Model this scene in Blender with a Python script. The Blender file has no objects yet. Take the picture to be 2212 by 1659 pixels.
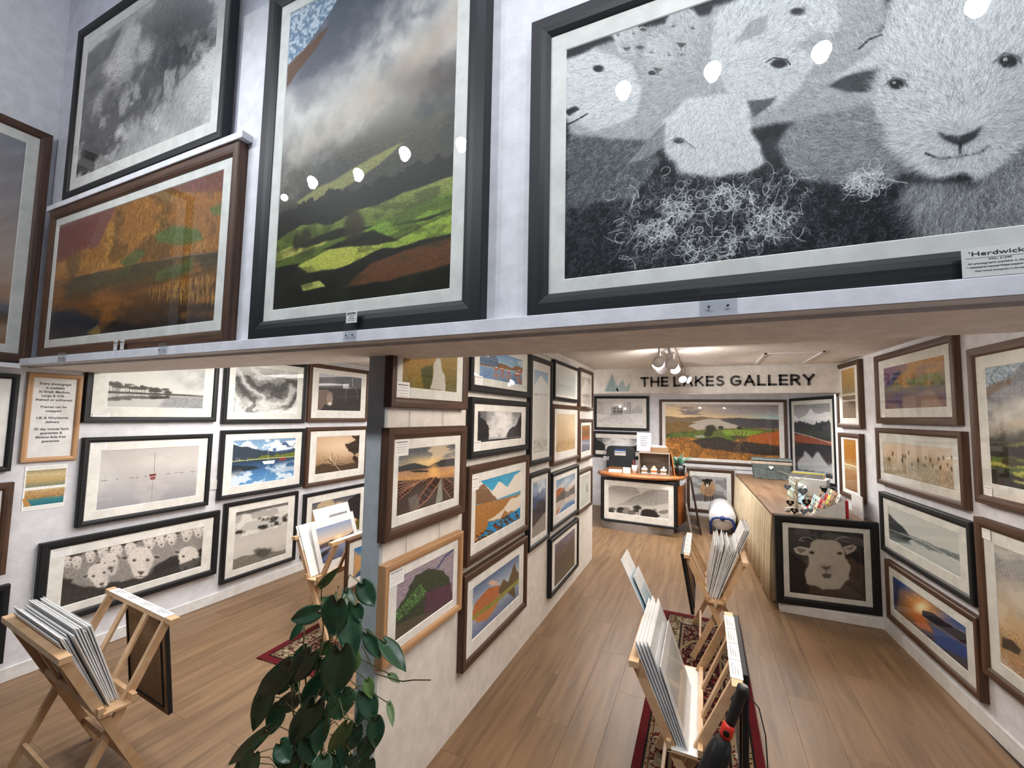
import bpy, bmesh, math, random
import numpy as np
from mathutils import Vector, Matrix, Euler

random.seed(7)
SC = bpy.context.scene
COL = SC.collection
PI = math.pi

# ------------------------------------------------------------------ camera
cam_d = bpy.data.cameras.new('camera')
cam_d.lens = 14.995
cam_d.sensor_width = 36.0
cam_d.clip_start = 0.05
cam = bpy.data.objects.new('camera', cam_d)
COL.objects.link(cam)
_y, _p, _r = math.radians(24.19), math.radians(4.18), math.radians(-1.05)
_R = Matrix.Rotation(_y, 3, 'Z') @ Matrix.Rotation(_p, 3, 'X') @ Matrix.Rotation(_r, 3, 'Y')
_cols = [_R.col[0], _R.col[2], -_R.col[1]]
_M = Matrix((_cols[0], _cols[1], _cols[2])).transposed().to_4x4()
_M.translation = (0, 0, 1.7)
cam.matrix_world = _M
SC.camera = cam

# ------------------------------------------------------------------ world, exposure
w = bpy.data.worlds.new('world')
SC.world = w
w.use_nodes = True
w.node_tree.nodes['Background'].inputs[0].default_value = (0.55, 0.65, 0.85, 1)
w.node_tree.nodes['Background'].inputs[1].default_value = 0.06
SC.view_settings.view_transform = 'Standard'
SC.view_settings.look = 'None'
SC.view_settings.gamma = 1.0
SC.view_settings.exposure = 0.25
SC.view_settings.use_curve_mapping = False
SC.cycles.max_bounces = 8
SC.cycles.diffuse_bounces = 4
SC.cycles.glossy_bounces = 3
SC.cycles.transparent_max_bounces = 12
SC.cycles.sample_clamp_indirect = 4.0
SC.cycles.caustics_reflective = False
SC.cycles.caustics_refractive = False

# ------------------------------------------------------------------ lights
def area(name, loc, size, power, color, rot=(0, 0, 0), sy=None, spread=180):
    d = bpy.data.lights.new(name, 'AREA')
    d.energy = power
    d.color = color
    d.size = size
    if sy:
        d.shape = 'RECTANGLE'
        d.size_y = sy
    d.spread = math.radians(spread)
    o = bpy.data.objects.new(name, d)
    COL.objects.link(o)
    o.location = loc
    o.rotation_euler = rot
    return o

def spot(name, loc, aim, power, color, angle=100, blend=0.8, radius=0.03):
    d = bpy.data.lights.new(name, 'SPOT')
    d.energy = power
    d.color = color
    d.spot_size = math.radians(angle)
    d.spot_blend = blend
    d.shadow_soft_size = radius
    o = bpy.data.objects.new(name, d)
    COL.objects.link(o)
    o.location = loc
    o.rotation_euler = (Vector(aim) - Vector(loc)).to_track_quat('-Z', 'Y').to_euler()
    return o

WARM = (1.0, 0.90, 0.80)
NEUT = (1.0, 0.96, 0.92)
COOL = (0.91, 0.95, 1.0)
# lamps of the track under the lobby ceiling
LOBBY = [(-2.93, -0.03, 3.6), (-2.49, -0.09, 3.6), (-1.97, -0.01, 3.6), (-1.53, -0.08, 3.6),
         (-0.40, -0.01, 3.6), (0.07, -0.06, 3.6), (0.58, -0.14, 3.6), (1.16, -0.11, 3.6)]
for _i, _l in enumerate(LOBBY):
    spot('lobby_spot', (_l[0], _l[1] + 0.0, _l[2] - 0.03), (_l[0] * 0.85, 1.25, 1.9), 26, COOL, 125, 0.9, 0.03)
# unseen soft area lights added under the ceiling as general gallery fill
area('left_room_fill', (-2.5, 2.5, 2.235), 1.9, 42, NEUT, sy=0.5)
area('left_room_fill_far', (-2.5, 4.6, 2.235), 1.6, 30, NEUT, sy=0.5)
area('aisle_fill', (0.1, 2.3, 2.235), 1.4, 23, WARM, sy=0.4)
area('back_room_fill', (-0.2, 6.15, 2.235), 2.6, 100, NEUT, sy=0.5)
TRACK = [(-0.33, 3.62, 2.15, -0.7, 5.3, 2.05), (-0.22, 3.70, 2.14, 0.9, 5.3, 2.05), (-0.36, 3.82, 2.13, -1.2, 4.4, 1.2),
         (-0.22, 3.98, 2.12, 0.35, 2.6, 0.3), (-0.35, 4.0, 2.12, -1.2, 5.0, 1.0),
         (-0.20, 4.95, 2.12, 0.5, 3.0, 0.6), (-0.14, 5.05, 2.12, 1.3, 4.4, 1.4)]
for _t in TRACK:
    _d = (Vector(_t[3:]) - Vector(_t[:3])).normalized()
    _q = Vector(_t[:3]) + _d * 0.06
    spot('gallery_spot', _q, _t[3:], 17, WARM, 110, 0.8, 0.02)
spot('lobby_corner_fill', (-3.3, -0.06, 3.55), (-3.75, 1.1, 3.2), 17, NEUT, 150, 0.9, 0.03)  # added spot without a fixture, brightens the dark upper left corner
def fill_point(loc, power, color, r=0.04):
    d = bpy.data.lights.new('fill_point_light', 'POINT')
    d.energy = power; d.color = color; d.shadow_soft_size = r
    o = bpy.data.objects.new('fill_point_light', d); COL.objects.link(o); o.location = loc
# unseen point lights without fixtures, added behind the beam to brighten the ceiling
fill_point((-0.1, 1.75, 2.06), 9, WARM); fill_point((0.6, 1.75, 2.06), 6, WARM); fill_point((-2.6, 1.75, 2.06), 9, NEUT)
for _x, _w in ((-3.0, 5), (-1.1, 15), (0.8, 15)): fill_point((_x, 0.55, 4.45), _w, COOL, 0.02); fill_point((-2.4, 1.9, 1.99), 4, NEUT)  # added fill points for lobby and left room, no fixtures there

# ------------------------------------------------------------------ helpers
def link(o, parent=None):
    COL.objects.link(o)
    if parent is not None:
        o.parent = parent
    return o

def tag(o, label=None, cat=None, group=None, kind=None):
    if label: o['label'] = label
    if cat: o['category'] = cat
    if group: o['group'] = group
    if kind: o['kind'] = kind
    return o

def empty(name, loc, rz=0, label=None, cat=None, group=None):
    o = bpy.data.objects.new(name, None)
    link(o)
    o.empty_display_size = 0.1
    o.location = loc
    o.rotation_euler = (0, 0, rz)
    return tag(o, label, cat, group)

class MB:
    """collects boxes, bars, tubes and faces, then links them as one mesh object"""
    def __init__(s):
        s.v = []; s.f = []; s.uv = {}; s.sm = set()
    def add(s, vs, fs, smooth=False):
        n = len(s.v)
        s.v += [tuple(x) for x in vs]
        for f in fs:
            if smooth: s.sm.add(len(s.f))
            s.f.append(tuple(i + n for i in f))
        return s
    def box(s, x0, x1, y0, y1, z0, z1):
        vs = [(x0, y0, z0), (x1, y0, z0), (x1, y1, z0), (x0, y1, z0), (x0, y0, z1), (x1, y0, z1), (x1, y1, z1), (x0, y1, z1)]
        return s.add(vs, [(0, 3, 2, 1), (4, 5, 6, 7), (0, 1, 5, 4), (1, 2, 6, 5), (2, 3, 7, 6), (3, 0, 4, 7)])
    def cbox(s, x0, x1, y0, y1, z0, z1, b=0.003):
        """box with chamfered edges"""
        bm = bmesh.new()
        bmesh.ops.create_cube(bm, size=1)
        for v in bm.verts:
            v.co = Vector(((x0 + x1) / 2 + v.co.x * (x1 - x0), (y0 + y1) / 2 + v.co.y * (y1 - y0), (z0 + z1) / 2 + v.co.z * (z1 - z0)))
        bmesh.ops.bevel(bm, geom=bm.edges[:], offset=min(b, (x1 - x0) * .4, (y1 - y0) * .4, (z1 - z0) * .4), segments=1, affect='EDGES')
        bm.verts.index_update()
        s.add([v.co[:] for v in bm.verts], [tuple(v.index for v in f.verts) for f in bm.faces])
        bm.free()
        return s
    def bar(s, p, q, w, h, up=(0, 0, 1)):
        """rectangular bar from p to q, w across, h along up"""
        p, q = Vector(p), Vector(q)
        d = (q - p).normalized()
        up = Vector(up)
        a = d.cross(up)
        if a.length < 1e-4: a = d.cross(Vector((1, 0, 0)))
        a.normalize()
        b = a.cross(d).normalized()
        a *= w / 2; b *= h / 2
        vs = [p - a - b, p + a - b, p + a + b, p - a + b, q - a - b, q + a - b, q + a + b, q - a + b]
        return s.add(vs, [(0, 1, 2, 3), (7, 6, 5, 4), (0, 4, 5, 1), (1, 5, 6, 2), (2, 6, 7, 3), (3, 7, 4, 0)])
    def tube(s, pts, r, n=8, caps=True):
        pts = [Vector(p) for p in pts]
        rs = r if isinstance(r, (list, tuple)) else [r] * len(pts)
        rings = []
        prev = None
        for i, p in enumerate(pts):
            d = (pts[min(i + 1, len(pts) - 1)] - pts[max(i - 1, 0)])
            if d.length < 1e-9: d = Vector((0, 0, 1))
            d.normalize()
            if prev is None:
                a = d.orthogonal().normalized()
            else:
                a = (prev - d * prev.dot(d))
                a = a.normalized() if a.length > 1e-6 else d.orthogonal().normalized()
            prev = a
            b = d.cross(a)
            rings.append([p + (a * math.cos(2 * PI * k / n) + b * math.sin(2 * PI * k / n)) * rs[i] for k in range(n)])
        vs = [v for rg in rings for v in rg]
        fs = []
        for i in range(len(rings) - 1):
            for k in range(n):
                fs.append((i * n + k, i * n + (k + 1) % n, (i + 1) * n + (k + 1) % n, (i + 1) * n + k))
        s.add(vs, fs, True)
        if caps:
            m = len(s.v) - len(vs)
            s.f.append(tuple(m + k for k in reversed(range(n))))
            s.f.append(tuple(m + (len(rings) - 1) * n + k for k in range(n)))
        return s
    def lathe(s, prof, n=24, c=(0, 0, 0), axis='z'):
        vs = []
        for (r, h) in prof:
            for k in range(n):
                a = 2 * PI * k / n
                x, y = r * math.cos(a), r * math.sin(a)
                if axis == 'z': vs.append((c[0] + x, c[1] + y, c[2] + h))
                elif axis == 'y': vs.append((c[0] + x, c[1] + h, c[2] + y))
                else: vs.append((c[0] + h, c[1] + x, c[2] + y))
        fs = []
        for i in range(len(prof) - 1):
            for k in range(n):
                fs.append((i * n + k, i * n + (k + 1) % n, (i + 1) * n + (k + 1) % n, (i + 1) * n + k))
        return s.add(vs, fs, True)
    def prism(s, poly, z0, z1, M=None):
        n = len(poly)
        vs = [(x, y, z0) for x, y in poly] + [(x, y, z1) for x, y in poly]
        if M is not None: vs = [M @ Vector(v) for v in vs]
        fs = [tuple(reversed(range(n))), tuple(range(n, 2 * n))] + [(i, (i + 1) % n, n + (i + 1) % n, n + i) for i in range(n)]
        return s.add(vs, fs)
    def xf(s, M):
        s.v = [tuple(M @ Vector(v)) for v in s.v]
        return s
    def mesh(s, name, mat=None, fixn=True):
        me = bpy.data.meshes.new(name)
        me.from_pydata(s.v, [], s.f)
        if s.sm:
            me.polygons.foreach_set('use_smooth', [i in s.sm for i in range(len(s.f))])
        if s.uv:
            l = me.uv_layers.new(name='UVMap')
            for pi, uvs in s.uv.items():
                p = me.polygons[pi]
                for k, li in enumerate(p.loop_indices): l.data[li].uv = uvs[k]
        if fixn:
            bm = bmesh.new(); bm.from_mesh(me)
            bmesh.ops.recalc_face_normals(bm, faces=bm.faces[:])
            bm.to_mesh(me); bm.free()
        if mat: me.materials.append(mat)
        me.update()
        return me
    def build(s, name, mat, parent=None, fixn=True):
        o = bpy.data.objects.new(name, s.mesh(name, mat, fixn))
        return link(o, parent)

def struct(name, mb, mat):
    o = mb.build(name, mat)
    o['kind'] = 'structure'
    return o

# ------------------------------------------------------------------ materials
def s2l(c):
    return tuple((x / 12.92 if x <= 0.04045 else ((x + 0.055) / 1.055) ** 2.4) for x in c)

def new_mat(name):
    m = bpy.data.materials.new(name)
    m.use_nodes = True
    nt = m.node_tree
    b = nt.nodes['Principled BSDF']
    return m, nt, b

def ramp_mat(name, c1, c2, rough=0.5, scale=(6, 6, 6), detail=6, lo=0.3, hi=0.7, bump=0.0, coord='Object', metallic=0, spec=0.5, rnd=False, rvar=0.0, bscale=None, coat=0):
    """two colours mixed by noise over the object's own coordinates"""
    m, nt, b = new_mat(name)
    N = nt.nodes; L = nt.links
    tc = N.new('ShaderNodeTexCoord')
    mp = N.new('ShaderNodeMapping')
    mp.inputs['Scale'].default_value = scale
    L.new(tc.outputs[coord], mp.inputs['Vector'])
    src = mp.outputs['Vector']
    if rnd:
        oi = N.new('ShaderNodeObjectInfo')
        mu = N.new('ShaderNodeMath'); mu.operation = 'MULTIPLY'; mu.inputs[1].default_value = 57.0
        L.new(oi.outputs['Random'], mu.inputs[0])
        va = N.new('ShaderNodeVectorMath'); va.operation = 'ADD'
        L.new(src, va.inputs[0]); L.new(mu.outputs[0], va.inputs[1])
        src = va.outputs[0]
    nz = N.new('ShaderNodeTexNoise')
    nz.inputs['Scale'].default_value = 1.0
    nz.inputs['Detail'].default_value = detail
    nz.inputs['Roughness'].default_value = 0.6
    L.new(src, nz.inputs['Vector'])
    cr = N.new('ShaderNodeValToRGB')
    cr.color_ramp.elements[0].position = lo
    cr.color_ramp.elements[1].position = hi
    cr.color_ramp.elements[0].color = (*s2l(c1), 1)
    cr.color_ramp.elements[1].color = (*s2l(c2), 1)
    L.new(nz.outputs['Fac'], cr.inputs[0])
    out = cr.outputs[0]
    if rvar > 0:
        hs = N.new('ShaderNodeHueSaturation')
        oi2 = N.new('ShaderNodeObjectInfo')
        mr = N.new('ShaderNodeMapRange')
        mr.inputs['To Min'].default_value = 1 - rvar
        mr.inputs['To Max'].default_value = 1 + rvar
        L.new(oi2.outputs['Random'], mr.inputs['Value'])
        L.new(mr.outputs[0], hs.inputs['Value'])
        L.new(out, hs.inputs['Color'])
        out = hs.outputs[0]
    L.new(out, b.inputs['Base Color'])
    b.inputs['Roughness'].default_value = rough
    b.inputs['Metallic'].default_value = metallic
    b.inputs['Specular IOR Level'].default_value = spec
    if coat:
        b.inputs['Coat Weight'].default_value = coat
        b.inputs['Coat Roughness'].default_value = 0.05
    if bump:
        bp = N.new('ShaderNodeBump')
        bp.inputs['Strength'].default_value = bump
        bp.inputs['Distance'].default_value = 0.002
        if bscale:
            n2 = N.new('ShaderNodeTexNoise'); n2.inputs['Scale'].default_value = bscale; n2.inputs['Detail'].default_value = 4
            L.new(tc.outputs[coord], n2.inputs['Vector']); L.new(n2.outputs['Fac'], bp.inputs['Height'])
        else:
            L.new(nz.outputs['Fac'], bp.inputs['Height'])
        L.new(bp.outputs[0], b.inputs['Normal'])
    return m

def flat(name, c, rough=0.5, **k):
    d = [max(0, x * 0.93) for x in c]
    return ramp_mat(name, d, c, rough, (14, 14, 14), 3, 0.35, 0.65, **k)

def emit(name, c, s):
    m, nt, b = new_mat(name)
    b.inputs['Base Color'].default_value = (0, 0, 0, 1)
    b.inputs['Emission Color'].default_value = (*c, 1)
    b.inputs['Emission Strength'].default_value = s
    return m

def clear_mat(name, tint=(1, 1, 1), ior=1.5, rough=0.0, mn=0.0):
    m, nt, b = new_mat(name)
    N = nt.nodes; L = nt.links
    N.remove(b)
    fr = N.new('ShaderNodeFresnel')
    ge = N.new('ShaderNodeNewGeometry')
    mr = N.new('ShaderNodeMapRange'); mr.inputs['To Min'].default_value = ior; mr.inputs['To Max'].default_value = 1 / ior
    L.new(ge.outputs['Backfacing'], mr.inputs['Value']); L.new(mr.outputs[0], fr.inputs['IOR'])
    ad = N.new('ShaderNodeMath'); ad.operation = 'ADD'; ad.inputs[1].default_value = mn; ad.use_clamp = True
    L.new(fr.outputs[0], ad.inputs[0])
    tr = N.new('ShaderNodeBsdfTransparent'); tr.inputs[0].default_value = (*tint, 1)
    gl = N.new('ShaderNodeBsdfGlossy'); gl.inputs['Roughness'].default_value = rough
    mx = N.new('ShaderNodeMixShader')
    L.new(ad.outputs[0], mx.inputs[0]); L.new(tr.outputs[0], mx.inputs[1]); L.new(gl.outputs[0], mx.inputs[2])
    L.new(mx.outputs[0], N['Material Output'].inputs[0])
    return m

M = {}
M['wall'] = flat('white_wall_paint', (0.87, 0.875, 0.90), 0.75, bump=0.25, bscale=90)
M['upper'] = flat('lobby_wall_paint', (0.80, 0.81, 0.86), 0.75, bump=0.25, bscale=90)
M['ceil'] = flat('ceiling_paint', (0.93, 0.915, 0.90), 0.8, bump=0.15, bscale=40)
M['beam'] = flat('beam_soffit_paint', (0.93, 0.90, 0.88), 0.7)
M['trimw'] = flat('white_gloss_trim', (0.88, 0.88, 0.88), 0.4)
M['post'] = flat('post_paint', (0.70, 0.73, 0.745), 0.6)
M['bulk'] = flat('bulkhead_paint', (0.95, 0.945, 0.935), 0.7)
M['partw'] = flat('partition_paint', (0.90, 0.88, 0.85), 0.7, bump=0.2, bscale=60)
M['plank'] = ramp_mat('laminate_oak', (0.38, 0.288, 0.20), (0.53, 0.42, 0.305), 0.40, (22, 1.6, 9), 9, 0.28, 0.70, bump=0.05, rnd=True, rvar=0.05)
M['sub'] = flat('subfloor', (0.25, 0.19, 0.15), 0.8)
M['beech'] = ramp_mat('beech_wood', (0.73, 0.58, 0.43), (0.83, 0.70, 0.55), 0.45, (14, 14, 14), 5, rnd=True, rvar=0.04)
M['orange'] = ramp_mat('varnished_cherry_wood', (0.55, 0.33, 0.18), (0.69, 0.46, 0.28), 0.3, (3, 30, 30), 5)
M['orangep'] = ramp_mat('varnished_cherry_panel', (0.62, 0.36, 0.17), (0.72, 0.44, 0.22), 0.35, (3, 3, 12), 4)
def rail_wood(name, c1, c2, rough=0.5, spec=0.4):
    m = ramp_mat(name, c1, c2, rough, (3.5, 90, 1), 6, 0.3, 0.72, bump=0.25, coord='UV', spec=spec, rnd=True, rvar=0.06)
    return m
M['fbrown'] = rail_wood('dark_walnut_moulding', (0.19, 0.125, 0.09), (0.37, 0.26, 0.19))
M['fblack'] = rail_wood('black_stained_moulding', (0.055, 0.06, 0.07), (0.10, 0.11, 0.125), 0.5, 0.35)
M['foak'] = rail_wood('light_oak_moulding', (0.62, 0.46, 0.31), (0.76, 0.60, 0.44))
M['mat'] = flat('off_white_mount_board', (0.90, 0.895, 0.875), 0.8)
M['matc'] = flat('bevel_cut_core', (0.97, 0.97, 0.96), 0.8)
M['back'] = ramp_mat('brown_backing_board', (0.42, 0.31, 0.20), (0.52, 0.40, 0.27), 0.8)
M['glass'] = clear_mat('picture_glass', (0.97, 0.985, 0.98))
M['acryl'] = clear_mat('clear_acrylic', (0.96, 0.97, 0.98), 1.5, 0.02, 0.02)
M['sleeve'] = clear_mat('clear_sleeve_film', (0.96, 0.97, 0.98), 1.5, 0.12, 0.05)
M['paper'] = flat('white_paper', (0.87, 0.87, 0.86), 0.7)
M['card'] = flat('white_card', (0.88, 0.88, 0.875), 0.65)
M['pboard'] = flat('white_print_board', (0.95, 0.95, 0.945), 0.6)
M['black'] = flat('black_plastic', (0.05, 0.05, 0.06), 0.4)
M['ink'] = flat('dark_ink', (0.12, 0.12, 0.13), 0.6)
M['greyink'] = flat('grey_ink', (0.42, 0.43, 0.45), 0.7)
M['steel'] = flat('brushed_steel', (0.62, 0.60, 0.585), 0.35, metallic=0.35)
M['screw'] = flat('screw_metal', (0.35, 0.36, 0.38), 0.3, metallic=1.0)
M['dark'] = flat('near_black_laminate', (0.10, 0.07, 0.07), 0.45)
M['lamp'] = emit('lamp_lens', (1, 0.97, 0.93), 30)
M['lampc'] = emit('lobby_lamp_lens', (0.95, 0.98, 1), 60)
M['lampbody'] = flat('white_lamp_housing', (0.78, 0.76, 0.76), 0.4)

def image_mat(name, arr, rough=0.35, coat=0.0, spec=0.3):
    """material showing picture print computed in this script (array is h x w x 3, sRGB, top row first)"""
    h, wd = arr.shape[:2]
    im = bpy.data.images.new(name, wd, h)
    px = np.ones((h, wd, 4), np.float32)
    px[..., :3] = np.clip(arr, 0, 1)[::-1]
    im.pixels.foreach_set(px.ravel())
    im.update()
    im.pack()
    m, nt, b = new_mat(name)
    t = nt.nodes.new('ShaderNodeTexImage')
    t.image = im
    t.extension = 'EXTEND'
    nt.links.new(t.outputs[0], b.inputs['Base Color'])
    b.inputs['Roughness'].default_value = rough
    b.inputs['Specular IOR Level'].default_value = spec
    if coat:
        b.inputs['Coat Weight'].default_value = coat
        b.inputs['Coat Roughness'].default_value = 0.03
    return m
# ------------------------------------------------------------------ picture prints, painted with noise, polygons and strokes
def hx(c):
    return np.array([int(c[i:i + 2], 16) / 255 for i in (0, 2, 4)], np.float32) if isinstance(c, str) else np.array(c, np.float32)

def vnoise(h, wd, sy, sx, rng):
    g = rng.random((int(sy) + 3, int(sx) + 3)).astype(np.float32)
    y = np.linspace(0, sy, h, dtype=np.float32); x = np.linspace(0, sx, wd, dtype=np.float32)
    yi = y.astype(int); xi = x.astype(int)
    fy = y - yi; fx = x - xi
    fy = (fy * fy * (3 - 2 * fy))[:, None]; fx = (fx * fx * (3 - 2 * fx))[None]
    a = g[yi][:, xi]; b = g[yi][:, xi + 1]; c = g[yi + 1][:, xi]; d = g[yi + 1][:, xi + 1]
    return (a * (1 - fx) + b * fx) * (1 - fy) + (c * (1 - fx) + d * fx) * fy

def sstep(a, b, x):
    t = np.clip((x - a) / (b - a), 0, 1)
    return t * t * (3 - 2 * t)

class Art:
    def __init__(s, wd, h, corners=None, seed=1):
        s.w, s.h = wd, h
        s.rng = np.random.default_rng(seed)
        s.c = np.zeros((h, wd, 3), np.float32)
        s.Y, s.X = np.mgrid[0:h, 0:wd].astype(np.float32)
        s.U = s.X / wd; s.V = s.Y / h
        s.H = None
        if corners:
            A = []; B = []
            for (x, y), (u, v) in zip(corners, [(0, 0), (1, 0), (1, 1), (0, 1)]):
                A.append([x, y, 1, 0, 0, 0, -u * x, -u * y]); B.append(u)
                A.append([0, 0, 0, x, y, 1, -v * x, -v * y]); B.append(v)
            s.H = np.append(np.linalg.solve(np.array(A, float), np.array(B, float)), 1).reshape(3, 3)
    def P(s, pts):
        """sketch coordinates -> pixels of the print"""
        p = np.array(pts, float).reshape(-1, 2)
        if s.H is not None:
            q = np.c_[p, np.ones(len(p))] @ s.H.T
            p = q[:, :2] / q[:, 2:]
        return p * [s.w, s.h]
    def fbm(s, sx, sy, o=5, gain=0.55):
        t = np.zeros((s.h, s.w), np.float32); a = 1; n = 0
        for i in range(o):
            if sx * 2 ** i > s.w or sy * 2 ** i > s.h * 1.5: break
            t += a * vnoise(s.h, s.w, sy * 2 ** i, sx * 2 ** i, s.rng); n += a; a *= gain
        t /= n
        lo, hi = np.percentile(t, 2), np.percentile(t, 98)
        return np.clip((t - lo) / (hi - lo + 1e-6), 0, 1)
    def grad(s, stops, field=None):
        """stops: [(t, colour)...] over field (default: top to bottom)"""
        f = s.V if field is None else field
        ts = [t for t, _ in stops]; cs = np.array([hx(c) for _, c in stops])
        return np.stack([np.interp(f, ts, cs[:, k]) for k in range(3)], -1).astype(np.float32)
    def mix(s, m, col):
        m = np.clip(m, 0, 1)[..., None]
        col = col if isinstance(col, np.ndarray) and col.ndim == 3 else hx(col)
        s.c = s.c * (1 - m) + col * m
        return s
    def line_y(s, pts, rough=0, oct_=6, sc=6):
        p = s.P(pts); o = np.argsort(p[:, 0])
        y = np.interp(np.arange(s.w), p[o, 0], p[o, 1])
        if rough:
            t = 0; a = 1
            for i in range(oct_):
                k = sc * 2 ** i
                if k > s.w: break
                t = t + a * (np.interp(np.linspace(0, k, s.w), np.arange(k + 1), s.rng.random(k + 1)) - 0.5); a *= 0.55
            y = y + t * rough * s.h
        return y[None].astype(np.float32)
    def below(s, pts, col, rough=0.0, soft=1.5, alpha=1, sc=6, to=None):
        """fill everything under the line"""
        y = s.line_y(pts, rough, sc=sc)
        m = sstep(0, soft, s.Y - y) * alpha
        if to is not None:
            m = m * (1 - sstep(0, soft, s.Y - s.line_y(to, 0)))
        s.mix(m, col)
        return m
    def pmask(s, pts, soft=0, wob=0):
        p = s.P(pts)
        X, Y = s.X, s.Y
        if wob:
            X = X + (s.fbm(8, 8, 4) - .5) * wob; Y = Y + (s.fbm(8, 8, 4) - .5) * wob
        pad = 3 + int(wob) + int(soft)
        x0, x1 = max(0, int(p[:, 0].min()) - pad), min(s.w, int(p[:, 0].max()) + pad)
        y0, y1 = max(0, int(p[:, 1].min()) - pad), min(s.h, int(p[:, 1].max()) + pad)
        m = np.zeros((s.h, s.w), np.float32)
        if x1 <= x0 or y1 <= y0: return m
        xs = X[y0:y1, x0:x1]; ys = Y[y0:y1, x0:x1]
        ins = np.zeros(xs.shape, bool)
        n = len(p)
        for i in range(n):
            ax, ay = p[i]; bx, by = p[(i + 1) % n]
            if ay == by: continue
            c = (ys < ay) != (ys < by)
            ins ^= c & (xs < (bx - ax) * (ys - ay) / (by - ay) + ax)
        m[y0:y1, x0:x1] = ins
        if soft: m = blur(m, soft)
        return m
    def poly(s, pts, col, soft=0, alpha=1, wob=0):
        m = s.pmask(pts, soft, wob) * alpha
        s.mix(m, col)
        return m
    def ell(s, cx, cy, rx, ry, col=None, ang=0, soft=0.1, alpha=1, wob=0):
        """ellipse in sketch coordinates"""
        c = s.P([(cx, cy), (cx + rx * math.cos(ang), cy + rx * math.sin(ang)), (cx - ry * math.sin(ang), cy + ry * math.cos(ang))])
        a = c[1] - c[0]; b = c[2] - c[0]
        D = a[0] * b[1] - a[1] * b[0]
        dx = s.X - c[0, 0]; dy = s.Y - c[0, 1]
        p = (dx * b[1] - dy * b[0]) / D; q = (dy * a[0] - dx * a[1]) / D
        r = np.sqrt(p * p + q * q)
        if wob: r = r + (s.fbm(10, 10, 4) - .5) * wob
        m = (1 - sstep(1 - soft, 1 + soft, r)) * alpha
        if col is not None: s.mix(m, col)
        return m
    def line(s, pts, wd, col, alpha=1):
        p = s.P(pts)
        for i in range(len(p) - 1):
            a, b = p[i], p[i + 1]
            x0, x1 = int(max(0, min(a[0], b[0]) - wd - 2)), int(min(s.w, max(a[0], b[0]) + wd + 3))
            y0, y1 = int(max(0, min(a[1], b[1]) - wd - 2)), int(min(s.h, max(a[1], b[1]) + wd + 3))
            if x1 <= x0 or y1 <= y0: continue
            X = s.X[y0:y1, x0:x1]; Y = s.Y[y0:y1, x0:x1]
            d = b - a; L = (d ** 2).sum() + 1e-6
            t = np.clip(((X - a[0]) * d[0] + (Y - a[1]) * d[1]) / L, 0, 1)
            r = np.hypot(X - a[0] - t * d[0], Y - a[1] - t * d[1])
            m = (1 - sstep(wd / 2 - .6, wd / 2 + .6, r))[..., None] * alpha
            s.c[y0:y1, x0:x1] = s.c[y0:y1, x0:x1] * (1 - m) + hx(col) * m
        return s
    def strokes(s, mask, n, length, ang, c1, c2, curl=0.0, alpha=0.7, jit=0.4, wd=1, angf=None):
        """many short hair or grass strokes that start inside the mask"""
        ys, xs = np.nonzero(mask > 0.5)
        if len(ys) == 0: return s
        k = s.rng.integers(0, len(ys), n)
        x = xs[k].astype(np.float32); y = ys[k].astype(np.float32)
        th = (angf[ys[k], xs[k]] if angf is not None else ang) + s.rng.normal(0, jit, n)
        cu = s.rng.normal(0, 1, n) * curl
        t = s.rng.random(n)[:, None]
        col = hx(c1) * (1 - t) + hx(c2) * t
        L = (length * (0.5 + s.rng.random(n))).astype(int)
        for i in range(int(length * 1.5)):
            on = i < L
            xi = x.astype(int); yi = y.astype(int)
            for ox in range(wd):
                for oy in range(wd):
                    ok = on & (xi + ox >= 0) & (xi + ox < s.w) & (yi + oy >= 0) & (yi + oy < s.h)
                    a = alpha * (1 - 0.5 * i / (length * 1.5))
                    s.c[yi[ok] + oy, xi[ok] + ox] = s.c[yi[ok] + oy, xi[ok] + ox] * (1 - a) + col[ok] * a
            x += np.cos(th); y += np.sin(th); th += cu
        return s
    def fur(s, mask, n, length, ang, con=0.2, curl=0.0, jit=0.4, alpha=0.7, angf=None, bias=0.0):
        """strokes that carry the colour found where they start, lightened or darkened"""
        ys, xs = np.nonzero(mask > 0.5)
        if len(ys) == 0: return s
        k = s.rng.integers(0, len(ys), n)
        y = ys[k].astype(np.float32); x = xs[k].astype(np.float32)
        col = np.clip(s.c[ys[k], xs[k]] * (1 + bias + s.rng.normal(0, con, (n, 1))), 0, 1)
        th = (angf[ys[k], xs[k]] if angf is not None else ang) + s.rng.normal(0, jit, n)
        cu = s.rng.normal(0, 1, n) * curl
        for i in range(int(length)):
            xi = np.clip(x, 0, s.w - 1).astype(int); yi = np.clip(y, 0, s.h - 1).astype(int)
            a = alpha * (1 - .6 * i / length)
            s.c[yi, xi] = s.c[yi, xi] * (1 - a) + col * a
            x += np.cos(th); y += np.sin(th); th += cu
        return s
    def gray(s, warm=0.0):
        g = s.c @ np.array([.3, .59, .11], np.float32)
        s.c = np.stack([g * (1 + warm), g, g * (1 - warm)], -1)
        return s
    def reflect(s, v0, depth=1.0, dark=0.85, ripple=3):
        """mirror what is above the water line v0 into what lies below it"""
        y0 = int(v0 * s.h)
        n = s.h - y0
        src = y0 - 1 - (np.arange(n) / depth).astype(int)
        src = np.clip(src, 0, y0 - 1)
        rp = (s.rng.normal(0, 1, n) * ripple * np.linspace(.3, 1, n)).astype(int)
        for i in range(n):
            s.c[y0 + i] = np.roll(s.c[src[i]], rp[i], 0) * dark
        return s

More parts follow.
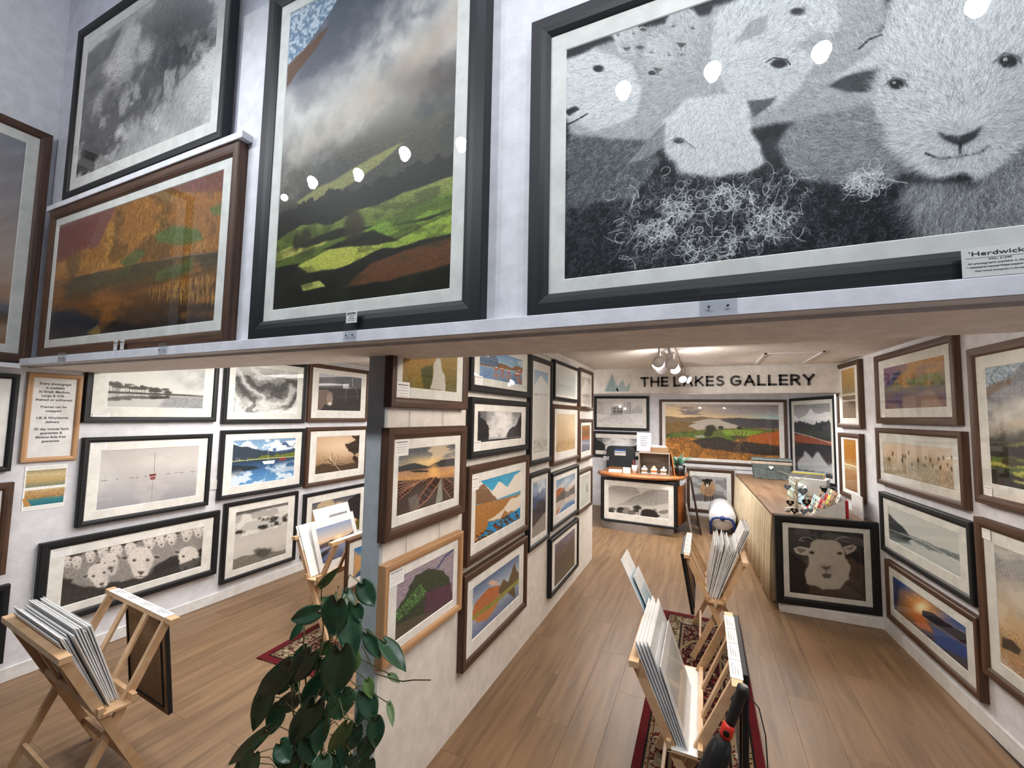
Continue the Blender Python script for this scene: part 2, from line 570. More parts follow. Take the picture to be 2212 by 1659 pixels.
def blur(m, r):
    r = int(max(1, r))
    k = np.ones(2 * r + 1, np.float32) / (2 * r + 1)
    p = np.pad(m, ((r, r), (r, r)), 'edge')
    c = np.cumsum(np.pad(p, ((1, 0), (0, 0))), 0); p = (c[2 * r + 1:] - c[:-2 * r - 1]) / (2 * r + 1)
    c = np.cumsum(np.pad(p, ((0, 0), (1, 0))), 1); p = (c[:, 2 * r + 1:] - c[:, :-2 * r - 1]) / (2 * r + 1)
    return p.astype(np.float32)

def sheep_face(a, cx, cy, r, tilt=0.0, c='dcdcda', ear=1, dark='2a2a2a', gaze=1, fur=900):
    """a woolly face: r is half the face width in sketch units"""
    ca, sa = math.cos(tilt), math.sin(tilt)
    T = lambda x, y: (cx + r * (x * ca - y * sa), cy + r * (x * sa + y * ca))
    if ear:
        for sgn in (-1, 1):
            a.poly([T(.75 * sgn, -.45), T(1.25 * sgn, -.62), T(1.75 * sgn, -.35), T(1.5 * sgn, -.12), T(.85 * sgn, -.1)], '9c9c9a', soft=1)
            a.poly([T(.95 * sgn, -.4), T(1.3 * sgn, -.48), T(1.6 * sgn, -.32), T(1.3 * sgn, -.2)], '4a4a4a', soft=1)
    m = a.ell(*T(0, -.25), r * 1.02, r * 1.0, c, ang=tilt, soft=.12, wob=.12)
    m2 = a.ell(*T(0, .55), r * .72, r * .85, c, ang=tilt, soft=.15, wob=.1)
    a.ell(*T(.7, .3), r * .3, r * .7, 'b0b0ae', ang=tilt, soft=.6, alpha=.5)
    px = np.abs(np.diff(a.P([T(0, 0), T(1, 0)]), axis=0)).max()
    a.strokes(np.maximum(m, m2), int(fur), max(3, px * .16), PI / 2, '8c8c8a', 'f4f4f2', 0.03, .5)
    es = .075 if px < 45 else .13
    for sgn in (-1, 1):
        a.ell(*T(.55 * sgn, -.12), r * es, r * es * .7, dark, ang=tilt, soft=.5, alpha=.85)
        a.line([T(.72 * sgn, -.1), T(.5 * sgn, -.26), T(.38 * sgn, -.12)], max(1, px * .04), '555555', .7)
    a.ell(*T(.0, .75), r * .5, r * .45, '9a9894', ang=tilt, soft=.8, alpha=.35 if px < 45 else 0)
    a.poly([T(-.3, .78), T(.3, .78), T(.12, 1.0), T(0, 1.06), T(-.12, 1.0)], '50504f', soft=max(1, px * .03))
    a.line([T(0, 1.02), T(0, 1.18)], max(1, px * .04), '333333')
    a.line([T(-.35, 1.2), T(0, 1.22), T(.35, 1.2)], max(1, px * .045), '333333', .4 if px < 45 else .9)

ART = {}
def art(f):
    ART[f.__name__] = f
    return f

# --- the four big prints over the beam
@art
def herdwicks():
    a = Art(1500, 742, [(205, 210), (3911, -1079), (4189, 750), (195, 1222)], 5)
    a.c[:] = hx('303234')
    n = a.fbm(30, 16, 5)
    a.c *= (.6 + .6 * n)[..., None]
    dk = np.ones((a.h, a.w), np.float32)
    # wool of the bodies
    w1 = a.poly([(205, 560), (420, 520), (640, 640), (900, 760), (1150, 700), (1560, 620), (1700, 800), (4300, 700), (4300, 1300), (205, 1250)], '1a1c1f', soft=6, wob=40)
    body = a.poly([(1150, 640), (1230, 480), (1400, 420), (1620, 440), (1700, 700), (1600, 790), (1200, 750)], '85878a', soft=8, wob=30)
    a.strokes(body, 5200, 20, 0.6, '4a4c4e', 'd8d9da', .05, .55, .5)
    lw = a.poly([(200, 540), (340, 500), (560, 520), (620, 700), (480, 860), (200, 900)], '4a4d50', soft=6, wob=30)
    a.strokes(lw, 2600, 22, 2.0, '1c1e20', 'c4c6c8', .18, .6, 1.2)
    # flock at the back
    back = a.poly([(205, 330), (330, 200), (600, 110), (830, 20), (1600, -200), (1600, 420), (1150, 520), (640, 620), (205, 560)], 'a9aaab', soft=6, wob=30)
    a.strokes(back, 9000, 14, 1.2, '6a6c6e', 'e9eaea', .12, .5, .9)
    a.poly([(205, 212), (860, 0), (840, 60), (640, 95), (560, 95), (440, 140), (330, 195), (230, 245), (205, 260)], '2c2e30', soft=4, wob=14)
    def head(cx, cy, r, tilt=0, c='d9dadb', ear=1, fur=900): sheep_face(a, cx, cy, r, tilt, c, ear, '17181a', 1, fur)
    head(470, 150, 62, -.1, 'c4c5c6', 1, 300)
    head(620, 235, 70, .15, 'bfc0c1', 1, 350)
    head(720, 120, 75, .1, 'b9babb', 0, 350)
    # face looking in from the side, cut by the mount
    f = a.poly([(205, 250), (330, 215), (480, 270), (540, 380), (500, 500), (330, 560), (205, 500)], 'd3d4d5', soft=5, wob=16)
    a.strokes(f, 2600, 14, 2.4, '9a9c9e', 'f4f5f5', .04, .5)
    a.ell(350, 292, 24, 15, '1a1b1d', soft=.3); a.ell(585, 310, 16, 10, '1a1b1d', soft=.3)
    a.poly([(200, 478), (250, 455), (268, 470), (220, 500)], '26282a', soft=2)
    a.line([(200, 545), (250, 520), (300, 490)], 6, '2a2c2e')
    # big middle sheep
    mh = a.poly([(860, 60), (1000, -40), (1350, -120), (1420, 60), (1330, 260), (1200, 400), (1060, 470), (930, 420), (860, 250)], 'd4d5d6', soft=6, wob=24)
    a.strokes(mh, 6500, 18, 1.9, '8e9092', 'f6f7f7', .04, .5, .45)
    a.poly([(1200, 190), (1330, 120), (1400, 180), (1300, 240)], 'aeb0b2', soft=4)
    a.ell(1142, 268, 36, 20, '1b1c1e', soft=.25); a.line([(1085, 262), (1120, 242), (1175, 250), (1192, 272)], 4, '3c3e40')
    a.poly([(940, 180), (1010, 90), (1090, 60), (1080, 130), (990, 170)], '9fa1a3', soft=3, wob=10)
    a.ell(1225, 40, 34, 16, '2a2b2d', soft=.4)
    # front sheep looking down
    fs = a.poly([(640, 520), (740, 420), (880, 390), (1000, 420), (1035, 560), (1070, 700), (1000, 745), (860, 770), (720, 750), (640, 650)], 'e0e1e2', soft=5, wob=18)
    a.strokes(fs, 6500, 16, 2.6, 'a4a6a8', 'fbfbfb', .03, .5, .4)
    a.poly([(640, 520), (560, 600), (480, 705), (560, 680), (635, 630)], '8f9193', soft=3, wob=8)
    a.strokes(a.pmask([(630, 540), (480, 700), (630, 630)]), 400, 18, 2.3, '3a3c3e', 'c8caca', .04, .6)
    a.poly([(1000, 430), (1080, 425), (1135, 408), (1105, 450), (1030, 505)], '55585a', soft=3)
    a.ell(703, 606, 24, 13, '3a3c3e', soft=.3); a.line([(668, 606), (700, 590), (735, 612), (775, 640)], 3.5, '707274', .8)
    # the large face
    ear = a.poly([(1355, 365), (1440, 315), (1560, 290), (1620, 300), (1620, 380), (1450, 390)], '3d4042', soft=3, wob=8)
    a.poly([(1355, 355), (1440, 305), (1560, 215), (1640, 60), (1700, 20), (1640, 280), (1500, 300)], 'cfd0d1', soft=4, wob=10)
    a.poly([(1495, 175), (1600, 120), (1680, 40), (1640, 150), (1510, 215)], 'b5b6b8', soft=3)
    a.line([(1498, 200), (1540, 160), (1590, 142)], 6, '2e3032')
    big = a.poly([(1660, -40), (1800, -250), (2300, -350), (2500, -100), (2450, 300), (2260, 560), (2120, 700), (2040, 760), (1900, 775), (1770, 740), (1640, 640), (1570, 470), (1600, 300), (1640, 120)], 'dfe0e1', soft=8, wob=20)
    a.ell(2230, 520, 150, 260, '8e9092', ang=.3, soft=.7, alpha=.6)
    ang = np.arctan2(a.Y - a.P([(1940, 560)])[0, 1], a.X - a.P([(1940, 560)])[0, 0])
    a.strokes(big, 17000, 20, 0, 'a6a8aa', 'fbfbfb', .02, .5, .3, 1, ang)
    a.strokes(big, 3000, 16, 0, '77797b', '9b9da0', .02, .45, .3, 1, ang)
    for (ex, ey, rr) in ((1660, 356, 32), (2150, 255, 40)):
        a.ell(ex, ey, rr * 1.25, rr * .85, '8c8e90', soft=.3); a.ell(ex, ey, rr, rr * .66, '101113', soft=.2)
        a.ell(ex - rr * .3, ey - rr * .2, rr * .25, rr * .2, 'dddddd', soft=.3)
        a.line([(ex - rr * 1.6, ey + 6), (ex - rr * .4, ey - rr * .9), (ex + rr * 1.1, ey - rr * .5), (ex + rr * 1.5, ey + 10)], 4, '5a5c5e', .8)
    a.ell(1940, 585, 120, 55, 'b9bbbd', soft=.5, alpha=.8)
    a.poly([(1835, 560), (1880, 578), (1940, 582), (2000, 560), (2040, 535), (2010, 590), (1965, 618), (1940, 625), (1915, 618), (1870, 600)], '333537', soft=3)
    a.line([(1940, 615), (1940, 668)], 6, '2a2c2e')
    a.line([(1790, 660), (1850, 682), (1940, 672), (2030, 655), (2065, 625)], 6, '2a2c2e')
    a.line([(1600, 640), (1680, 720), (1800, 760)], 8, '77797b', .5)
    a.strokes(a.pmask([(1790, 590), (1900, 640), (2080, 600), (2060, 700), (1850, 730)]), 900, 12, 1.7, '7c7e80', 'ffffff', .02, .5)
    a.poly([(1740, 770), (1840, 770), (1960, 740), (2000, 790), (1900, 812), (1780, 800)], '1d1f21', soft=6, wob=14)
    bd = a.poly([(1690, 810), (1800, 790), (2000, 780), (2230, 650), (2400, 500), (2500, 900), (2100, 1020), (1780, 1030)], '6f7173', soft=10, wob=30)
    a.strokes(bd, 3800, 46, 1.75, '2c2e30', 'e4e5e6', .015, .5, .25)
    rt = a.poly([(2330, 450), (2600, 100), (4300, -900), (4300, 1300), (2400, 1020)], '4e5052', soft=20, wob=60)
    a.strokes(rt, 14000, 22, 1.4, '202224', 'c9caca', .1, .5, .9)
    head(2900, 200, 300, .1, 'd0d1d2', 1, 9000)
    # curls in the dark wool
    low = a.pmask([(205, 800), (500, 760), (1700, 700), (1760, 1060), (1200, 1150), (205, 1230)])
    a.strokes(low, 4200, 24, 1.0, '1e2023', '9a9da0', .16, .6, 1.6)
    cl = a.pmask([(420, 760), (1250, 740), (1250, 1000), (900, 1160), (420, 1180)])
    a.strokes(cl, 420, 44, 1.0, '8a8d90', 'e8e9ea', .08, .7, 1.6)
    a.strokes(cl, 110, 50, 1.0, 'a0a3a6', 'f0f1f2', .07, .75, 1.6, 2)
    for (x, y, r) in ((1530, 775, 70), (700, 900, 60), (930, 860, 80), (600, 990, 60), (820, 1060, 110), (1080, 960, 90)):
        a.strokes(a.ell(x, y, r * 1.3, r * .8, None) , 70, 34, 1, '9b9ea1', 'ffffff', .12, .8, 1.6, 2)
    P0 = a.P([(850, 300)])[0]
    af = np.where(a.U < .42, np.arctan2(a.Y - P0[1], a.X - P0[0]), ang)
    vis = (a.U < .72).astype(np.float32)
    up = vis * (a.c.mean(-1) > .35)
    a.fur(up, 52000, 13, 0, .24, .03, .45, .62, af, -.04)
    a.fur(vis * (a.c.mean(-1) <= .35), 9000, 12, 0, .5, .12, 1.4, .6, af)
    a.c = np.clip(a.c, 0, 1)
    return a.c

def fog_art(a, C):
    """mist rolling over a fell, sunlit fields at the foot"""
    n = a.fbm(4, 6, 6); n2 = a.fbm(10, 14, 6)
    a.c = a.grad([(0, '6d7480'), (.25, '8b8b93'), (.42, 'aaa69f'), (.55, '6b655c'), (.68, '45433a'), (1, '141410')])
    d = (a.V * 1.0 + (a.U - .5) * .28)
    a.mix(sstep(.5, .9, a.fbm(3, 5, 5)) * .5 * (1 - sstep(.55, .7, a.V)), '3f4652')
    band = np.exp(-((d - .30 - (n - .5) * .22) / .10) ** 2) + .6 * np.exp(-((d - .44 - (n2 - .5) * .1) / .06) ** 2)
    a.mix(np.clip(band, 0, 1) * (.55 + .45 * n2), 'd9d5d0')
    a.mix(np.exp(-((d - .42) / .07) ** 2) * .45 * n, 'c9ae90')
    a.mix(np.exp(-((a.V - .40 - (a.U - .7) * .1) / .06) ** 2) * sstep(.5, .9, a.U) * .6, '5a4e48')
    # snowy crag
    cr = a.pmask([(0, 0), (.36, 0), (.30, .055), (.12, .15), (0, .19)] if C is None else C['crag'], 3, 10)
    a.mix(cr, '6d86a0'); a.mix(cr * sstep(.25, .8, a.fbm(60, 90, 3)) * .8, 'd4dee6'); a.fur(cr, 1500, 8, 1, .25, .1, 1.2)
    a.mix(a.pmask([(0, .19), (.13, .15), (.28, .11), (.22, .16), (.1, .22), (0, .26)], 5, 14) * .85, '6a4a35')
    # lower fields
    def hill(pts, c, **k): a.below(pts, c, **k)
    a.mix(sstep(.46, .62, a.V) * .5, '39372c')
    m = a.pmask([(.12, .66), (.3, .63), (.5, .60), (.75, .57), (.62, .62), (.4, .66), (.2, .70)], 4, 10); a.mix(m * .8, '9c9a55')
    wood = a.below([(0, .70), (.2, .67), (.35, .655), (.55, .67), (.75, .655), (1, .64)], '24221c', rough=.03, sc=24)
    a.strokes(wood * (a.V < .74), 900, 16, -PI / 2, '2a2620', '6b5f4e', .02, .5, .15)
    gd = a.grad([(.70, '8a8f48'), (.78, '6a7c30'), (.9, '465420')])
    g1 = a.pmask([(0, .775), (.08, .755), (.16, .74), (.26, .745), (.36, .76), (.5, .735), (.62, .73), (.72, .72), (1, .70), (1, .80), (.6, .86), (.3, .86), (0, .86)], 2, 8)
    a.mix(g1, gd)
    for pts, c in (([(.55, .80), (.8, .765), (1, .74), (1, .80), (.75, .82), (.6, .84)], '7c9c34'), ([(0, .81), (.2, .79), (.42, .785), (.3, .82), (0, .84)], 'b5b254'),
                   ([(.14, .87), (.36, .835), (.6, .825), (.72, .85), (.5, .885), (.4, .9), (.2, .895)], 'b9bd4e'), ([(.62, .86), (1, .80), (1, .855), (.72, .865)], '94ac40')):
        a.mix(a.pmask(pts, 2, 7), c)
    for pts in ([(.1, .80), (.4, .775), (.6, .79), (.5, .80), (.2, .815)], [(.3, .83), (.6, .80), (.74, .85), (.6, .845)], [(0, .86), (.14, .865), (.3, .92), (.5, .91), (.74, .87), (1, .87), (1, 1), (0, 1)], [(.62, .80), (.8, .80), (1, .79), (.9, .805)]):
        a.mix(a.pmask(pts, 3, 8) * .9, '1d1d12')
    a.mix(a.pmask([(.45, .955), (.6, .90), (.8, .875), (1, .86), (1, .93), (.7, .955)], 4, 8) * .9, '6e4426')
    a.mix(a.pmask([(.18, .93), (.3, .925), (.34, .945), (.2, .95)], 2, 5), 'b8b85c')
    # trees
    for (x, y, r) in ((.49, .765, .055), (.14, .79, .035), (.19, .785, .04)):
        m = a.ell(x, y, r, r * .8, None, soft=.3, wob=.7); a.mix(m * .9, '3b3320')
        a.strokes(m, 160, 9, -PI / 2, '6b5a34', '2a2416', .05, .6, 1.2)
        a.line([(x, y), (x, y + r * 1.1)], 2.5, '2a2014')
    a.strokes(g1 * (a.U > .5) * (a.V < .83), 60, 2, 0, 'ffffff', 'e8e8d8', 0, .9)
    a.mix((a.V > .72) * sstep(.45, .8, a.fbm(9, 30, 5)) * .45, '2c3018')
    a.fur((a.V > .55) * 1.0, int(a.w * a.h / 12), 10, .1, .30, .05, .35, .6)
    a.c[:] = a.c * .93 + a.c.mean(-1, keepdims=True) * .05
    return a.c

@art
def fog_fell():
    a = Art(900, 1376, None, 11)
    return fog_art(a, None)
@art
def fog_small():
    a = Art(560, 400, None, 12)
    return fog_art(a, None)

def storm_art(a):
    n = a.fbm(4, 3, 6); m = a.fbm(7, 5, 6); q = a.fbm(10, 8, 5)
    a.c = a.grad([(0, 'a8a8a5'), (.3, '6a6b6a'), (.6, '454748'), (1, '3a3c3d')])
    a.mix(sstep(.45, .8, n) * (1 - sstep(.3, .6, a.V)), 'dcdcd8')
    a.mix(a.pmask([(.0, .1), (.3, .02), (.2, .2), (0, .3)], 8, 30) * .6, '3a3b3c')
    a.mix(sstep(.5, .8, q) * .7 * sstep(.2, .5, a.V), '2b2d2e')
    a.mix(sstep(.6, .85, m) * .7 * sstep(.3, .6, a.V), 'c9c9c5')
    u = (a.V - (1.10 - a.U * .62 + (m - .5) * .40))
    a.mix(sstep(-.10, .10, u) * (.5 + .5 * n), 'eceae6'); a.mix(sstep(.12, .35, u) * .5 * q, 'a5a4a1')
    ang = -.55 + (n - .5) * 1.6
    a.fur(np.ones_like(a.U), int(a.w * a.h / 14), 15, 0, .35, .03, .25, .55, ang)
    a.fur((a.V > .3) * (u < .05), int(a.w * a.h / 60), 12, 0, .9, .04, .3, .6, ang)
    return a.gray(.01).c
@art
def storm_big():
    return storm_art(Art(900, 600, None, 21))
@art
def storm_small():
    a = Art(440, 300, None, 22)
    n = a.fbm(4, 3, 5)
    a.c = a.grad([(0, 'c9c9c6'), (.25, '8b8b89'), (.5, '5b5c5c'), (.75, 'a8a8a6'), (1, 'e6e5e1')])
    b = np.sin((a.V * 12 + 5 * (a.U - .55) ** 2 * 5 + n * 4))
    a.mix(sstep(.2, .8, b) * .7 * (a.V > .2), '2e2f30'); a.mix(sstep(.3, .9, -b) * .6, 'e9e9e5')
    ang = (a.U - .5) * -1.3
    a.strokes(np.ones_like(a.U), 2600, 10, 0, '202122', 'f5f5f2', .02, .5, .4, 1, ang)
    a.mix(sstep(.8, 1, a.V + (n - .5) * .2) * .8, 'efeeea')
    return a.gray(.01).c

@art
def autumn_valley():
    a = Art(1000, 448, [(247, 1022), (998, 742), (950, 1432), (217, 1525)], 31)
    a.c = a.grad([(0, '9a8a7c'), (1, '6a4a3c')])
    a.poly([(245, 1030), (480, 925), (500, 930), (430, 1110), (245, 1190)], '86544a', soft=4, wob=12)
    a.poly([(480, 930), (740, 835), (1000, 742), (1000, 900), (560, 1000)], '7c4a3c', soft=3, wob=16)
    hill = a.poly([(240, 1150), (420, 1120), (500, 930), (700, 860), (1000, 850), (990, 1120), (620, 1180), (235, 1270)], 'a2692e', soft=3, wob=12)
    a.mix(hill * sstep(.4, .8, a.fbm(10, 6, 5)) * .8, 'c88a38'); a.mix(hill * sstep(.55, .8, a.fbm(7, 5, 5)) * .7, '5e4520')
    a.strokes(hill, 5200, 11, -PI / 2, '5e4420', 'dba24a', .05, .5, .3)
    a.poly([(245, 1040), (430, 970), (380, 1110), (240, 1200)], '7d4138', soft=8, wob=12, alpha=.9)
    g = a.poly([(680, 1060), (760, 1015), (870, 1020), (900, 1070), (800, 1100), (690, 1085)], '62703a', soft=3, wob=8)
    g2 = a.poly([(520, 1180), (600, 1120), (640, 1130), (600, 1180), (540, 1200)], '62683a', soft=3)
    a.poly([(925, 930), (995, 900), (995, 960), (940, 960)], '6a763e', soft=3)
    a.strokes(a.pmask([(670, 1015), (860, 1000), (860, 1025), (670, 1035)]), 40, 3, 0, 'ffffff', 'dddddd', 0, .8)
    a.fur(a.pmask([(240, 1150), (420, 1100), (500, 930), (760, 830), (1000, 742), (990, 1120), (620, 1180), (235, 1270)]), 16000, 12, -PI / 2, .38, .04, .25, .65)
    # lake below, broken reflections
    wl = a.pmask([(235, 1270), (620, 1180), (990, 1120), (1000, 1450), (200, 1530)], 2)
    r = a.grad([(.45, '4a4430'), (.6, '54482e'), (.72, '7a4e24'), (.85, '4a3624'), (1, '2e2a2a')])
    a.mix(wl, r)
    a.mix(wl * sstep(.45, .8, a.fbm(5, 9, 5)) * .75, 'a5672a')
    a.poly([(690, 1210), (850, 1150), (850, 1210), (760, 1240), (680, 1250)], '5c6a38', soft=4, wob=10, alpha=.85)
    a.poly([(470, 1230), (580, 1190), (570, 1230), (500, 1250)], '565e36', soft=4, wob=8, alpha=.8)
    a.strokes(a.pmask([(640, 1290), (950, 1200), (950, 1330), (820, 1330)]), 260, 26, PI / 2, 'b87a34', 'e0b060', 0, .6, .08, 2)
    a.poly([(225, 1400), (320, 1395), (440, 1440), (430, 1500), (210, 1520)], '2b2f38', soft=8, wob=16)
    a.poly([(380, 1490), (430, 1450), (450, 1480), (430, 1500)], '8d7440', soft=3)
    a.poly([(440, 1490), (500, 1440), (960, 1410), (950, 1440)], '2a2420', soft=6, wob=12)
    a.mix(wl * (a.fbm(4, 40, 3) > .6) * .15, '1e1c1a')
    a.strokes(a.pmask([(400, 1180), (470, 1160), (470, 1270), (400, 1280)]), 120, 10, PI / 2, 'c9d4dc', '8b98a0', 0, .35, .1)
    a.fur(wl, 12000, 16, PI / 2, .30, 0, .12, .55)
    return a.c * .92
@art
def dusk_shore():
    a = Art(500, 700, None, 41)
    a.c = a.grad([(0, '8b8b93'), (.35, 'a39b9b'), (.6, 'b09a8c'), (.78, 'a4785c'), (.82, '3a3f4e'), (.9, '86694f'), (1, '93684a')])
    a.mix(sstep(.4, .8, a.fbm(2, 8, 5)) * .3, 'c9c0ba')
    a.mix(np.abs(np.sin((a.U * 2 + a.V * 5) * 5)) ** 6 * .12, 'e6e0dc')
    return a.c

# --- gallery walls, left room
@art
def pines_lake():
    a = Art(620, 300, [(640, 60), (1212, 60), (1188, 360), (632, 348)], 51)
    a.c = a.grad([(0, 'd5d5d3'), (.6, 'd9d8d4'), (1, 'b5b4b2')])
    a.mix(sstep(.4, 1, a.U) * (1 - sstep(.4, .75, a.V)) * .6 * a.fbm(5, 4, 5), '77777d')
    a.below([(600, 268), (1240, 275)], 'bdbcb9', soft=8)
    a.poly([(960, 278), (1210, 272), (1200, 362), (900, 350)], '85868a', soft=14, alpha=.8)
    a.below([(620, 258), (980, 264), (1210, 270)], '3a3936', rough=.01, to=[(620, 270), (980, 273), (1210, 276)])
    t = a.rng
    for i in range(60):
        x = 640 + t.random() ** 1.4 * 330; top = 205 + (x - 640) * .1 + t.random() * 22
        a.line([(x, 264), (x + 2, top)], 1.2, '3c3a36')
        a.ell(x + 1, top + 3, 10 + t.random() * 12, 4 + t.random() * 4, '3f3d39', soft=.5, wob=.8, alpha=.85)
        b = 270 + (264 - top) * .72
        a.line([(x, 270), (x + 2, b)], 1, '5c5a56', .7)
        a.ell(x + 1, b - 2, 9 + t.random() * 12, 4 + t.random() * 3, '55534f', soft=.5, wob=.8, alpha=.7)
    a.poly([(850, 284), (960, 280), (970, 292), (860, 300)], '33322f', soft=2)
    return a.c
@art
def mist_boats():
    a = Art(560, 340, [(597, 602), (1172, 575), (1145, 870), (566, 952)], 52)
    a.c = a.grad([(0, 'b9b5b3'), (.3, 'c4c0bd'), (.55, 'b9b7b7'), (1, '96969c')])
    a.mix(sstep(.5, .9, a.fbm(4, 4, 4)) * .35, 'd4d0cc')
    a.line([(912, 615), (905, 735)], 2, '55504e'); a.line([(897, 775), (888, 893)], 2, '6b6664', .8)
    a.poly([(875, 743), (918, 738), (914, 752), (880, 756)], '6b2f2c'); a.poly([(880, 757), (914, 753), (910, 772), (884, 775)], '7d3c38', alpha=.9)
    a.line([(880, 757), (915, 752)], 2.5, 'eeeae6')
    for (x, y, r) in ((620, 777, 18), (693, 770, 6), (777, 763, 11), (806, 760, 9), (857, 754, 8), (986, 740, 11), (1032, 735, 6), (1065, 733, 14), (1130, 729, 14)):
        a.line([(x - r, y), (x + r, y - 1)], 3, '5b504e', .8); a.line([(x, y - r * 1.6), (x, y + r * 1.5)], 1.2, '77706e', .6)
    return a.c
@art
def flock_wide():
    a = Art(760, 300, [(383, 1215), (1195, 1050), (1180, 1290), (355, 1512)], 53)
    a.c[:] = hx('33302d')
    a.strokes(np.ones_like(a.U), 3500, 10, 1, '1c1a18', '6a6662', .1, .5, 1.2)
    wool = a.poly([(383, 1230), (700, 1170), (1000, 1100), (1195, 1055), (1190, 1180), (1000, 1230), (800, 1350), (500, 1400), (365, 1330)], '8c8883', soft=6, wob=20)
    a.strokes(wool, 4500, 9, 1, '55524e', 'cfccc6', .12, .5, 1.2)
    for (x, y, r, t) in ((400, 1245, 26, 0), (455, 1250, 28, .1), (530, 1215, 28, 0), (600, 1190, 30, .1), (680, 1190, 34, -.1), (760, 1180, 32, 0), (870, 1140, 36, .1), (940, 1130, 30, 0), (1000, 1120, 30, 0), (1090, 1095, 34, .1), (1160, 1075, 30, 0),
                         (640, 1260, 50, -.2), (1100, 1245, 60, .3), (580, 1330, 58, -.3), (820, 1255, 72, 0)):
        sheep_face(a, x, y, r, t, 'd6d2cc', 1, '1e1c1a', 1, 120 + r * 6)
    lw = a.pmask([(355, 1400), (600, 1400), (800, 1360), (980, 1300), (1180, 1230), (1180, 1290), (355, 1512)], 6)
    a.mix(lw * .8, '38342f'); a.strokes(lw, 1200, 14, 1, '1e1c1a', '8c8782', .12, .5, 1.3)
    a.fur(np.ones_like(a.U), 16000, 9, 1, .28, .08, 1.0, .6)
    return a.gray(.03).c
@art
def blue_lake():
    a = Art(440, 330, [(1368, 545), (1732, 527), (1718, 762), (1350, 815)], 54)
    a.c = a.grad([(0, '6f93b8'), (.4, '9dbad2')])
    a.mix(sstep(.45, .7, a.fbm(5, 5, 5)) * (a.V < .5), 'e2e8ee')
    a.below([(1520, 612), (1590, 580), (1650, 552), (1700, 542), (1740, 540)], '4a6488', rough=.03)
    sn = a.pmask([(1560, 600), (1620, 560), (1660, 550), (1700, 543), (1740, 540), (1740, 585), (1600, 610)], 2, 6)
    a.mix(sn * (a.fbm(14, 14, 3) > .35), 'e9eff5')
    a.below([(1360, 568), (1430, 580), (1480, 590), (1540, 600), (1620, 615), (1735, 590)], '2c3b4a', rough=.03, sc=10)
    a.below([(1480, 650), (1540, 628), (1600, 630), (1660, 622), (1735, 605)], '5e6a2c', rough=.05, sc=16)
    a.strokes(a.pmask([(1480, 650), (1600, 625), (1735, 600), (1735, 640), (1480, 670)]), 260, 5, -1.5, 'd8c24a', '37501f', .1, .7)
    y = .475
    a.line([(1355, 668), (1480, 655), (1735, 636)], 3, 'e8e2c8')
    b = a.pmask([(1355, 672), (1480, 660), (1735, 640), (1725, 780), (1345, 830)])
    a.mix(b, a.grad([(.45, '22364a'), (.6, '2f5076'), (.8, '4a7fb4'), (1, '5d94c6')]))
    a.poly([(1352, 770), (1430, 720), (1520, 705), (1480, 690), (1355, 690)], '1e2c38', soft=3, wob=8)
    cl = sstep(.5, .7, a.fbm(5, 6, 5)) * b * sstep(.62, .8, a.V + a.U * .12); a.mix(cl * .85, 'dfe8f0')
    a.poly([(1580, 720), (1640, 700), (1725, 690), (1725, 715), (1620, 735)], 'c9d4de', soft=5, wob=8, alpha=.7)
    a.poly([(1535, 665), (1610, 658), (1602, 678), (1545, 682)], 'f2f2f0'); a.line([(1570, 665), (1573, 580)], 1.8, 'f5f5f5')
    a.line([(1562, 690), (1560, 770)], 1.5, 'd6dde4', .7); a.poly([(1630, 650), (1675, 643), (1670, 658), (1635, 662)], '8a3030'); a.line([(1650, 645), (1652, 600)], 1.2, 'eeeeee')
    for x in (1385, 1395, 1405, 1450): a.line([(x, 665), (x, 645)], 1.5, 'f4f4f0')
    return a.c
@art
def cloud_trees():
    a = Art(360, 340, [(1385, 965), (1690, 903), (1672, 1205), (1360, 1305)], 55)
    a.c = a.grad([(0, '6e6d6a'), (.08, 'a8a6a2'), (.35, 'b9b6b0'), (.6, 'c9c6c0'), (1, 'c2beb6')])
    a.mix(a.pmask([(1385, 1080), (1440, 1030), (1520, 1000), (1600, 985), (1690, 975), (1690, 1020), (1560, 1050), (1400, 1085)], 3, 18), '33322f')
    a.mix(sstep(.45, .7, a.fbm(6, 8, 5)) * (a.V < .45) * .8, 'e2e0da')
    a.mix(a.pmask([(1385, 965), (1690, 903), (1690, 920), (1385, 985)], 2, 8) * .8, '4a4946')
    a.below([(1360, 1235), (1430, 1215), (1490, 1205), (1560, 1200), (1672, 1180)], '77746c', rough=.03, sc=16)
    m = a.ell(1540, 1195, 50, 24, None, soft=.4, wob=.7); a.mix(m, '4a4843')
    a.strokes((a.V > .82) | (m > .5), 1100, 6, -1, '2c2b28', 'c4c0b8', .1, .6, 1)
    return a.c
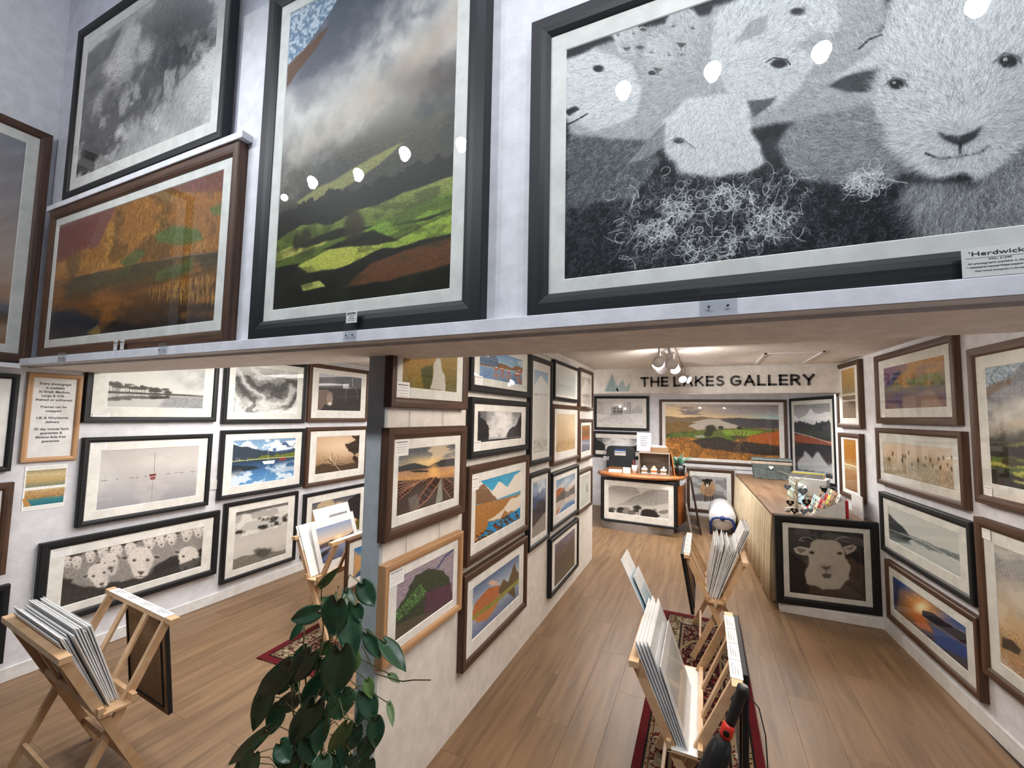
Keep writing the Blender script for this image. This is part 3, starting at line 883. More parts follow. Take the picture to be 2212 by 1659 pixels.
@art
def cow_farm():
    a = Art(320, 230, [(1868, 152), (2115, 178), (2108, 372), (1857, 370)], 56)
    a.c = a.grad([(0, '5a5f66'), (.4, '4a4a4a'), (.6, '2e2a28'), (1, '221f1d')])
    a.strokes(a.pmask([(1868, 152), (1970, 165), (1950, 240), (1868, 240)]), 500, 7, 1, '8a827c', 'c8c0ba', .2, .6, 1.5)
    a.below([(1860, 235), (2115, 240)], '2a2523', rough=.01)
    a.poly([(1865, 250), (1910, 245), (1945, 262), (1950, 300), (1930, 345), (1900, 330), (1870, 372), (1858, 372)], '6b5a50', soft=2, wob=6)
    a.ell(1928, 300, 18, 34, '8c7b70', soft=.2); a.ell(1930, 328, 13, 10, 'd0c6be', soft=.3)
    a.poly([(2005, 215), (2040, 210), (2040, 240), (2005, 240)], 'b8bcc0'); a.line([(2060, 180), (2062, 225)], 3, 'c9cdd0')
    a.line([(2022, 312), (2024, 250), (2030, 240), (2068, 236), (2085, 246), (2090, 300)], 2, 'b9bcc0', .8)
    a.line([(1960, 290), (2110, 282)], 1.5, '8a8a8a', .6)
    a.strokes(a.V > .85, 240, 5, -1.4, '8f8c88', '3c3a38', .1, .5)
    return a.c
@art
def driftwood():
    a = Art(330, 300, [(1857, 522), (2105, 512), (2093, 705), (1840, 747)], 57)
    a.c = a.grad([(0, 'c0a184'), (.3, 'c9ab8a'), (.6, 'a88a6a'), (1, '6a523c')])
    a.mix(a.ell(2000, 580, 90, 60, None, soft=.9) * .5, 'f0dcc0')
    a.poly([(2105, 512), (2060, 520), (2080, 545), (2020, 570), (2040, 600), (2093, 640), (2093, 705), (2060, 640), (2105, 600)], '33271e', soft=2, wob=14)
    a.poly([(1840, 700), (1900, 680), (2000, 690), (2093, 660), (2093, 710), (1840, 750)], '4a392b', soft=4, wob=10)
    for k in range(14):
        x0, y0 = 1975, 690; ang = -PI + k * .2 + a.rng.normal() * .1; L = 40 + a.rng.random() * 60
        p = [(x0 - 20, y0)]
        for i in range(5):
            p.append((p[-1][0] + math.cos(ang) * L / 5, p[-1][1] + math.sin(ang) * L / 5)); ang += a.rng.normal() * .35
        a.line(p, 2.2, '2b1f17' if k % 3 else 'd9c4a8')
    a.line([(1930, 640), (1960, 685), (1995, 725)], 4, 'e0cdb2')
    a.strokes(a.pmask([(2010, 560), (2105, 520), (2105, 640), (2030, 600)]), 260, 8, 0, '1e1610', '6b5540', .1, .6, 1)
    return a.c
@art
def gold_valley():
    a = Art(420, 330, [(1828, 912), (2240, 830), (2240, 1090), (1810, 1175)], 58)
    a.c = a.grad([(0, '4c5060'), (.25, '8a7a66'), (.55, 'c09a66'), (.8, '8a7250'), (1, '4a4030')])
    a.mix(sstep(.5, .75, a.fbm(4, 5, 5)) * (a.V < .5) * .7, 'e0c79a'); a.mix(sstep(.6, .9, a.U) * (a.V < .4) * .7, '3b445c')
    a.poly([(1815, 1030), (1870, 970), (1920, 985), (1960, 1030), (1960, 1060), (1812, 1090)], 'a57f4c', soft=3, wob=8)
    a.poly([(2010, 1010), (2080, 940), (2130, 880), (2260, 800), (2260, 1100), (1990, 1060)], '26242a', soft=2, wob=8)
    a.below([(1810, 1085), (1950, 1060), (2040, 1030), (2240, 1010)], '5c5a30', rough=.03, sc=12)
    a.strokes(a.pmask([(2020, 1040), (2240, 1000), (2240, 1090), (2000, 1090)]), 500, 5, -1, '9aa03a', '2c2e18', .1, .6)
    return a.c
@art
def notice_plain():
    a = Art(40, 90); a.c[:] = hx('f3f2ef'); return a.c
@art
def flyer():
    a = Art(250, 320, None, 60)
    a.c[:] = hx('eef0ee')
    for y in (.035, .065, .93, .96):
        x = .08
        while x < .9:
            L = .03 + a.rng.random() * .06; a.line([(x, y), (x + L, y)], 2, '8a8c8a', .7); x += L + .02
    a.mix((a.V > .1) & (a.V < .48) & (a.U > .04) & (a.U < .97), a.grad([(.1, '8d8468'), (.2, 'c9b78c'), (.35, 'b99f6c'), (.48, '6f8072')]))
    ang = np.arctan2(a.V - .28, a.U - .5)
    a.strokes((a.V > .1) & (a.V < .48), 700, 18, 0, 'f4e6bc', '8a6a3c', .02, .6, .2, 1, ang)
    a.mix((a.V > .54) & (a.V < .9) & (a.U > .04) & (a.U < .97), a.grad([(.54, 'c9b48a'), (.7, 'a87f4e'), (.78, '3f7f86'), (.9, '2f6f7c')]))
    a.strokes((a.V > .56) & (a.V < .74) & (a.U > .1), 220, 16, 0, 'e0c48c', '7a4f2c', .05, .6, .3, 2)
    a.mix(a.pmask([(.0, .72), (.08, .7), (.22, .9), (.06, .9)]), 'b88a52')
    return a.c

# --- partition wall
@art
def autumn_stream():
    a = Art(480, 330, [(410, 20), (922, 10), (900, 460), (400, 420)], 61)
    a.c = a.grad([(0, 'a8683a'), (.5, '9a7a40'), (1, '5c5a34')], a.V * .7 + a.U * .35)
    a.strokes(np.ones_like(a.U), 3600, 9, 1, '5a3a1c', 'e39a4c', .2, .6, 1.5)
    a.strokes(a.pmask([(640, 20), (922, 10), (900, 460), (760, 440), (720, 250)]), 2200, 8, 1, '3e4028', 'a5a06c', .2, .6, 1.5)
    a.strokes(a.pmask([(400, 330), (640, 330), (640, 440), (400, 420)]), 700, 9, 1, '2c3a20', 'd8c23c', .2, .6, 1.5)
    a.poly([(540, 280), (640, 240), (660, 420), (560, 430)], '3e4426', soft=8, wob=14, alpha=.8)
    m = a.poly([(680, 185), (720, 175), (725, 250), (760, 320), (770, 440), (620, 425), (650, 330), (650, 250)], 'c2beb4', soft=3, wob=12)
    a.strokes(m, 900, 8, 1.5, '6a675e', 'f7f5f0', .05, .6, .6)
    a.line([(420, 220), (520, 195), (580, 150), (590, 110)], 5, '4a3220'); a.line([(580, 150), (640, 200)], 3, '4a3220')
    return a.c
@art
def launch_boats():
    a = Art(480, 360, [(372, 1005), (895, 915), (875, 1430), (350, 1615)], 62)
    n = a.fbm(4, 5, 5)
    a.c = a.grad([(0, '50555a'), (.15, '6f7478'), (.28, 'a79a88'), (.38, 'e8b070'), (.45, 'c8916a'), (1, '6b5648')])
    a.mix(sstep(.5, .8, a.fbm(3, 7, 5)) * (a.V < .35) * .7, 'e9cfa8'); a.mix(a.ell(660, 1110, 150, 50, None, soft=.9) * .7, 'ffd890')
    a.below([(370, 1165), (440, 1140), (520, 1120), (545, 1130), (640, 1140), (700, 1110), (760, 1080), (810, 1070), (890, 1050)], '3a3a3c', rough=.02)
    a.mix(a.pmask([(362, 1210), (640, 1160), (890, 1120), (885, 1300), (360, 1320)], 3), a.grad([(.40, 'b58c68'), (.5, 'd09a5c'), (.65, '8a6a52')]))
    a.mix(a.ell(690, 1200, 40, 80, None, soft=.8) * .8, 'f5bf70')
    a.poly([(470, 1195), (560, 1180), (640, 1180), (640, 1192), (520, 1205)], '33302e')
    a.poly([(360, 1290), (885, 1230), (880, 1440), (345, 1620)], '4a3c36', soft=4)
    a.strokes(a.V > .72, 900, 5, 1, '2a2624', '7a6c64', .1, .5, 1.5)
    def boat(p, q, wd, c='5a3428'):
        (x0, y0), (x1, y1) = p, q
        dx, dy = x1 - x0, y1 - y0; L = math.hypot(dx, dy); nx, ny = -dy / L * wd, dx / L * wd
        mid = (x0 + dx * .45, y0 + dy * .45)
        a.poly([p, (mid[0] + nx, mid[1] + ny), (q[0] + nx * .8, q[1] + ny * .8), (q[0] - nx * .8, q[1] - ny * .8), (mid[0] - nx, mid[1] - ny)], c)
        a.poly([(x0 + dx * .15, y0 + dy * .15), (mid[0] + nx * .7, mid[1] + ny * .7), (q[0] + nx * .55, q[1] + ny * .55), (q[0] - nx * .55, q[1] - ny * .55), (mid[0] - nx * .7, mid[1] - ny * .7)], '33211a')
        for t in (.35, .5, .65, .8):
            c0 = (x0 + dx * t, y0 + dy * t); a.line([(c0[0] + nx * .7, c0[1] + ny * .7), (c0[0] - nx * .7, c0[1] - ny * .7)], 3, 'a0705a')
        a.line([p, (mid[0] + nx, mid[1] + ny), (q[0] + nx * .8, q[1] + ny * .8)], 3, 'c89a7c'); a.line([p, (mid[0] - nx, mid[1] - ny), (q[0] - nx * .8, q[1] - ny * .8)], 3, 'b07f66')
    for i in range(5): boat((600 - i * 20, 1265 + i * 12), (370, 1330 + i * 28), 16, '6b4234')
    boat((690, 1235), (600, 1300), 22); boat((770, 1230), (880, 1400), 50, '50352a'); boat((500, 1560), (730, 1250), 40, '7a4c3c')
    a.poly([(735, 1290), (760, 1240), (770, 1440), (700, 1500)], '8f9488', soft=2)
    a.poly([(455, 1440), (540, 1400), (560, 1500), (480, 1560)], '6f6c66', soft=4, alpha=.8)
    return a.c
@art
def harbour_blue():
    a = Art(420, 290, [(1115, 40), (1516, 100), (1497, 383), (1105, 330)], 63)
    a.c = a.grad([(0, '4f82b4'), (.4, '9bbcd4'), (.5, 'a9bccb'), (.65, '6f8fb4'), (1, '5a7fae')])
    a.mix(sstep(.5, .8, a.fbm(3, 5, 5)) * (a.V < .4) * .6, 'e4e9ec')
    a.below([(1110, 180), (1200, 165), (1300, 175), (1400, 205), (1440, 180), (1516, 190)], '8a6040', rough=.04, to=[(1110, 215), (1516, 235)])
    a.poly([(1112, 150), (1150, 60), (1230, 100), (1260, 130), (1265, 215), (1112, 200)], '46607f'); a.poly([(1160, 60), (1185, 50), (1190, 130), (1160, 130)], 'e6e8ea')
    for y in (120, 140, 160, 180): a.line([(1120, y), (1255, y + 18)], 2, 'dfe4ea')
    for (x, y, r) in ((1250, 235, 22), (1300, 240, 18), (1357, 255, 16), (1470, 240, 34), (1450, 275, 36)):
        a.poly([(x - r, y - 10), (x + r, y - 6), (x + r * .7, y + 12), (x - r * .7, y + 10)], 'b5502c'); a.poly([(x - r * .5, y - 22), (x + r * .4, y - 20), (x + r * .4, y - 8), (x - r * .5, y - 10)], 'e8e4de')
    for (x, y) in ((1357, 300), (1450, 320), (1480, 345), (1300, 290), (1240, 290)): a.strokes(a.ell(x, y, 24, 34, None), 90, 12, 1.2, 'a04a28', 'd97a44', .1, .7, .5, 2)
    a.strokes(a.V > .6, 260, 8, 0, '3f5f8c', 'a8c0d8', .05, .5)
    return a.c
@art
def misty_falls():
    a = Art(420, 270, [(1100, 632), (1502, 638), (1487, 880), (1083, 932)], 64)
    n = a.fbm(5, 3, 5)
    a.c = a.grad([(0, '77777a'), (.4, 'a4a4a6'), (.8, 'dcdcdc'), (1, '55565a')])
    a.mix(sstep(.35, .7, a.fbm(9, 3, 5)) * .7, '55565a'); a.mix(a.ell(1330, 740, 90, 140, None, soft=.8, wob=.5), 'f4f4f4')
    a.strokes(a.pmask([(1180, 640), (1480, 640), (1420, 860), (1200, 880)]), 1400, 16, 1.7, '6a6b6e', 'ffffff', .01, .45, .25)
    a.poly([(1100, 632), (1120, 640), (1130, 700), (1170, 720), (1200, 800), (1195, 900), (1085, 935)], '1c1d20', soft=2, wob=14)
    a.strokes(a.pmask([(1100, 700), (1190, 740), (1190, 880), (1090, 880)]), 220, 4, 1, 'a0a1a3', '1a1a1c', .2, .6, 1.5)
    a.poly([(1502, 638), (1470, 700), (1440, 760), (1380, 800), (1350, 870), (1490, 860)], '3c3d41', soft=2, wob=12)
    a.poly([(1490, 690), (1430, 790), (1420, 860), (1490, 850)], '1d1e21', soft=2, wob=10)
    a.below([(1085, 915), (1250, 885), (1487, 862)], '2c2e33', soft=4)
    a.strokes(a.V > .9, 160, 10, 0, '1a1b1e', 'b0b1b3', 0, .6, .1)
    return a.c
@art
def alpine_tarn():
    a = Art(440, 360, [(1073, 1290), (1495, 1165), (1478, 1616), (1065, 1864)], 65)
    a.c = a.grad([(0, '0f93c8'), (.4, '3cb4da')])
    a.below([(1075, 1320), (1120, 1290), (1180, 1330), (1230, 1380), (1290, 1280), (1330, 1300), (1370, 1320), (1440, 1210), (1495, 1180)], 'e9e4da', rough=.04)
    mt = a.V < .52
    a.strokes(a.pmask([(1075, 1320), (1180, 1340), (1290, 1290), (1495, 1200), (1495, 1400), (1290, 1480), (1075, 1450)]), 500, 12, 1, '8a7f74', 'ffffff', .05, .6, .8)
    a.poly([(1075, 1360), (1150, 1300), (1230, 1390), (1290, 1470), (1075, 1500)], '7a5840', soft=2, wob=8)
    a.strokes(a.pmask([(1075, 1330), (1150, 1300), (1200, 1350), (1150, 1400), (1075, 1400)]), 200, 7, 1, 'f0ece6', '4a3c30', .1, .7, 1)
    a.below([(1070, 1500), (1200, 1480), (1290, 1440), (1360, 1410), (1485, 1360)], '4a9ac8', soft=1, to=[(1070, 1520), (1290, 1465), (1485, 1390)])
    lo = a.pmask([(1068, 1510), (1290, 1450), (1488, 1390), (1478, 1620), (1065, 1870)])
    a.mix(lo, 'a8743a'); a.strokes(lo, 1500, 7, .3, '4a3018', 'e0a858', .1, .6, .8)
    a.poly([(1330, 1520), (1400, 1440), (1485, 1400), (1480, 1520), (1380, 1560)], 'e6dccb', soft=2, wob=12)
    a.poly([(1180, 1640), (1290, 1570), (1360, 1510), (1300, 1620), (1220, 1640)], 'dcd2c0', soft=2, wob=10)
    a.poly([(1090, 1820), (1170, 1740), (1200, 1660), (1300, 1620), (1400, 1560), (1480, 1510), (1478, 1616), (1300, 1720)], '1287c4', soft=2, wob=12)
    for i in range(42):
        x = 1075 + a.rng.random() * 400; y = 1880 - (x - 1065) * .6 - a.rng.random() * 110
        a.ell(x, y, 8 + a.rng.random() * 14, 6 + a.rng.random() * 8, '6b3c24' if i % 2 else '3a2418', soft=.2)
    return a.c
@art
def ivy_slate():
    a = Art(480, 340, [(370, 870), (893, 545), (855, 1068), (325, 1440)], 66)
    a.c[:] = hx('9a8c98')
    a.strokes(np.ones_like(a.U), 4200, 8, .7, '6a5f70', 'cfc4cc', .05, .5, .6)
    a.line([(893, 555), (800, 640), (720, 760)], 12, '3e4a72')
    m = a.poly([(520, 850), (640, 770), (780, 790), (830, 860), (855, 1068), (325, 1440), (345, 1180), (440, 1000)], '3c4436', soft=3, wob=14)
    a.strokes(m, 2400, 6, 1, '1c2418', '6f8a58', .15, .7, 1.5)
    a.strokes(a.pmask([(345, 1180), (560, 920), (620, 1000), (360, 1260)]), 500, 7, -.6, '4f9a3c', '9ad07c', .15, .8, 1, 2)
    rd = a.pmask([(600, 1000), (850, 900), (855, 1068), (560, 1280), (600, 1100)], 6, 10); a.mix(rd * .8, '5c3a4c'); a.strokes(rd, 500, 6, 1, '3a1f2e', '9a6a7c', .1, .6, 1.5)
    a.fur(np.ones_like(a.U), 9000, 7, 1, .5, .1, 2, .7)
    lo = a.pmask([(325, 1300), (560, 1200), (700, 1170), (325, 1440)], 4); a.mix(lo * .8, '5c5444'); a.strokes(lo, 500, 5, 1, '2c281e', 'a89c84', .1, .6, 1.5)
    return a.c
@art
def castle_reflection():
    a = Art(440, 320, [(1060, 935), (1485, 615), (1458, 1000), (1028, 1468)], 67)
    a.c = a.grad([(0, '51698f'), (.25, '8fa0b8'), (.5, 'b9c0c8'), (.75, '8a98b0'), (1, '5a6c90')])
    a.mix(a.ell(1255, 885, 40, 26, None, soft=.5, wob=.6), 'd8b8a0')
    for s_ in (0, 1):
        pass
    a.poly([(1042, 1210), (1080, 1090), (1150, 1000), (1210, 930), (1300, 910), (1330, 940), (1260, 1060), (1045, 1230)], 'b5683a', soft=1.5, wob=6)
    a.poly([(1045, 1240), (1150, 1120), (1260, 1060), (1300, 1040), (1240, 1160), (1180, 1240), (1100, 1280)], 'c07a44', soft=1.5, wob=6)
    a.poly([(1300, 940), (1345, 850), (1380, 880), (1440, 700), (1455, 780), (1470, 790), (1472, 870), (1300, 1000)], '5c4c2a', soft=1.5, wob=4)
    a.poly([(1330, 1010), (1360, 960), (1400, 1000), (1430, 1020), (1430, 900), (1320, 960)], '54462a', soft=1.5, wob=4)
    a.poly([(1045, 1225), (1240, 1060), (1470, 840), (1470, 875), (1250, 1095), (1048, 1260)], '8c8a34', soft=1, wob=4)
    a.strokes(a.pmask([(1060, 1190), (1250, 960), (1260, 1060), (1060, 1230)]), 200, 7, -1.5, '3c2a18', 'e0a868', .05, .6)
    return a.c
@art
def tall_reeds():
    a = Art(180, 480, [(1615, 243), (1742, 280), (1727, 1005), (1590, 1030)], 68)
    a.c = a.grad([(0, '8fb0cc'), (.18, 'b4c6d6'), (.24, 'e2e4e4'), (1, 'dcdcd8')])
    a.poly([(1612, 390), (1640, 350), (1676, 300), (1710, 350), (1738, 395), (1738, 460), (1612, 450)], 'e4e8ea', soft=1, wob=3)
    a.strokes(a.pmask([(1612, 390), (1676, 305), (1738, 395), (1738, 455), (1612, 450)]), 90, 9, 1, '9aa8b0', 'ffffff', .02, .6, .5)
    a.strokes(a.pmask([(1612, 462), (1738, 472), (1738, 482), (1612, 474)]), 90, 4, 0, '3a4248', '8a9296', .1, .7)
    a.strokes(a.pmask([(1600, 900), (1735, 900), (1727, 1005), (1590, 1030)]), 300, 16, -PI / 2, '6a6a5a', 'a0a088', .02, .6, .15)
    a.strokes(a.pmask([(1605, 560), (1735, 560), (1735, 950), (1595, 950)]), 230, 10, -PI / 2, '7a7a6a', 'b9b9a8', .02, .6, .25)
    return a.c
@art
def blue_fells():
    a = Art(260, 300, [(1600, 1290), (1725, 1240), (1705, 1754), (1583, 1794)], 69)
    a.c = a.grad([(0, '8fa8c4'), (.2, '6a84a8'), (.4, '3b4a66'), (.65, '3a3840'), (.8, '7d7874'), (1, 'b0aca8')])
    a.mix(sstep(.45, .7, a.fbm(4, 5, 5)) * (a.V < .35) * .8, 'e0e6ec')
    a.below([(1585, 1440), (1650, 1390), (1720, 1330)], '33456e', rough=.06, alpha=.8); a.below([(1585, 1560), (1650, 1480), (1715, 1440)], '2f2c34', rough=.05, alpha=.9)
    lo = a.pmask([(1583, 1700), (1720, 1560), (1710, 1760), (1583, 1800)], 4); a.mix(lo, '8f8a86'); a.strokes(lo, 400, 7, -.6, '4a4644', 'd8d4d0', .05, .6)
    return a.c
@art
def jetty():
    a = Art(300, 180, [(1808, 225), (1990, 280), (1985, 495), (1800, 490)], 70)
    a.c = a.grad([(0, 'd4d8d6'), (.5, 'c9cfce'), (.7, 'b9c0c0'), (1, 'd0d4d2')])
    a.line([(1850, 395), (1935, 405)], 1.6, '55595a'); a.line([(1935, 395), (1935, 418)], 2, '4a4e50'); a.mix(a.ell(1960, 350, 60, 40, None, soft=.9) * .4, 'a4b4bc')
    return a.c
@art
def sepia_reeds():
    a = Art(300, 210, [(1812, 660), (1985, 655), (1980, 970), (1803, 1030)], 71)
    a.c = a.grad([(0, 'dcc8aa'), (.4, 'e4cfae'), (1, 'c9a87c')])
    a.mix(a.ell(1880, 820, 50, 90, None, soft=.9) * .3, 'b0906a')
    a.strokes(a.V > .78, 330, 30, -PI / 2, '6b5030', 'b08c58', .01, .55, .1)
    return a.c
@art
def reed_bed():
    a = Art(460, 230, [(233, 490), (523, 518), (530, 692), (240, 622)], 72)
    a.c = a.grad([(0, 'd9c6b4'), (.3, 'd8bfa4'), (.6, 'c8b49c'), (1, 'a8987c')])
    a.mix(sstep(.4, .8, a.fbm(3, 4, 4)) * .3, 'ece2d4')
    a.mix(a.ell(380, 590, 60, 30, None, soft=.9, wob=.5) * .4, '8a8064')
    a.strokes(a.V > .55, 520, 34, -PI / 2, '5a5238', 'a09472', .01, .6, .12)
    a.strokes((a.V > .5) & (a.U < .15), 60, 60, -PI / 2 - .1, '3c3826', '6a6248', .01, .7, .1)
    for i in range(26):
        x = a.rng.random(); y = .2 + a.rng.random() * .4; q = [(233 + x * 290, 495 + x * 30 + y * 150)]
        a.ell(q[0][0], q[0][1], 3, 9, '4a4028', soft=.4, alpha=.85)
    return a.c
@art
def coast_sky():
    a = Art(300, 230, [(1812, 1270), (1985, 1195), (1975, 1484), (1800, 1604)], 73)
    a.c = a.grad([(0, '8fa9c4'), (.3, 'e0dcd4'), (.45, 'c4a894'), (1, 'c4ccd4')])
    a.mix(np.abs(np.sin(a.U * 4 + a.V * 9)) ** 3 * (a.V < .4) * .6, '6f90b8')
    a.poly([(1808, 1370), (1850, 1335), (1870, 1360), (1920, 1370), (1985, 1300), (1983, 1380), (1880, 1440), (1806, 1480)], '5c5a58', soft=2, wob=8)
    a.poly([(1808, 1370), (1850, 1330), (1890, 1350), (1810, 1430)], 'b0603c', soft=2, wob=6)
    a.strokes(a.pmask([(1810, 1440), (1985, 1370), (1985, 1390), (1810, 1470)]), 120, 5, -.4, 'e8e0d8', '8a7f78', 0, .7)
    a.poly([(1803, 1600), (1900, 1480), (1975, 1440), (1975, 1484)], '2a64a8', soft=10, wob=14, alpha=.8)
    a.poly([(1803, 1560), (1840, 1500), (1835, 1540), (1802, 1604)], 'd0703c', soft=4, alpha=.8)
    return a.c
@art
def dark_moor():
    a = Art(300, 250, [(1800, 535), (1985, 385), (1970, 775), (1787, 920)], 74)
    a.c = a.grad([(0, '6f7590'), (.2, '77718a'), (.35, '5c5048'), (.7, '60583a'), (1, '6a7034')])
    a.strokes(a.V > .3, 1000, 9, -.5, '3c3428', '8a7f50', .03, .4)
    a.below([(1797, 590), (1850, 520), (1900, 540), (1985, 440)], '54464a', rough=.05, alpha=.5)
    for i in range(10): a.line([(1830 + i * 8, 640 - i * 7), (1834 + i * 8, 636 - i * 7)], 2, 'e0e0e8')
    return a.c * .9
@art
def pale_summit():
    a = Art(200, 200, [(2045, 310), (2125, 335), (2118, 570), (2030, 560)], 75)
    a.c = a.grad([(0, 'b9b4ac'), (.5, 'c9c6c0'), (1, 'dcdad4')])
    a.poly([(2040, 430), (2085, 330), (2120, 400), (2120, 460), (2040, 460)], 'e4e2dc', soft=3, wob=6); a.line([(2032, 478), (2122, 485)], 2, '8a8478')
    a.strokes(a.ell(2075, 492, 25, 12, None), 120, 4, 1, '4a3c2c', '8a7458', .1, .8, 1.5); a.strokes(a.ell(2060, 540, 24, 12, None), 80, 4, 1, '5a4c3c', '9a8468', .1, .8, 1.5)
    return a.c
@art
def autumn_tarn():
    a = Art(220, 220, [(2045, 770), (2118, 755), (2112, 985), (2035, 1015)], 76)
    a.c = a.grad([(0, 'a87c4a'), (.35, '7c5230'), (.5, 'b0622c'), (.6, '7f8ca4'), (1, '5c5f70')])
    a.strokes(a.V < .55, 500, 6, .8, '3c2614', 'e09a54', .05, .6, .8); a.strokes(a.V > .55, 260, 7, 0, 'c87c3c', '3c4660', .02, .6)
    return a.c
@art
def pale_mist():
    a = Art(220, 200, [(2040, 1245), (2118, 1190), (2108, 1469), (2020, 1534)], 77)
    a.c = a.grad([(0, 'c4c6c0'), (.5, 'd0d2cc'), (1, 'c2c4be')])
    a.poly([(2085, 1300), (2095, 1280), (2100, 1360), (2080, 1370)], '8a8f8c', soft=4, alpha=.8)
    a.strokes(a.V > .6, 120, 9, -.4, '9a9f9c', 'e4e6e0', .03, .5)
    return a.c

# --- wall on the far side of the aisle
@art
def purple_autumn():
    a = Art(440, 210, None, 81)
    a.c = a.grad([(0, '7a5a72'), (.25, 'a07858'), (.5, '5c5a34'), (.75, '6a4c5c'), (1, '8a6a60')])
    a.mix(a.pmask([(0, 0), (.3, 0), (.2, .3), (0, .42)], 4, 10), '755078'); a.mix(a.pmask([(0, .45), (.28, .1), (.34, .2), (.1, .5)], 4, 12), '2f3566')
    m = a.pmask([(.3, 0), (1, 0), (1, .5), (.3, .5)], 8, 20); a.mix(m * sstep(.3, .7, a.fbm(6, 5, 5)), 'b98648')
    a.strokes(a.V < .6, 1300, 7, -1.4, '5a5a2c', 'd09a50', .08, .5, .6)
    a.mix(a.pmask([(.4, .35), (.9, .3), (.95, .5), (.45, .5)], 6, 14) * .7, '6f8450')
    lo = (a.V > .55); a.mix(lo * sstep(.45, .8, a.fbm(4, 6, 5)) * .7, '4a3f66')
    a.mix(a.pmask([(.34, .72), (.8, .66), (.95, 1), (.3, 1)], 8, 12) * .55, 'b99a7a')
    a.strokes(a.pmask([(.1, .5), (.3, .45), (.3, .55), (.1, .6)]), 70, 4, 0, 'ffffff', 'd8d0c8', .05, .8)
    return a.c
@art
def misty_mere():
    a = Art(440, 230, [(255, 755), (548, 872), (558, 1062), (262, 893)], 82)
    a.c = a.grad([(0, 'c9ccca'), (.5, 'd2d4d0'), (1, 'bfc4c4')])
    a.poly([(256, 790), (290, 820), (330, 860), (355, 890), (330, 900), (262, 880), (258, 850)], '3c4244', soft=4, wob=10)
    a.poly([(340, 875), (420, 910), (550, 960), (555, 985), (420, 935), (350, 895)], '7d8688', soft=5, wob=10)
    a.line([(262, 852), (400, 905), (556, 998)], 4, 'e8eae8')
    a.poly([(262, 865), (340, 900), (350, 915), (262, 895)], '55605f', soft=5, alpha=.7)
    return a.c
@art
def blue_sunset():
    a = Art(440, 230, [(272, 1040), (580, 1268), (587, 1448), (282, 1185)], 83)
    a.c = a.grad([(0, '3a5a94'), (.3, '8a7484'), (.45, '6a6478'), (.6, '3c4258'), (1, '4a4048')])
    a.mix(a.ell(385, 1175, 90, 60, None, soft=.9) * .9, 'f0a050'); a.mix(a.ell(395, 1180, 26, 20, None, soft=.9), 'fff0c0')
    a.line([(330, 1130), (385, 1170)], 3, 'ffc890', .6)
    a.poly([(400, 1190), (440, 1205), (500, 1250), (583, 1300), (585, 1345), (480, 1270), (400, 1215)], '26242c', soft=2, wob=8)
    a.poly([(275, 1050), (310, 1080), (300, 1110), (290, 1190), (280, 1185)], '22305c', soft=10, alpha=.8)
    a.poly([(440, 1260), (585, 1350), (587, 1400), (450, 1330)], '2f4f94', soft=8, alpha=.8)
    a.poly([(340, 1190), (400, 1215), (450, 1290), (380, 1260)], 'd8743c', soft=8, alpha=.8)
    a.below([(282, 1190), (400, 1290), (587, 1440)], '5c4434', soft=8, alpha=.7)
    a.poly([(278, 1040), (330, 1070), (320, 1100), (285, 1080)], '2f4c8c', soft=10, alpha=.7)
    return a.c
@art
def gold_dawn():
    a = Art(440, 480, [(685, 915), (1000, 1020), (1010, 1720), (725, 1415)], 84)
    a.c = a.grad([(0, '9a9a9e'), (.35, 'b9b2a8'), (.6, 'c4a884'), (.8, 'b98f5c'), (1, 'a88468')])
    a.mix(sstep(.45, .8, a.fbm(4, 5, 5)) * .5, 'dcd0c0'); a.mix(sstep(.5, .9, a.fbm(3, 5, 5)) * .35, '77787e')
    a.poly([(722, 1310), (745, 1320), (760, 1350), (755, 1370), (725, 1355)], '3c3024', soft=2, wob=8)
    return a.c
@art
def gold_falls():
    a = Art(240, 330, None, 85)
    a.c = a.grad([(0, 'c49a54'), (.35, '9a8040'), (.5, '8a7c5c'), (.7, '6c5c4a'), (1, '7c6a54')])
    a.strokes(a.V < .5, 900, 6, -1.4, '5c4a20', 'e0b468', .1, .6, .8)
    a.mix((np.abs(a.V - .52) < .02) | (np.abs(a.V - .64) < .015), 'd8d4c8'); a.strokes(a.V > .64, 160, 16, 1.5, 'e0d8cc', '6a5844', .05, .6, .5)
    return a.c
@art
def orange_wood():
    a = Art(240, 330, None, 86)
    a.c = a.grad([(0, 'b07828'), (.35, 'a86c24'), (.55, 'b8a078'), (.65, 'a0703c'), (1, '84603c')])
    a.strokes(a.V < .5, 1200, 5, 1, '5c3a10', 'e09c38', .2, .6, 1.5); a.mix(np.abs(a.V - .5) < .012, 'ece4d4'); a.strokes(a.V > .6, 300, 14, 1.5, '5c4428', 'd8b484', .02, .5, .15)
    return a.c

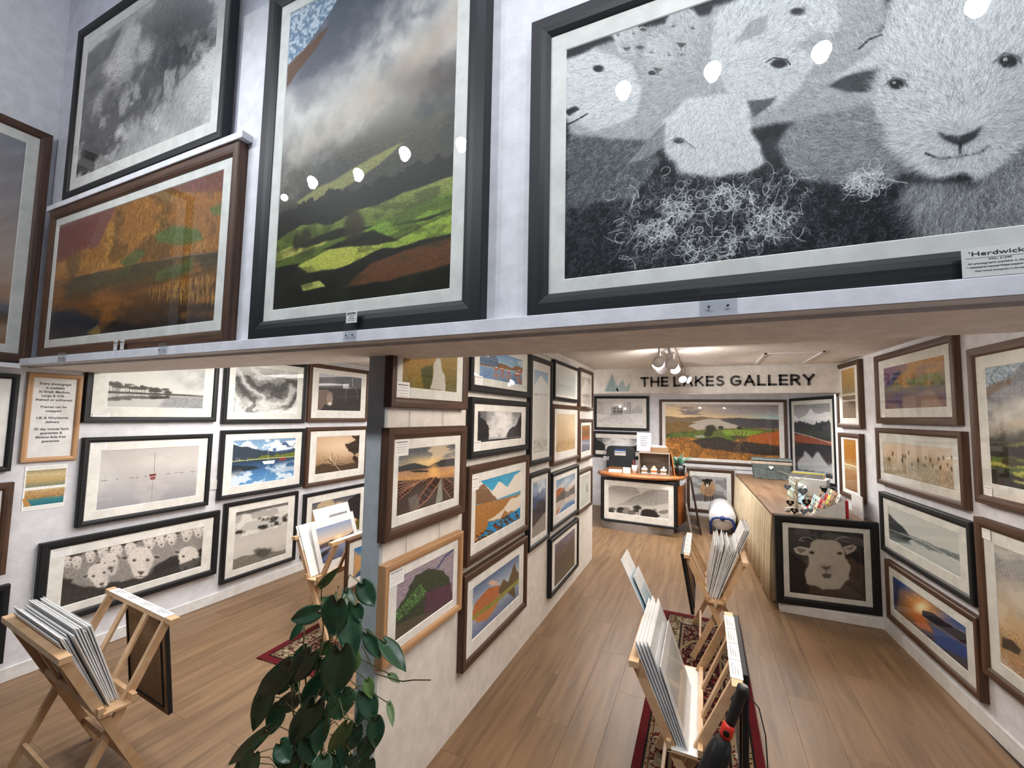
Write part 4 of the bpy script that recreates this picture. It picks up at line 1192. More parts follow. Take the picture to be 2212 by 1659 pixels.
# --- back room and desk
@art
def village_snow():
    a = Art(400, 230, [(150, 408), (483, 412), (480, 570), (150, 572)], 91)
    a.c = a.grad([(0, 'd0d0d0'), (1, 'e6e6e6')])
    a.strokes(a.pmask([(150, 412), (210, 412), (215, 520), (150, 500)]), 400, 5, 1, '2c2c2c', '8a8a8a', .2, .6, 1.5)
    a.poly([(265, 455), (285, 430), (345, 432), (350, 505), (265, 510)], 'a4a4a4'); a.poly([(260, 452), (290, 425), (345, 428), (352, 445), (300, 447)], 'eeeeee')
    for x in (285, 310, 330):
        for y in (458, 480): a.poly([(x, y), (x + 10, y), (x + 10, y + 12), (x, y + 12)], '3a3a3a')
    a.poly([(410, 470), (450, 440), (480, 462), (480, 495), (410, 495)], 'b5b5b5')
    for i in range(26):
        x = 350 + a.rng.random() * 60; a.line([(x, 500), (x + a.rng.normal() * 14, 420)], 1, '5a5a5a', .7)
    a.strokes(a.pmask([(160, 520), (260, 500), (480, 520), (480, 545), (380, 570), (150, 565)]), 900, 5, 1, '161616', '9a9a9a', .2, .7, 1.5)
    a.poly([(150, 500), (250, 510), (200, 535), (150, 530)], 'eaeaea', soft=2); a.poly([(380, 505), (480, 520), (480, 560), (420, 560)], 'e4e4e4', soft=4, alpha=.8)
    return a.gray(0).c
@art
def windermere_wide():
    a = Art(880, 440, [(640, 432), (1443, 437), (1447, 845), (640, 800)], 92)
    a.c = a.grad([(0, '8a7f80'), (.15, 'a39a98'), (.25, 'e8c898'), (.35, 'c9a880'), (1, '6a5a3c')])
    a.mix(a.ell(660, 490, 260, 70, None, soft=.9) * .8, 'f9d9a0'); a.mix(sstep(.45, .75, a.fbm(4, 10, 5)) * (a.V < .2) * .75, '6a6470')
    a.mix(sstep(.6, 1, a.U) * np.exp(-((a.V - .22) / .06) ** 2) * .8, '9ac4cc')
    a.below([(640, 515), (760, 525), (900, 520), (1000, 530), (1150, 525), (1443, 540)], '7f6a50', rough=.02)
    a.poly([(790, 600), (830, 555), (940, 538), (1030, 535), (1100, 565), (1190, 585), (1140, 600), (1000, 610), (930, 640), (880, 620)], 'b8aca0', soft=2, wob=8)
    a.poly([(1020, 545), (1160, 528), (1443, 545), (1443, 600), (1200, 595), (1120, 570)], '4c4a4c', soft=2, wob=8)
    a.poly([(640, 560), (760, 555), (860, 565), (800, 590), (880, 620), (640, 660)], '7c6236', soft=3, wob=12)
    g = a.pmask([(640, 640), (880, 615), (1000, 605), (1250, 600), (1443, 620), (1443, 660), (1200, 700), (640, 690)], 3, 10)
    a.mix(g, a.grad([(.4, '6a6c34'), (.6, '5a6a2c')])); a.mix(g * sstep(.5, .7, a.fbm(8, 8, 4)) * .7, '3a4222')
    a.poly([(1030, 620), (1150, 610), (1330, 625), (1240, 660), (1060, 650)], '7f9a34', soft=3, wob=8)
    a.poly([(840, 655), (900, 650), (920, 665), (860, 668)], 'a8a49c', soft=2)
    for (x, y, r) in ((960, 605, 34), (1030, 600, 20), (940, 640, 26), (1160, 600, 14)): a.ell(x, y, r, r * .7, '33311f', soft=.3, wob=.6)
    fg = a.pmask([(640, 680), (760, 660), (900, 680), (1100, 690), (1200, 670), (1443, 700), (1447, 850), (640, 810)], 3, 14)
    a.mix(fg, '8a5a2c'); a.mix(fg * sstep(.4, .7, a.fbm(20, 10, 4)), 'c07a38')
    a.strokes(fg, 4200, 8, .2, '3c2814', 'e0a050', .12, .6, .8)
    rr = a.pmask([(1220, 660), (1330, 635), (1447, 620), (1447, 720), (1230, 710)], 3, 10); a.mix(rr, 'b05c28'); a.strokes(rr, 500, 7, .1, '7a3a18', 'e08c48', .1, .6)
    wl = a.pmask([(820, 690), (1000, 660), (1130, 690), (1250, 700), (1447, 730), (1447, 800), (1300, 790), (900, 740)], 3, 14); a.mix(wl * .9, '2f2b29')
    a.strokes(wl, 900, 7, .1, '161413', '8a8078', .1, .7, .6)
    a.strokes(a.pmask([(660, 730), (1100, 750), (1447, 810), (1447, 850), (640, 810)]), 700, 9, .2, '2a2420', 'd9b04a', .1, .7, .8)
    a.fur((a.V > .58) * 1.0, 16000, 7, .15, .5, .1, .7, .7)
    a.fur((a.V > .4) * (a.V <= .6), 6000, 7, 0, .25, .03, .3, .6)
    a.fur(fg, 5000, 12, .1, .75, .1, .6, .75)
    for p in ([(1120, 620), (1185, 720)], [(1165, 625), (1130, 690)], [(1185, 620), (1140, 800)], [(1165, 690), (1105, 790)], [(1215, 630), (1180, 700)]): a.line(p, 6, '6b4c34')
    for k in range(5): a.line([(1118 + k * 8, 785 - k * 22), (1150 + k * 6, 792 - k * 22)], 3.5, '7a5a40')
    return a.c
@art
def swaledale_sheep():
    a = Art(330, 330, [(1330, 455), (1740, 490), (1740, 870), (1330, 835)], 93)
    a.c = a.grad([(0, 'a9a9aa'), (.5, 'b4b4b4'), (1, 'd4d4d4')])
    a.mix(sstep(.5, .8, a.fbm(4, 6, 5)) * .7, '7a7a7c')
    a.poly([(1350, 690), (1500, 660), (1640, 690), (1740, 730), (1740, 760), (1350, 760)], '707072', soft=8, wob=14)
    sn = a.pmask([(1330, 760), (1500, 770), (1740, 750), (1740, 870), (1330, 835)], 4, 8); a.mix(sn, 'e6e6e4'); a.strokes(sn, 400, 5, 1, 'b0b0ae', 'ffffff', .1, .6, 1)
    for (x0, x1) in ((1485, 1500), (1512, 1522), (1545, 1556), (1572, 1584)): a.poly([(x0 - 4, 670), (x1 + 4, 670), (x1, 770), (x0, 770)], '4a3a30')
    m = a.ell(1525, 615, 92, 92, 'b09070', soft=.08, wob=.14); a.strokes(m, 700, 8, 1.5, '7a5c40', 'd8bc98', .05, .6, .5)
    a.ell(1535, 650, 50, 60, '8a6a50', soft=.5, alpha=.6)
    for s_ in (-1, 1): a.ell(1520 + s_ * 44, 520, 18, 16, '33291f', ang=.4 * s_, soft=.2)
    a.ell(1520, 545, 38, 46, '1c1816', soft=.15); a.poly([(1503, 560), (1538, 560), (1532, 590), (1520, 596), (1508, 590)], 'e6e2de', soft=1.5)
    a.ell(1505, 545, 6, 4, 'c9a060', soft=.3); a.ell(1536, 545, 6, 4, 'c9a060', soft=.3); a.ell(1520, 566, 6, 4, '2a2422', soft=.3)
    return a.c
@art
def mountain_reflection():
    a = Art(340, 400, None, 94)
    a.c = a.grad([(0, '8c8e92'), (.1, 'a6a8ac'), (.26, 'b9bbbe')])
    a.below([(0, .16), (.15, .2), (.35, .15), (.5, .08), (.62, .15), (.8, .14), (1, .12)], 'e4e6e8', rough=.04)
    a.strokes((a.V > .12) & (a.V < .27), 260, 9, 1, '6c6e74', 'ffffff', .02, .6, .6)
    a.below([(0, .27), (.3, .25), (.6, .27), (1, .24)], '3a3c42', rough=.05, sc=20); a.strokes((a.V > .26) & (a.V < .46), 700, 16, -PI / 2, '1e2024', '84868c', 0, .5, .06)
    m = a.pmask([(0, .44), (.4, .46), (1, .50), (1, .60), (0, .58)], 4, 8); a.mix(m, '8a5044'); a.line([(0, .42), (.4, .455), (1, .53)], 3, 'e8e2dc')
    a.mix((a.V > .56) * 1.0, '33353b'); a.strokes(a.V > .56, 700, 18, PI / 2, '18191c', '9a9ca2', 0, .5, .06)
    a.poly([(.1, .85), (.3, .68), (.5, .74), (.65, .66), (.9, .82), (1, .8), (1, .95), (.1, .95)], 'cfd2d6', soft=6, wob=20, alpha=.8)
    return a.c
@art
def misty_hills():
    a = Art(620, 340, [(390, 575), (1090, 650), (1090, 995), (390, 885)], 95)
    a.c = a.grad([(0, 'c8c6c2'), (.5, 'bab8b4'), (1, 'c6c4c0')])
    m = a.pmask([(390, 605), (450, 590), (560, 580), (650, 590), (720, 630), (750, 680), (640, 720), (390, 740)], 2)
    a.mix(m * .55 * (1 - sstep(.1, .5, a.V)), '7c7a76')
    a.poly([(470, 810), (560, 780), (660, 720), (760, 690), (820, 655), (900, 645), (1090, 655), (1090, 800), (900, 830)], '8f8d89', soft=2, wob=5, alpha=.85)
    a.mix(sstep(.45, .75, a.V) * .6, 'c4c2be')
    a.poly([(385, 835), (440, 830), (470, 845), (470, 865), (385, 860)], '6a6865', soft=2, wob=5)
    for (x, y, rx, ry, c) in ((415, 865, 35, 24, '3c3a38'), (520, 865, 44, 34, '2f2d2b'), (590, 885, 50, 44, '8a8784'), (650, 905, 45, 28, '6c6966'), (720, 845, 48, 28, '2e2c2a'), (700, 880, 30, 20, '3f3d3a'), (840, 915, 85, 56, '2a2527'), (900, 950, 60, 24, '2a2628'), (1030, 900, 60, 22, '85827e')):
        mm = a.ell(x, y, rx, ry, None, soft=.25, wob=.7); a.mix(mm, c); a.strokes(mm, 200, 6, -1.5, '1c1a1a', '77746f', .1, .4, 1)
    a.line([(722, 850), (726, 925)], 5, '2a2826'); a.line([(590, 870), (592, 915)], 3, 'b0ada8')
    a.below([(385, 905), (600, 925), (760, 950), (950, 972), (1090, 985)], 'c2c0bc', soft=8)
    return a.c
@art
def sheep_portrait():
    a = Art(480, 460, [(835, 960), (1720, 1020), (1760, 1930), (862, 1830)], 96)
    a.c = a.grad([(0, '40403f'), (.5, '2c2826'), (1, '2a2523')])
    a.mix(a.pmask([(920, 960), (1050, 970), (1200, 1080), (1300, 1020), (1720, 1100), (1720, 1200), (1300, 1100), (920, 1060)], 6) * .6, '6a6a6a')
    fl = a.pmask([(1040, 1400), (1600, 1350), (1740, 1500), (1750, 1930), (1100, 1860)], 12, 30); a.mix(fl * .6, '6a584c'); a.strokes(fl, 1400, 14, 1.4, '4a3c34', 'a89480', .06, .5, .6)
    for p in ([(1150, 1130), (1080, 1090), (1000, 1095), (975, 1130), (1020, 1140)], [(1380, 1130), (1420, 1090), (1480, 1070), (1540, 1080)]): a.line(p, 9, 'a09c98', .8)
    a.poly([(1090, 1240), (980, 1210), (905, 1235), (930, 1300), (1040, 1335), (1100, 1310)], 'c8bcb0', soft=3, wob=6); a.poly([(1060, 1260), (970, 1235), (935, 1250), (990, 1305)], '7a7068', soft=3)
    a.poly([(1470, 1210), (1600, 1165), (1645, 1195), (1610, 1260), (1520, 1310)], 'c0b4a8', soft=3, wob=6); a.poly([(1500, 1230), (1610, 1190), (1580, 1250)], '7c7068', soft=3)
    f = a.poly([(1070, 1260), (1110, 1160), (1200, 1105), (1330, 1110), (1440, 1150), (1500, 1240), (1510, 1340), (1560, 1480), (1540, 1620), (1440, 1750), (1250, 1780), (1080, 1700), (1040, 1560), (1080, 1420)], 'c6bdb2', soft=4, wob=16)
    ang = np.arctan2(a.Y - a.P([(1280, 1400)])[0, 1], a.X - a.P([(1280, 1400)])[0, 0])
    a.strokes(f, 4200, 13, 0, '9a8f84', 'eae2d8', .03, .45, .3, 1, ang)
    for (x, y) in ((1117, 1292), (1442, 1292)): a.ell(x, y, 34, 24, '8c8078', soft=.4); a.ell(x, y, 22, 15, '2a2422', soft=.3)
    a.ell(1285, 1500, 110, 60, 'b0a59a', soft=.7, alpha=.8); a.poly([(1225, 1465), (1290, 1475), (1345, 1455), (1320, 1500), (1285, 1520), (1250, 1500)], '6a5c58', soft=3)
    a.line([(1285, 1515), (1288, 1570)], 4, '5a4e4a'); a.poly([(1235, 1575), (1290, 1560), (1355, 1580), (1330, 1625), (1260, 1625)], '5c524e', soft=3)
    return a.c * .95
@art
def rack_lake():
    a = Art(300, 200, None, 97)
    a.c = a.grad([(0, '7a8cb0'), (.3, 'c9b8ac'), (.42, 'e0b890'), (.5, '5a4a4c'), (.6, '8a90a8'), (1, '4a5478')])
    a.below([(0, .5), (.3, .42), (.5, .45), (.7, .48), (1, .38)], '4a4044', rough=.04, to=[(0, .58), (1, .55)]); a.mix(a.ell(.55, .42, .1, .06, None, soft=.9), 'ffe0a8')
    a.poly([(0, .7), (.3, .62), (.2, .75), (0, .85)], '2c2a30', soft=3)
    return a.c
@art
def rack_cloud():
    a = Art(300, 200, None, 98)
    a.c = a.grad([(0, '7a7a78'), (.5, 'b0b0ae'), (1, 'dcdcda')]); a.mix(sstep(.4, .7, a.fbm(4, 4, 5)), 'f0f0ee'); return a.c
@art
def rack_sunset():
    a = Art(300, 260, None, 99)
    a.c = a.grad([(0, '2f6fa8'), (.4, '6f94ac'), (.55, '50708c'), (1, '2f4f7c')])
    a.mix(a.pmask([(0, .1), (.2, .3), (.6, .5), (.3, .75), (0, 1)], 14, 10), 'c99a6c'); a.poly([(.55, .42), (.7, .35), (1, .33), (1, .45), (.7, .5)], '33485c', soft=3, wob=6)
    return a.c
@art
def rack_blue():
    a = Art(200, 150, None, 100)
    a.c = a.grad([(0, 'c4d4dc'), (.5, '5f94b0'), (1, '2f5f80')]); a.below([(0, .4), (.5, .3), (1, .5)], '3f6f90', rough=.1); return a.c
@art
def persian_rug():
    a = Art(420, 1200, None, 110)
    a.c[:] = hx('5a1a20')
    u, v = a.U * .7, a.V * 2.0
    e = np.minimum(np.minimum(u, .7 - u), np.minimum(v, 2.0 - v))
    rng = a.rng
    a.mix((e > .0) & (e < .05), '7c2028')
    a.mix((e > .05) & (e < .062), '22161a')
    a.mix((e > .062) & (e < .082), 'b49a74')
    a.mix((e > .088) & (e < .175), 'b5a284')
    a.mix((e > .175) & (e < .19), '2a1a1c')
    a.mix((e > .19) & (e < .21), 'a08868')
    inn = e > .215
    a.mix(inn, '4e161c')
    # flower marks
    def marks(mask, n, rx, cs):
        ys, xs = np.nonzero(mask)
        k = rng.integers(0, len(ys), n)
        for i in k:
            x, y = xs[i], ys[i]; r = rx * (.6 + rng.random() * .8); an = rng.random() * PI
            x0, x1 = int(max(0, x - r * 1.5)), int(min(a.w, x + r * 1.5)); y0, y1 = int(max(0, y - r * 1.5)), int(min(a.h, y + r * 1.5))
            X = a.X[y0:y1, x0:x1] - x; Y = a.Y[y0:y1, x0:x1] - y
            p = X * math.cos(an) + Y * math.sin(an); q = -X * math.sin(an) + Y * math.cos(an)
            m = ((p / r) ** 2 + (q / (r * .45)) ** 2 < 1)[..., None]
            a.c[y0:y1, x0:x1] = np.where(m, hx(cs[rng.integers(len(cs))]), a.c[y0:y1, x0:x1])
    marks((e > .095) & (e < .168), 700, 8, ['6a2024', '4a3a20', 'e0d2b4', '7a2a2c', '5f5a34'])
    marks((e > .062) & (e < .082), 260, 5, ['6a2a24', '3a2a1c'])
    marks(inn, 1500, 8, ['b8a080', 'c9b592', '8c2a30', '33141a', '8a744e', '2c1418', '6a3a2c'])
    c = 1 - ((a.U - .5) / .32) ** 2 - ((a.V - .5) / .3) ** 2
    a.mix((np.abs(c) < .06), 'b49a74')
    a.c *= .72 * (.85 + .15 * a.rng.random((a.h, a.w, 1)))
    return a.c
# ------------------------------------------------------------------ the setting
A4 = math.radians(4)
RX0 = 1.34 * math.cos(A4) + 4.64 * math.sin(A4)
def rwx(y, off=0.0):
    """x of the slanted aisle wall's face at depth y, off = distance in front of it"""
    return (RX0 - off - math.sin(A4) * y) / math.cos(A4)

struct('wall_left', MB().box(-4.12, -3.965, -3.0, 8.6, 0, 4.75), M['wall'])
struct('floor', MB().box(-4.1, 2.6, -3.0, 8.6, -0.06, -0.006), M['sub'])
floor = bpy.data.objects['floor']
# planks of the floor, running into the room
PW, PL = 0.192, 1.285
def plank_mesh(L, wd):
    b = 0.0007
    mb = MB()
    xs = (0.0003, wd - 0.0003); ys = (0.0003, L - 0.0003)
    v = [(xs[0], ys[0], -0.006), (xs[1], ys[0], -0.006), (xs[1], ys[1], -0.006), (xs[0], ys[1], -0.006),
         (xs[0], ys[0], -b), (xs[1], ys[0], -b), (xs[1], ys[1], -b), (xs[0], ys[1], -b),
         (xs[0] + b, ys[0] + b, 0), (xs[1] - b, ys[0] + b, 0), (xs[1] - b, ys[1] - b, 0), (xs[0] + b, ys[1] - b, 0)]
    f = [(8, 9, 10, 11), (4, 5, 9, 8), (5, 6, 10, 9), (6, 7, 11, 10), (7, 4, 8, 11), (0, 1, 5, 4), (1, 2, 6, 5), (2, 3, 7, 6), (3, 0, 4, 7)]
    return mb.add(v, f).mesh('plank', M['plank'], False)
full = plank_mesh(PL, PW)
cuts = {}
row = 0
x = -3.965
while x < 1.75:
    off = (row * 0.4283) % PL
    y = 0.25 - off
    while y < 8.35:
        y0, y1 = max(y, 0.25), min(y + PL, 8.35)
        if y1 - y0 > 0.02:
            L = round(y1 - y0, 3)
            if L > PL - 0.002: me = full
            else:
                if L not in cuts: cuts[L] = plank_mesh(L, PW)
                me = cuts[L]
            # leave out what lies past the slanted wall
            if x < rwx(min(y1, 5.6)) + 0.0 or y0 > 5.6:
                o = bpy.data.objects.new('plank', me)
                link(o, floor)
                o.location = (x, y0, 0)
        y += PL
    x += PW
    row += 1

# lobby: high room in front of the beam
struct('ceiling', MB().box(-4.12, 2.6, -3.0, 1.24, 4.7, 4.8), M['upper'])
struct('wall_front', MB().box(-4.12, -3.3, -3.1, -3.0, 0, 4.75).box(2.0, 2.6, -3.1, -3.0, 0, 4.75).box(-3.3, 2.0, -3.1, -3.0, 3.2, 4.75).box(-3.3, 2.0, -3.1, -3.0, 0, 0.25), M['upper'])
wf = MB()
for xx in (-3.3, -2.0, -0.68, 0.64, 1.94): wf.box(xx, xx + 0.07, -3.08, -3.02, 0.25, 3.2)
for zz in (0.25, 2.35, 3.13): wf.box(-3.3, 2.0, -3.08, -3.02, zz, zz + 0.07)
win = struct('window_1', MB().box(-3.3, 2.0, -3.055, -3.05, 0.25, 3.2), clear_mat('shop_window_glass', (0.5, 0.53, 0.56)))
wf.build('window_frame', M['post'], win)
# facade over the beam
struct('wall_facade', MB().box(-3.965, 2.2, 1.245, 1.33, 1.95, 4.7), M['upper'])
struct('wall_panel', MB().cbox(-2.02, 2.1, 1.228, 1.2455, 2.0, 3.62, 0.002), M['wall'])
struct('trim_1', MB().cbox(-3.965, 2.1, 1.165, 1.246, 1.955, 1.998, 0.002), M['wall'])
struct('trim_2', MB().cbox(-3.80, -1.895, 1.178, 1.2455, 2.938, 2.972, 0.002), M['wall'])
struct('trim_3', MB().cbox(-3.965, -3.885, -1.0, 1.16, 1.935, 1.965, 0.002), M['wall'])
struct('beam', MB().box(-3.965, 2.2, 1.225, 1.575, 1.945, 1.957).box(-3.965, 2.2, 1.33, 1.575, 1.957, 2.31), M['beam'])
struct('ceiling_gallery', MB().box(-4.1, 2.6, 1.575, 8.6, 2.29, 2.42), M['ceil'])
# aisle wall, slightly slanted
def slab(y0, y1, off0, off1, z0, z1):
    mb = MB()
    v = []
    for z in (z0, z1):
        v += [(rwx(y0, off1), y0, z), (rwx(y0, off0), y0, z), (rwx(y1, off0), y1, z), (rwx(y1, off1), y1, z)]
    return mb.add(v, [(0, 3, 2, 1), (4, 5, 6, 7), (0, 1, 5, 4), (1, 2, 6, 5), (2, 3, 7, 6), (3, 0, 4, 7)])
struct('wall_right', slab(-3.0, 5.56, -0.1, 0, 0, 4.75), M['wall'])
struct('baseboard_right', slab(1.3, 4.66, 0, 0.014, 0, 0.085), M['trimw'])
struct('baseboard_left', MB().cbox(-3.966, -3.951, -1.0, 8.4, 0, 0.085, 0.003), M['trimw'])
struct('wall_outer', MB().box(2.5, 2.6, 5.56, 8.6, 0, 2.3), M['wall'])
struct('wall_back', MB().box(-4.1, 2.6, 8.315, 8.5, 0, 2.35), M['wall'])
struct('baseboard_back', MB().cbox(-3.9, 2.5, 8.295, 8.3155, 0, 0.07, 0.003), M['trimw'])
# partition between the two halves, with its end post
part = struct('wall_partition', MB().box(-1.335, -1.242, 1.46, 5.20, 0, 2.29), M['partw'])
MB().cbox(-1.336, -1.238, 1.44, 1.462, 0, 2.29, 0.002).build('end_post', M['post'], part)
struct('trim_4', MB().cbox(-1.243, -1.225, 1.6, 5.19, 2.215, 2.245, 0.003), M['trimw'])
struct('trim_5', MB().cbox(-3.966, -3.945, 1.6, 8.3, 2.235, 2.26, 0.003), M['trimw'])
# bulkhead with the sign
struct('wall_bulkhead', MB().box(-1.335, 1.7, 5.30, 5.42, 1.98, 2.292), M['bulk'])
struct('trim_6', MB().cbox(-1.30, 1.29, 5.292, 5.3005, 1.975, 1.987, 0.001), M['steel'])
# joint and hatch in the ceiling
struct('trim_7', MB().box(-0.215, -0.205, 1.6, 5.3, 2.286, 2.2905), flat('ceiling_joint', (0.62, 0.57, 0.52), 0.8))
hb = MB()
for (x0, x1, y0, y1) in ((0.50, 0.52, 4.33, 5.21), (0.93, 0.945, 4.33, 5.21), (0.50, 0.945, 4.33, 4.345), (0.50, 0.945, 5.195, 5.21)): hb.box(x0, x1, y0, y1, 2.279, 2.2905)
struct('trim_8', hb, M['trimw'])
# rails for the hanging wires and the boards behind the big panorama
struct('trim_9', MB().cbox(-0.80, 1.29, 8.29, 8.3155, 0.845, 0.90, 0.003), M['trimw'])

# ------------------------------------------------------------------ framed pictures
def frame_mesh(W, H, fw, dep, mat):
    s = fw / 0.06
    prof = [(0, 0), (0, dep - .005), (.004, dep), (fw * .55, dep), (fw * .80, dep - .003), (fw, dep - .010), (fw, dep - .030)]
    mb = MB()
    acc = 0
    n = len(prof)
    def ring(o, d): return [(-W / 2 + o, -d, o), (W / 2 - o, -d, o), (W / 2 - o, -d, H - o), (-W / 2 + o, -d, H - o)]
    vs = []
    for (o, d) in prof: vs += ring(o, d)
    fs = []; uvs = {}
    off = [0, 3.1, 7.7, 11.3]
    for i in range(n - 1):
        (o0, d0), (o1, d1) = prof[i], prof[i + 1]
        t = math.hypot(o1 - o0, d1 - d0)
        for k in range(4):
            k2 = (k + 1) % 4
            q = (i * 4 + k, i * 4 + k2, (i + 1) * 4 + k2, (i + 1) * 4 + k)
            L = W if k % 2 == 0 else H
            uvs[len(fs)] = [(off[k] + o0, acc + k), (off[k] + L - o0, acc + k), (off[k] + L - o1, acc + t + k), (off[k] + o1, acc + t + k)]
            fs.append(q)
        acc += t
    mb.add(vs, fs); mb.uv = uvs
    return mb

def quad_uv(x0, x1, z0, z1, y, uv=((0, 0), (1, 0), (1, 1), (0, 1))):
    mb = MB().add([(x0, y, z0), (x1, y, z0), (x1, y, z1), (x0, y, z1)], [(0, 1, 2, 3)])
    mb.uv = {0: list(uv)}
    return mb

_tag_mats = {}
def small_card(parent, x0, x1, z0, z1, y, name='label_card', lines=5):
    """little paper label with a few printed rules"""
    key = lines
    if key not in _tag_mats:
        a = Art(90, 70, None, 200 + lines)
        a.c[:] = .93
        for k in range(lines):
            yv = .15 + .75 * k / lines; xx = .1 + (.12 if k % 2 else 0)
            while xx < .85:
                L = .05 + a.rng.random() * .12; a.line([(xx, yv), (min(.9, xx + L), yv)], 3.2 if k == 0 else 1.6, '55565a' if k == 0 else '9a9a9a'); xx += L + .03
        _tag_mats[key] = image_mat('small_label_print', a.c, .7)
    mb = MB().box(x0, x1, y, y + 0.0008, z0, z1)
    mb.uv = {2: [(0, 0), (1, 0), (1, 1), (0, 1)]}
    return mb.build(name, _tag_mats[key], parent, fixn=False)

FM = {'n': 'fbrown', 'b': 'fblack', 'o': 'foak'}
_art_mats = {}
SHOWN = dict(autumn_valley=800, pines_lake=400, flock_wide=560, storm_small=330, blue_lake=300, cloud_trees=260, cow_farm=200, driftwood=200, gold_valley=240,
             autumn_stream=260, launch_boats=300, harbour_blue=220, misty_falls=220, alpine_tarn=230, ivy_slate=280, castle_reflection=230, tall_reeds=110, blue_fells=110,
             sepia_reeds=130, coast_sky=130, dark_moor=130, pale_summit=80, autumn_tarn=80, purple_autumn=260, reed_bed=280, misty_mere=260, blue_sunset=260, fog_small=300,
             gold_falls=90, orange_wood=90, village_snow=200, windermere_wide=480, swaledale_sheep=160, mountain_reflection=170, misty_hills=260, sheep_portrait=300)
GRAIN = np.random.default_rng(3)
def print_mat(key, coat):
    if key not in _art_mats:
        c = ART[key]()
        h, wd = c.shape[:2]
        # fine photographic texture: short strokes in the local colour, stronger in the darks
        if key not in ('notice_plain', 'persian_rug', 'flyer', 'herdwicks', 'storm_big', 'fog_fell', 'mist_boats', 'jetty', 'pale_mist', 'dusk_shore'):
            k = SHOWN.get(key, 300) / wd
            if k < 1:      # the print is small in the room: work at a matching grain
                h2, w2 = max(8, int(h * k)), max(8, int(wd * k))
                cs = np.pad(np.cumsum(np.cumsum(c, 0, dtype=np.float64), 1), ((1, 0), (1, 0), (0, 0)))
                yi = np.linspace(0, h, h2 + 1).astype(int); xi = np.linspace(0, wd, w2 + 1).astype(int)
                A_ = cs[yi][:, xi]
                c = (A_[1:, 1:] - A_[:-1, 1:] - A_[1:, :-1] + A_[:-1, :-1]) / ((yi[1:] - yi[:-1])[:, None, None] * (xi[1:] - xi[:-1])[None, :, None])
                h, wd = h2, w2
            t = Art(wd, h, None, 900); t.c = np.array(c, np.float32)
            lum = t.c.mean(-1)
            t.fur(np.ones_like(lum), int(wd * h / 10), 4, 0, .07, .1, 3.0, .5)
            t.fur((lum < .62) * 1.0, int(wd * h / 10), 4, 0, .32, .1, 3.0, .6)
            c = t.c
        _art_mats[key] = image_mat(key + '_print', c, .4, coat, .12 if coat == 0 else .3)
    return _art_mats[key]

def picture(plane, u0, u1, z0, z1, pr, fr, fw, key, label, dep=0.04, glass=False, card=None, group=None, at=None, cables=0, tilt=0.0, front=None):
    """framed photograph hung on a wall plane; pr = print rectangle (u0, u1, z0, z1)"""
    W, H = abs(u1 - u0), z1 - z0
    uc = (u0 + u1) / 2
    if at is not None: loc, rz = at
    elif plane == 'L': loc, rz = (-3.9635 + 0.0, uc, z0), PI / 2
    elif plane == 'P': loc, rz = (-1.2405, uc, z0), PI / 2
    elif plane == 'F': loc, rz = (uc, 1.2265, z0), 0
    elif plane == 'R': loc, rz = (rwx(uc, .0015), uc, z0), -PI / 2 + A4
    elif plane == 'K': loc, rz = (uc, 8.3135, z0), 0
    root = empty('framed_picture', loc, rz, label, 'picture', group)
    if tilt: root.rotation_euler = (tilt, 0, rz)
    frame_mesh(W, H, fw, dep, None).build('frame', M[FM[fr]], root, fixn=False)
    MB().box(-W / 2 + .004, W / 2 - .004, -0.006, -0.001, .004, H - .004).build('backing_board', M['back'], root)
    sgn = -1 if plane == 'R' else 1
    def lx(u): return (u - uc) * sgn
    p0, p1 = sorted((lx(pr[0]), lx(pr[1])))
    q0, q1 = pr[2] - z0, pr[3] - z0
    ym = -(dep - .014)
    i = fw - .004
    o = [(-W / 2 + i, ym, i), (W / 2 - i, ym, i), (W / 2 - i, ym, H - i), (-W / 2 + i, ym, H - i)]
    n = [(p0, ym, q0), (p1, ym, q0), (p1, ym, q1), (p0, ym, q1)]
    MB().add(o + n, [(k, (k + 1) % 4, 4 + (k + 1) % 4, 4 + k) for k in range(4)]).build('mount', M['mat'], root, fixn=False)
    t = .0025
    n2 = [(p0 + t, ym + t, q0 + t), (p1 - t, ym + t, q0 + t), (p1 - t, ym + t, q1 - t), (p0 + t, ym + t, q1 - t)]
    MB().add(n + n2, [(k, (k + 1) % 4, 4 + (k + 1) % 4, 4 + k) for k in range(4)]).build('mount_bevel', M['matc'], root, fixn=False)
    quad_uv(p0 - .002, p1 + .002, q0 - .002, q1 + .002, ym + t + .0004).build('print', print_mat(key, 0.0 if glass else 0.35), root, fixn=False)
    if glass:
        g = fw - .002
        MB().add([(-W / 2 + g, ym - .003, g), (W / 2 - g, ym - .003, g), (W / 2 - g, ym - .003, H - g), (-W / 2 + g, ym - .003, H - g)], [(0, 1, 2, 3)]).build('glass_pane', M['glass'], root, fixn=False)
    if card:
        c0, c1, d0, d1 = card
        a, b = sorted((lx(c0), lx(c1)))
        small_card(root, a, b, d0 - z0, d1 - z0, ym - (.0045 if glass else .0012))
    if cables:
        for cx in (-W * .22, W * .2):
            MB().tube([(cx, -.004, H), (cx, -.004, H + cables)], .0009, 4).build('hanging_wire', M['greyink'], root)
    return root

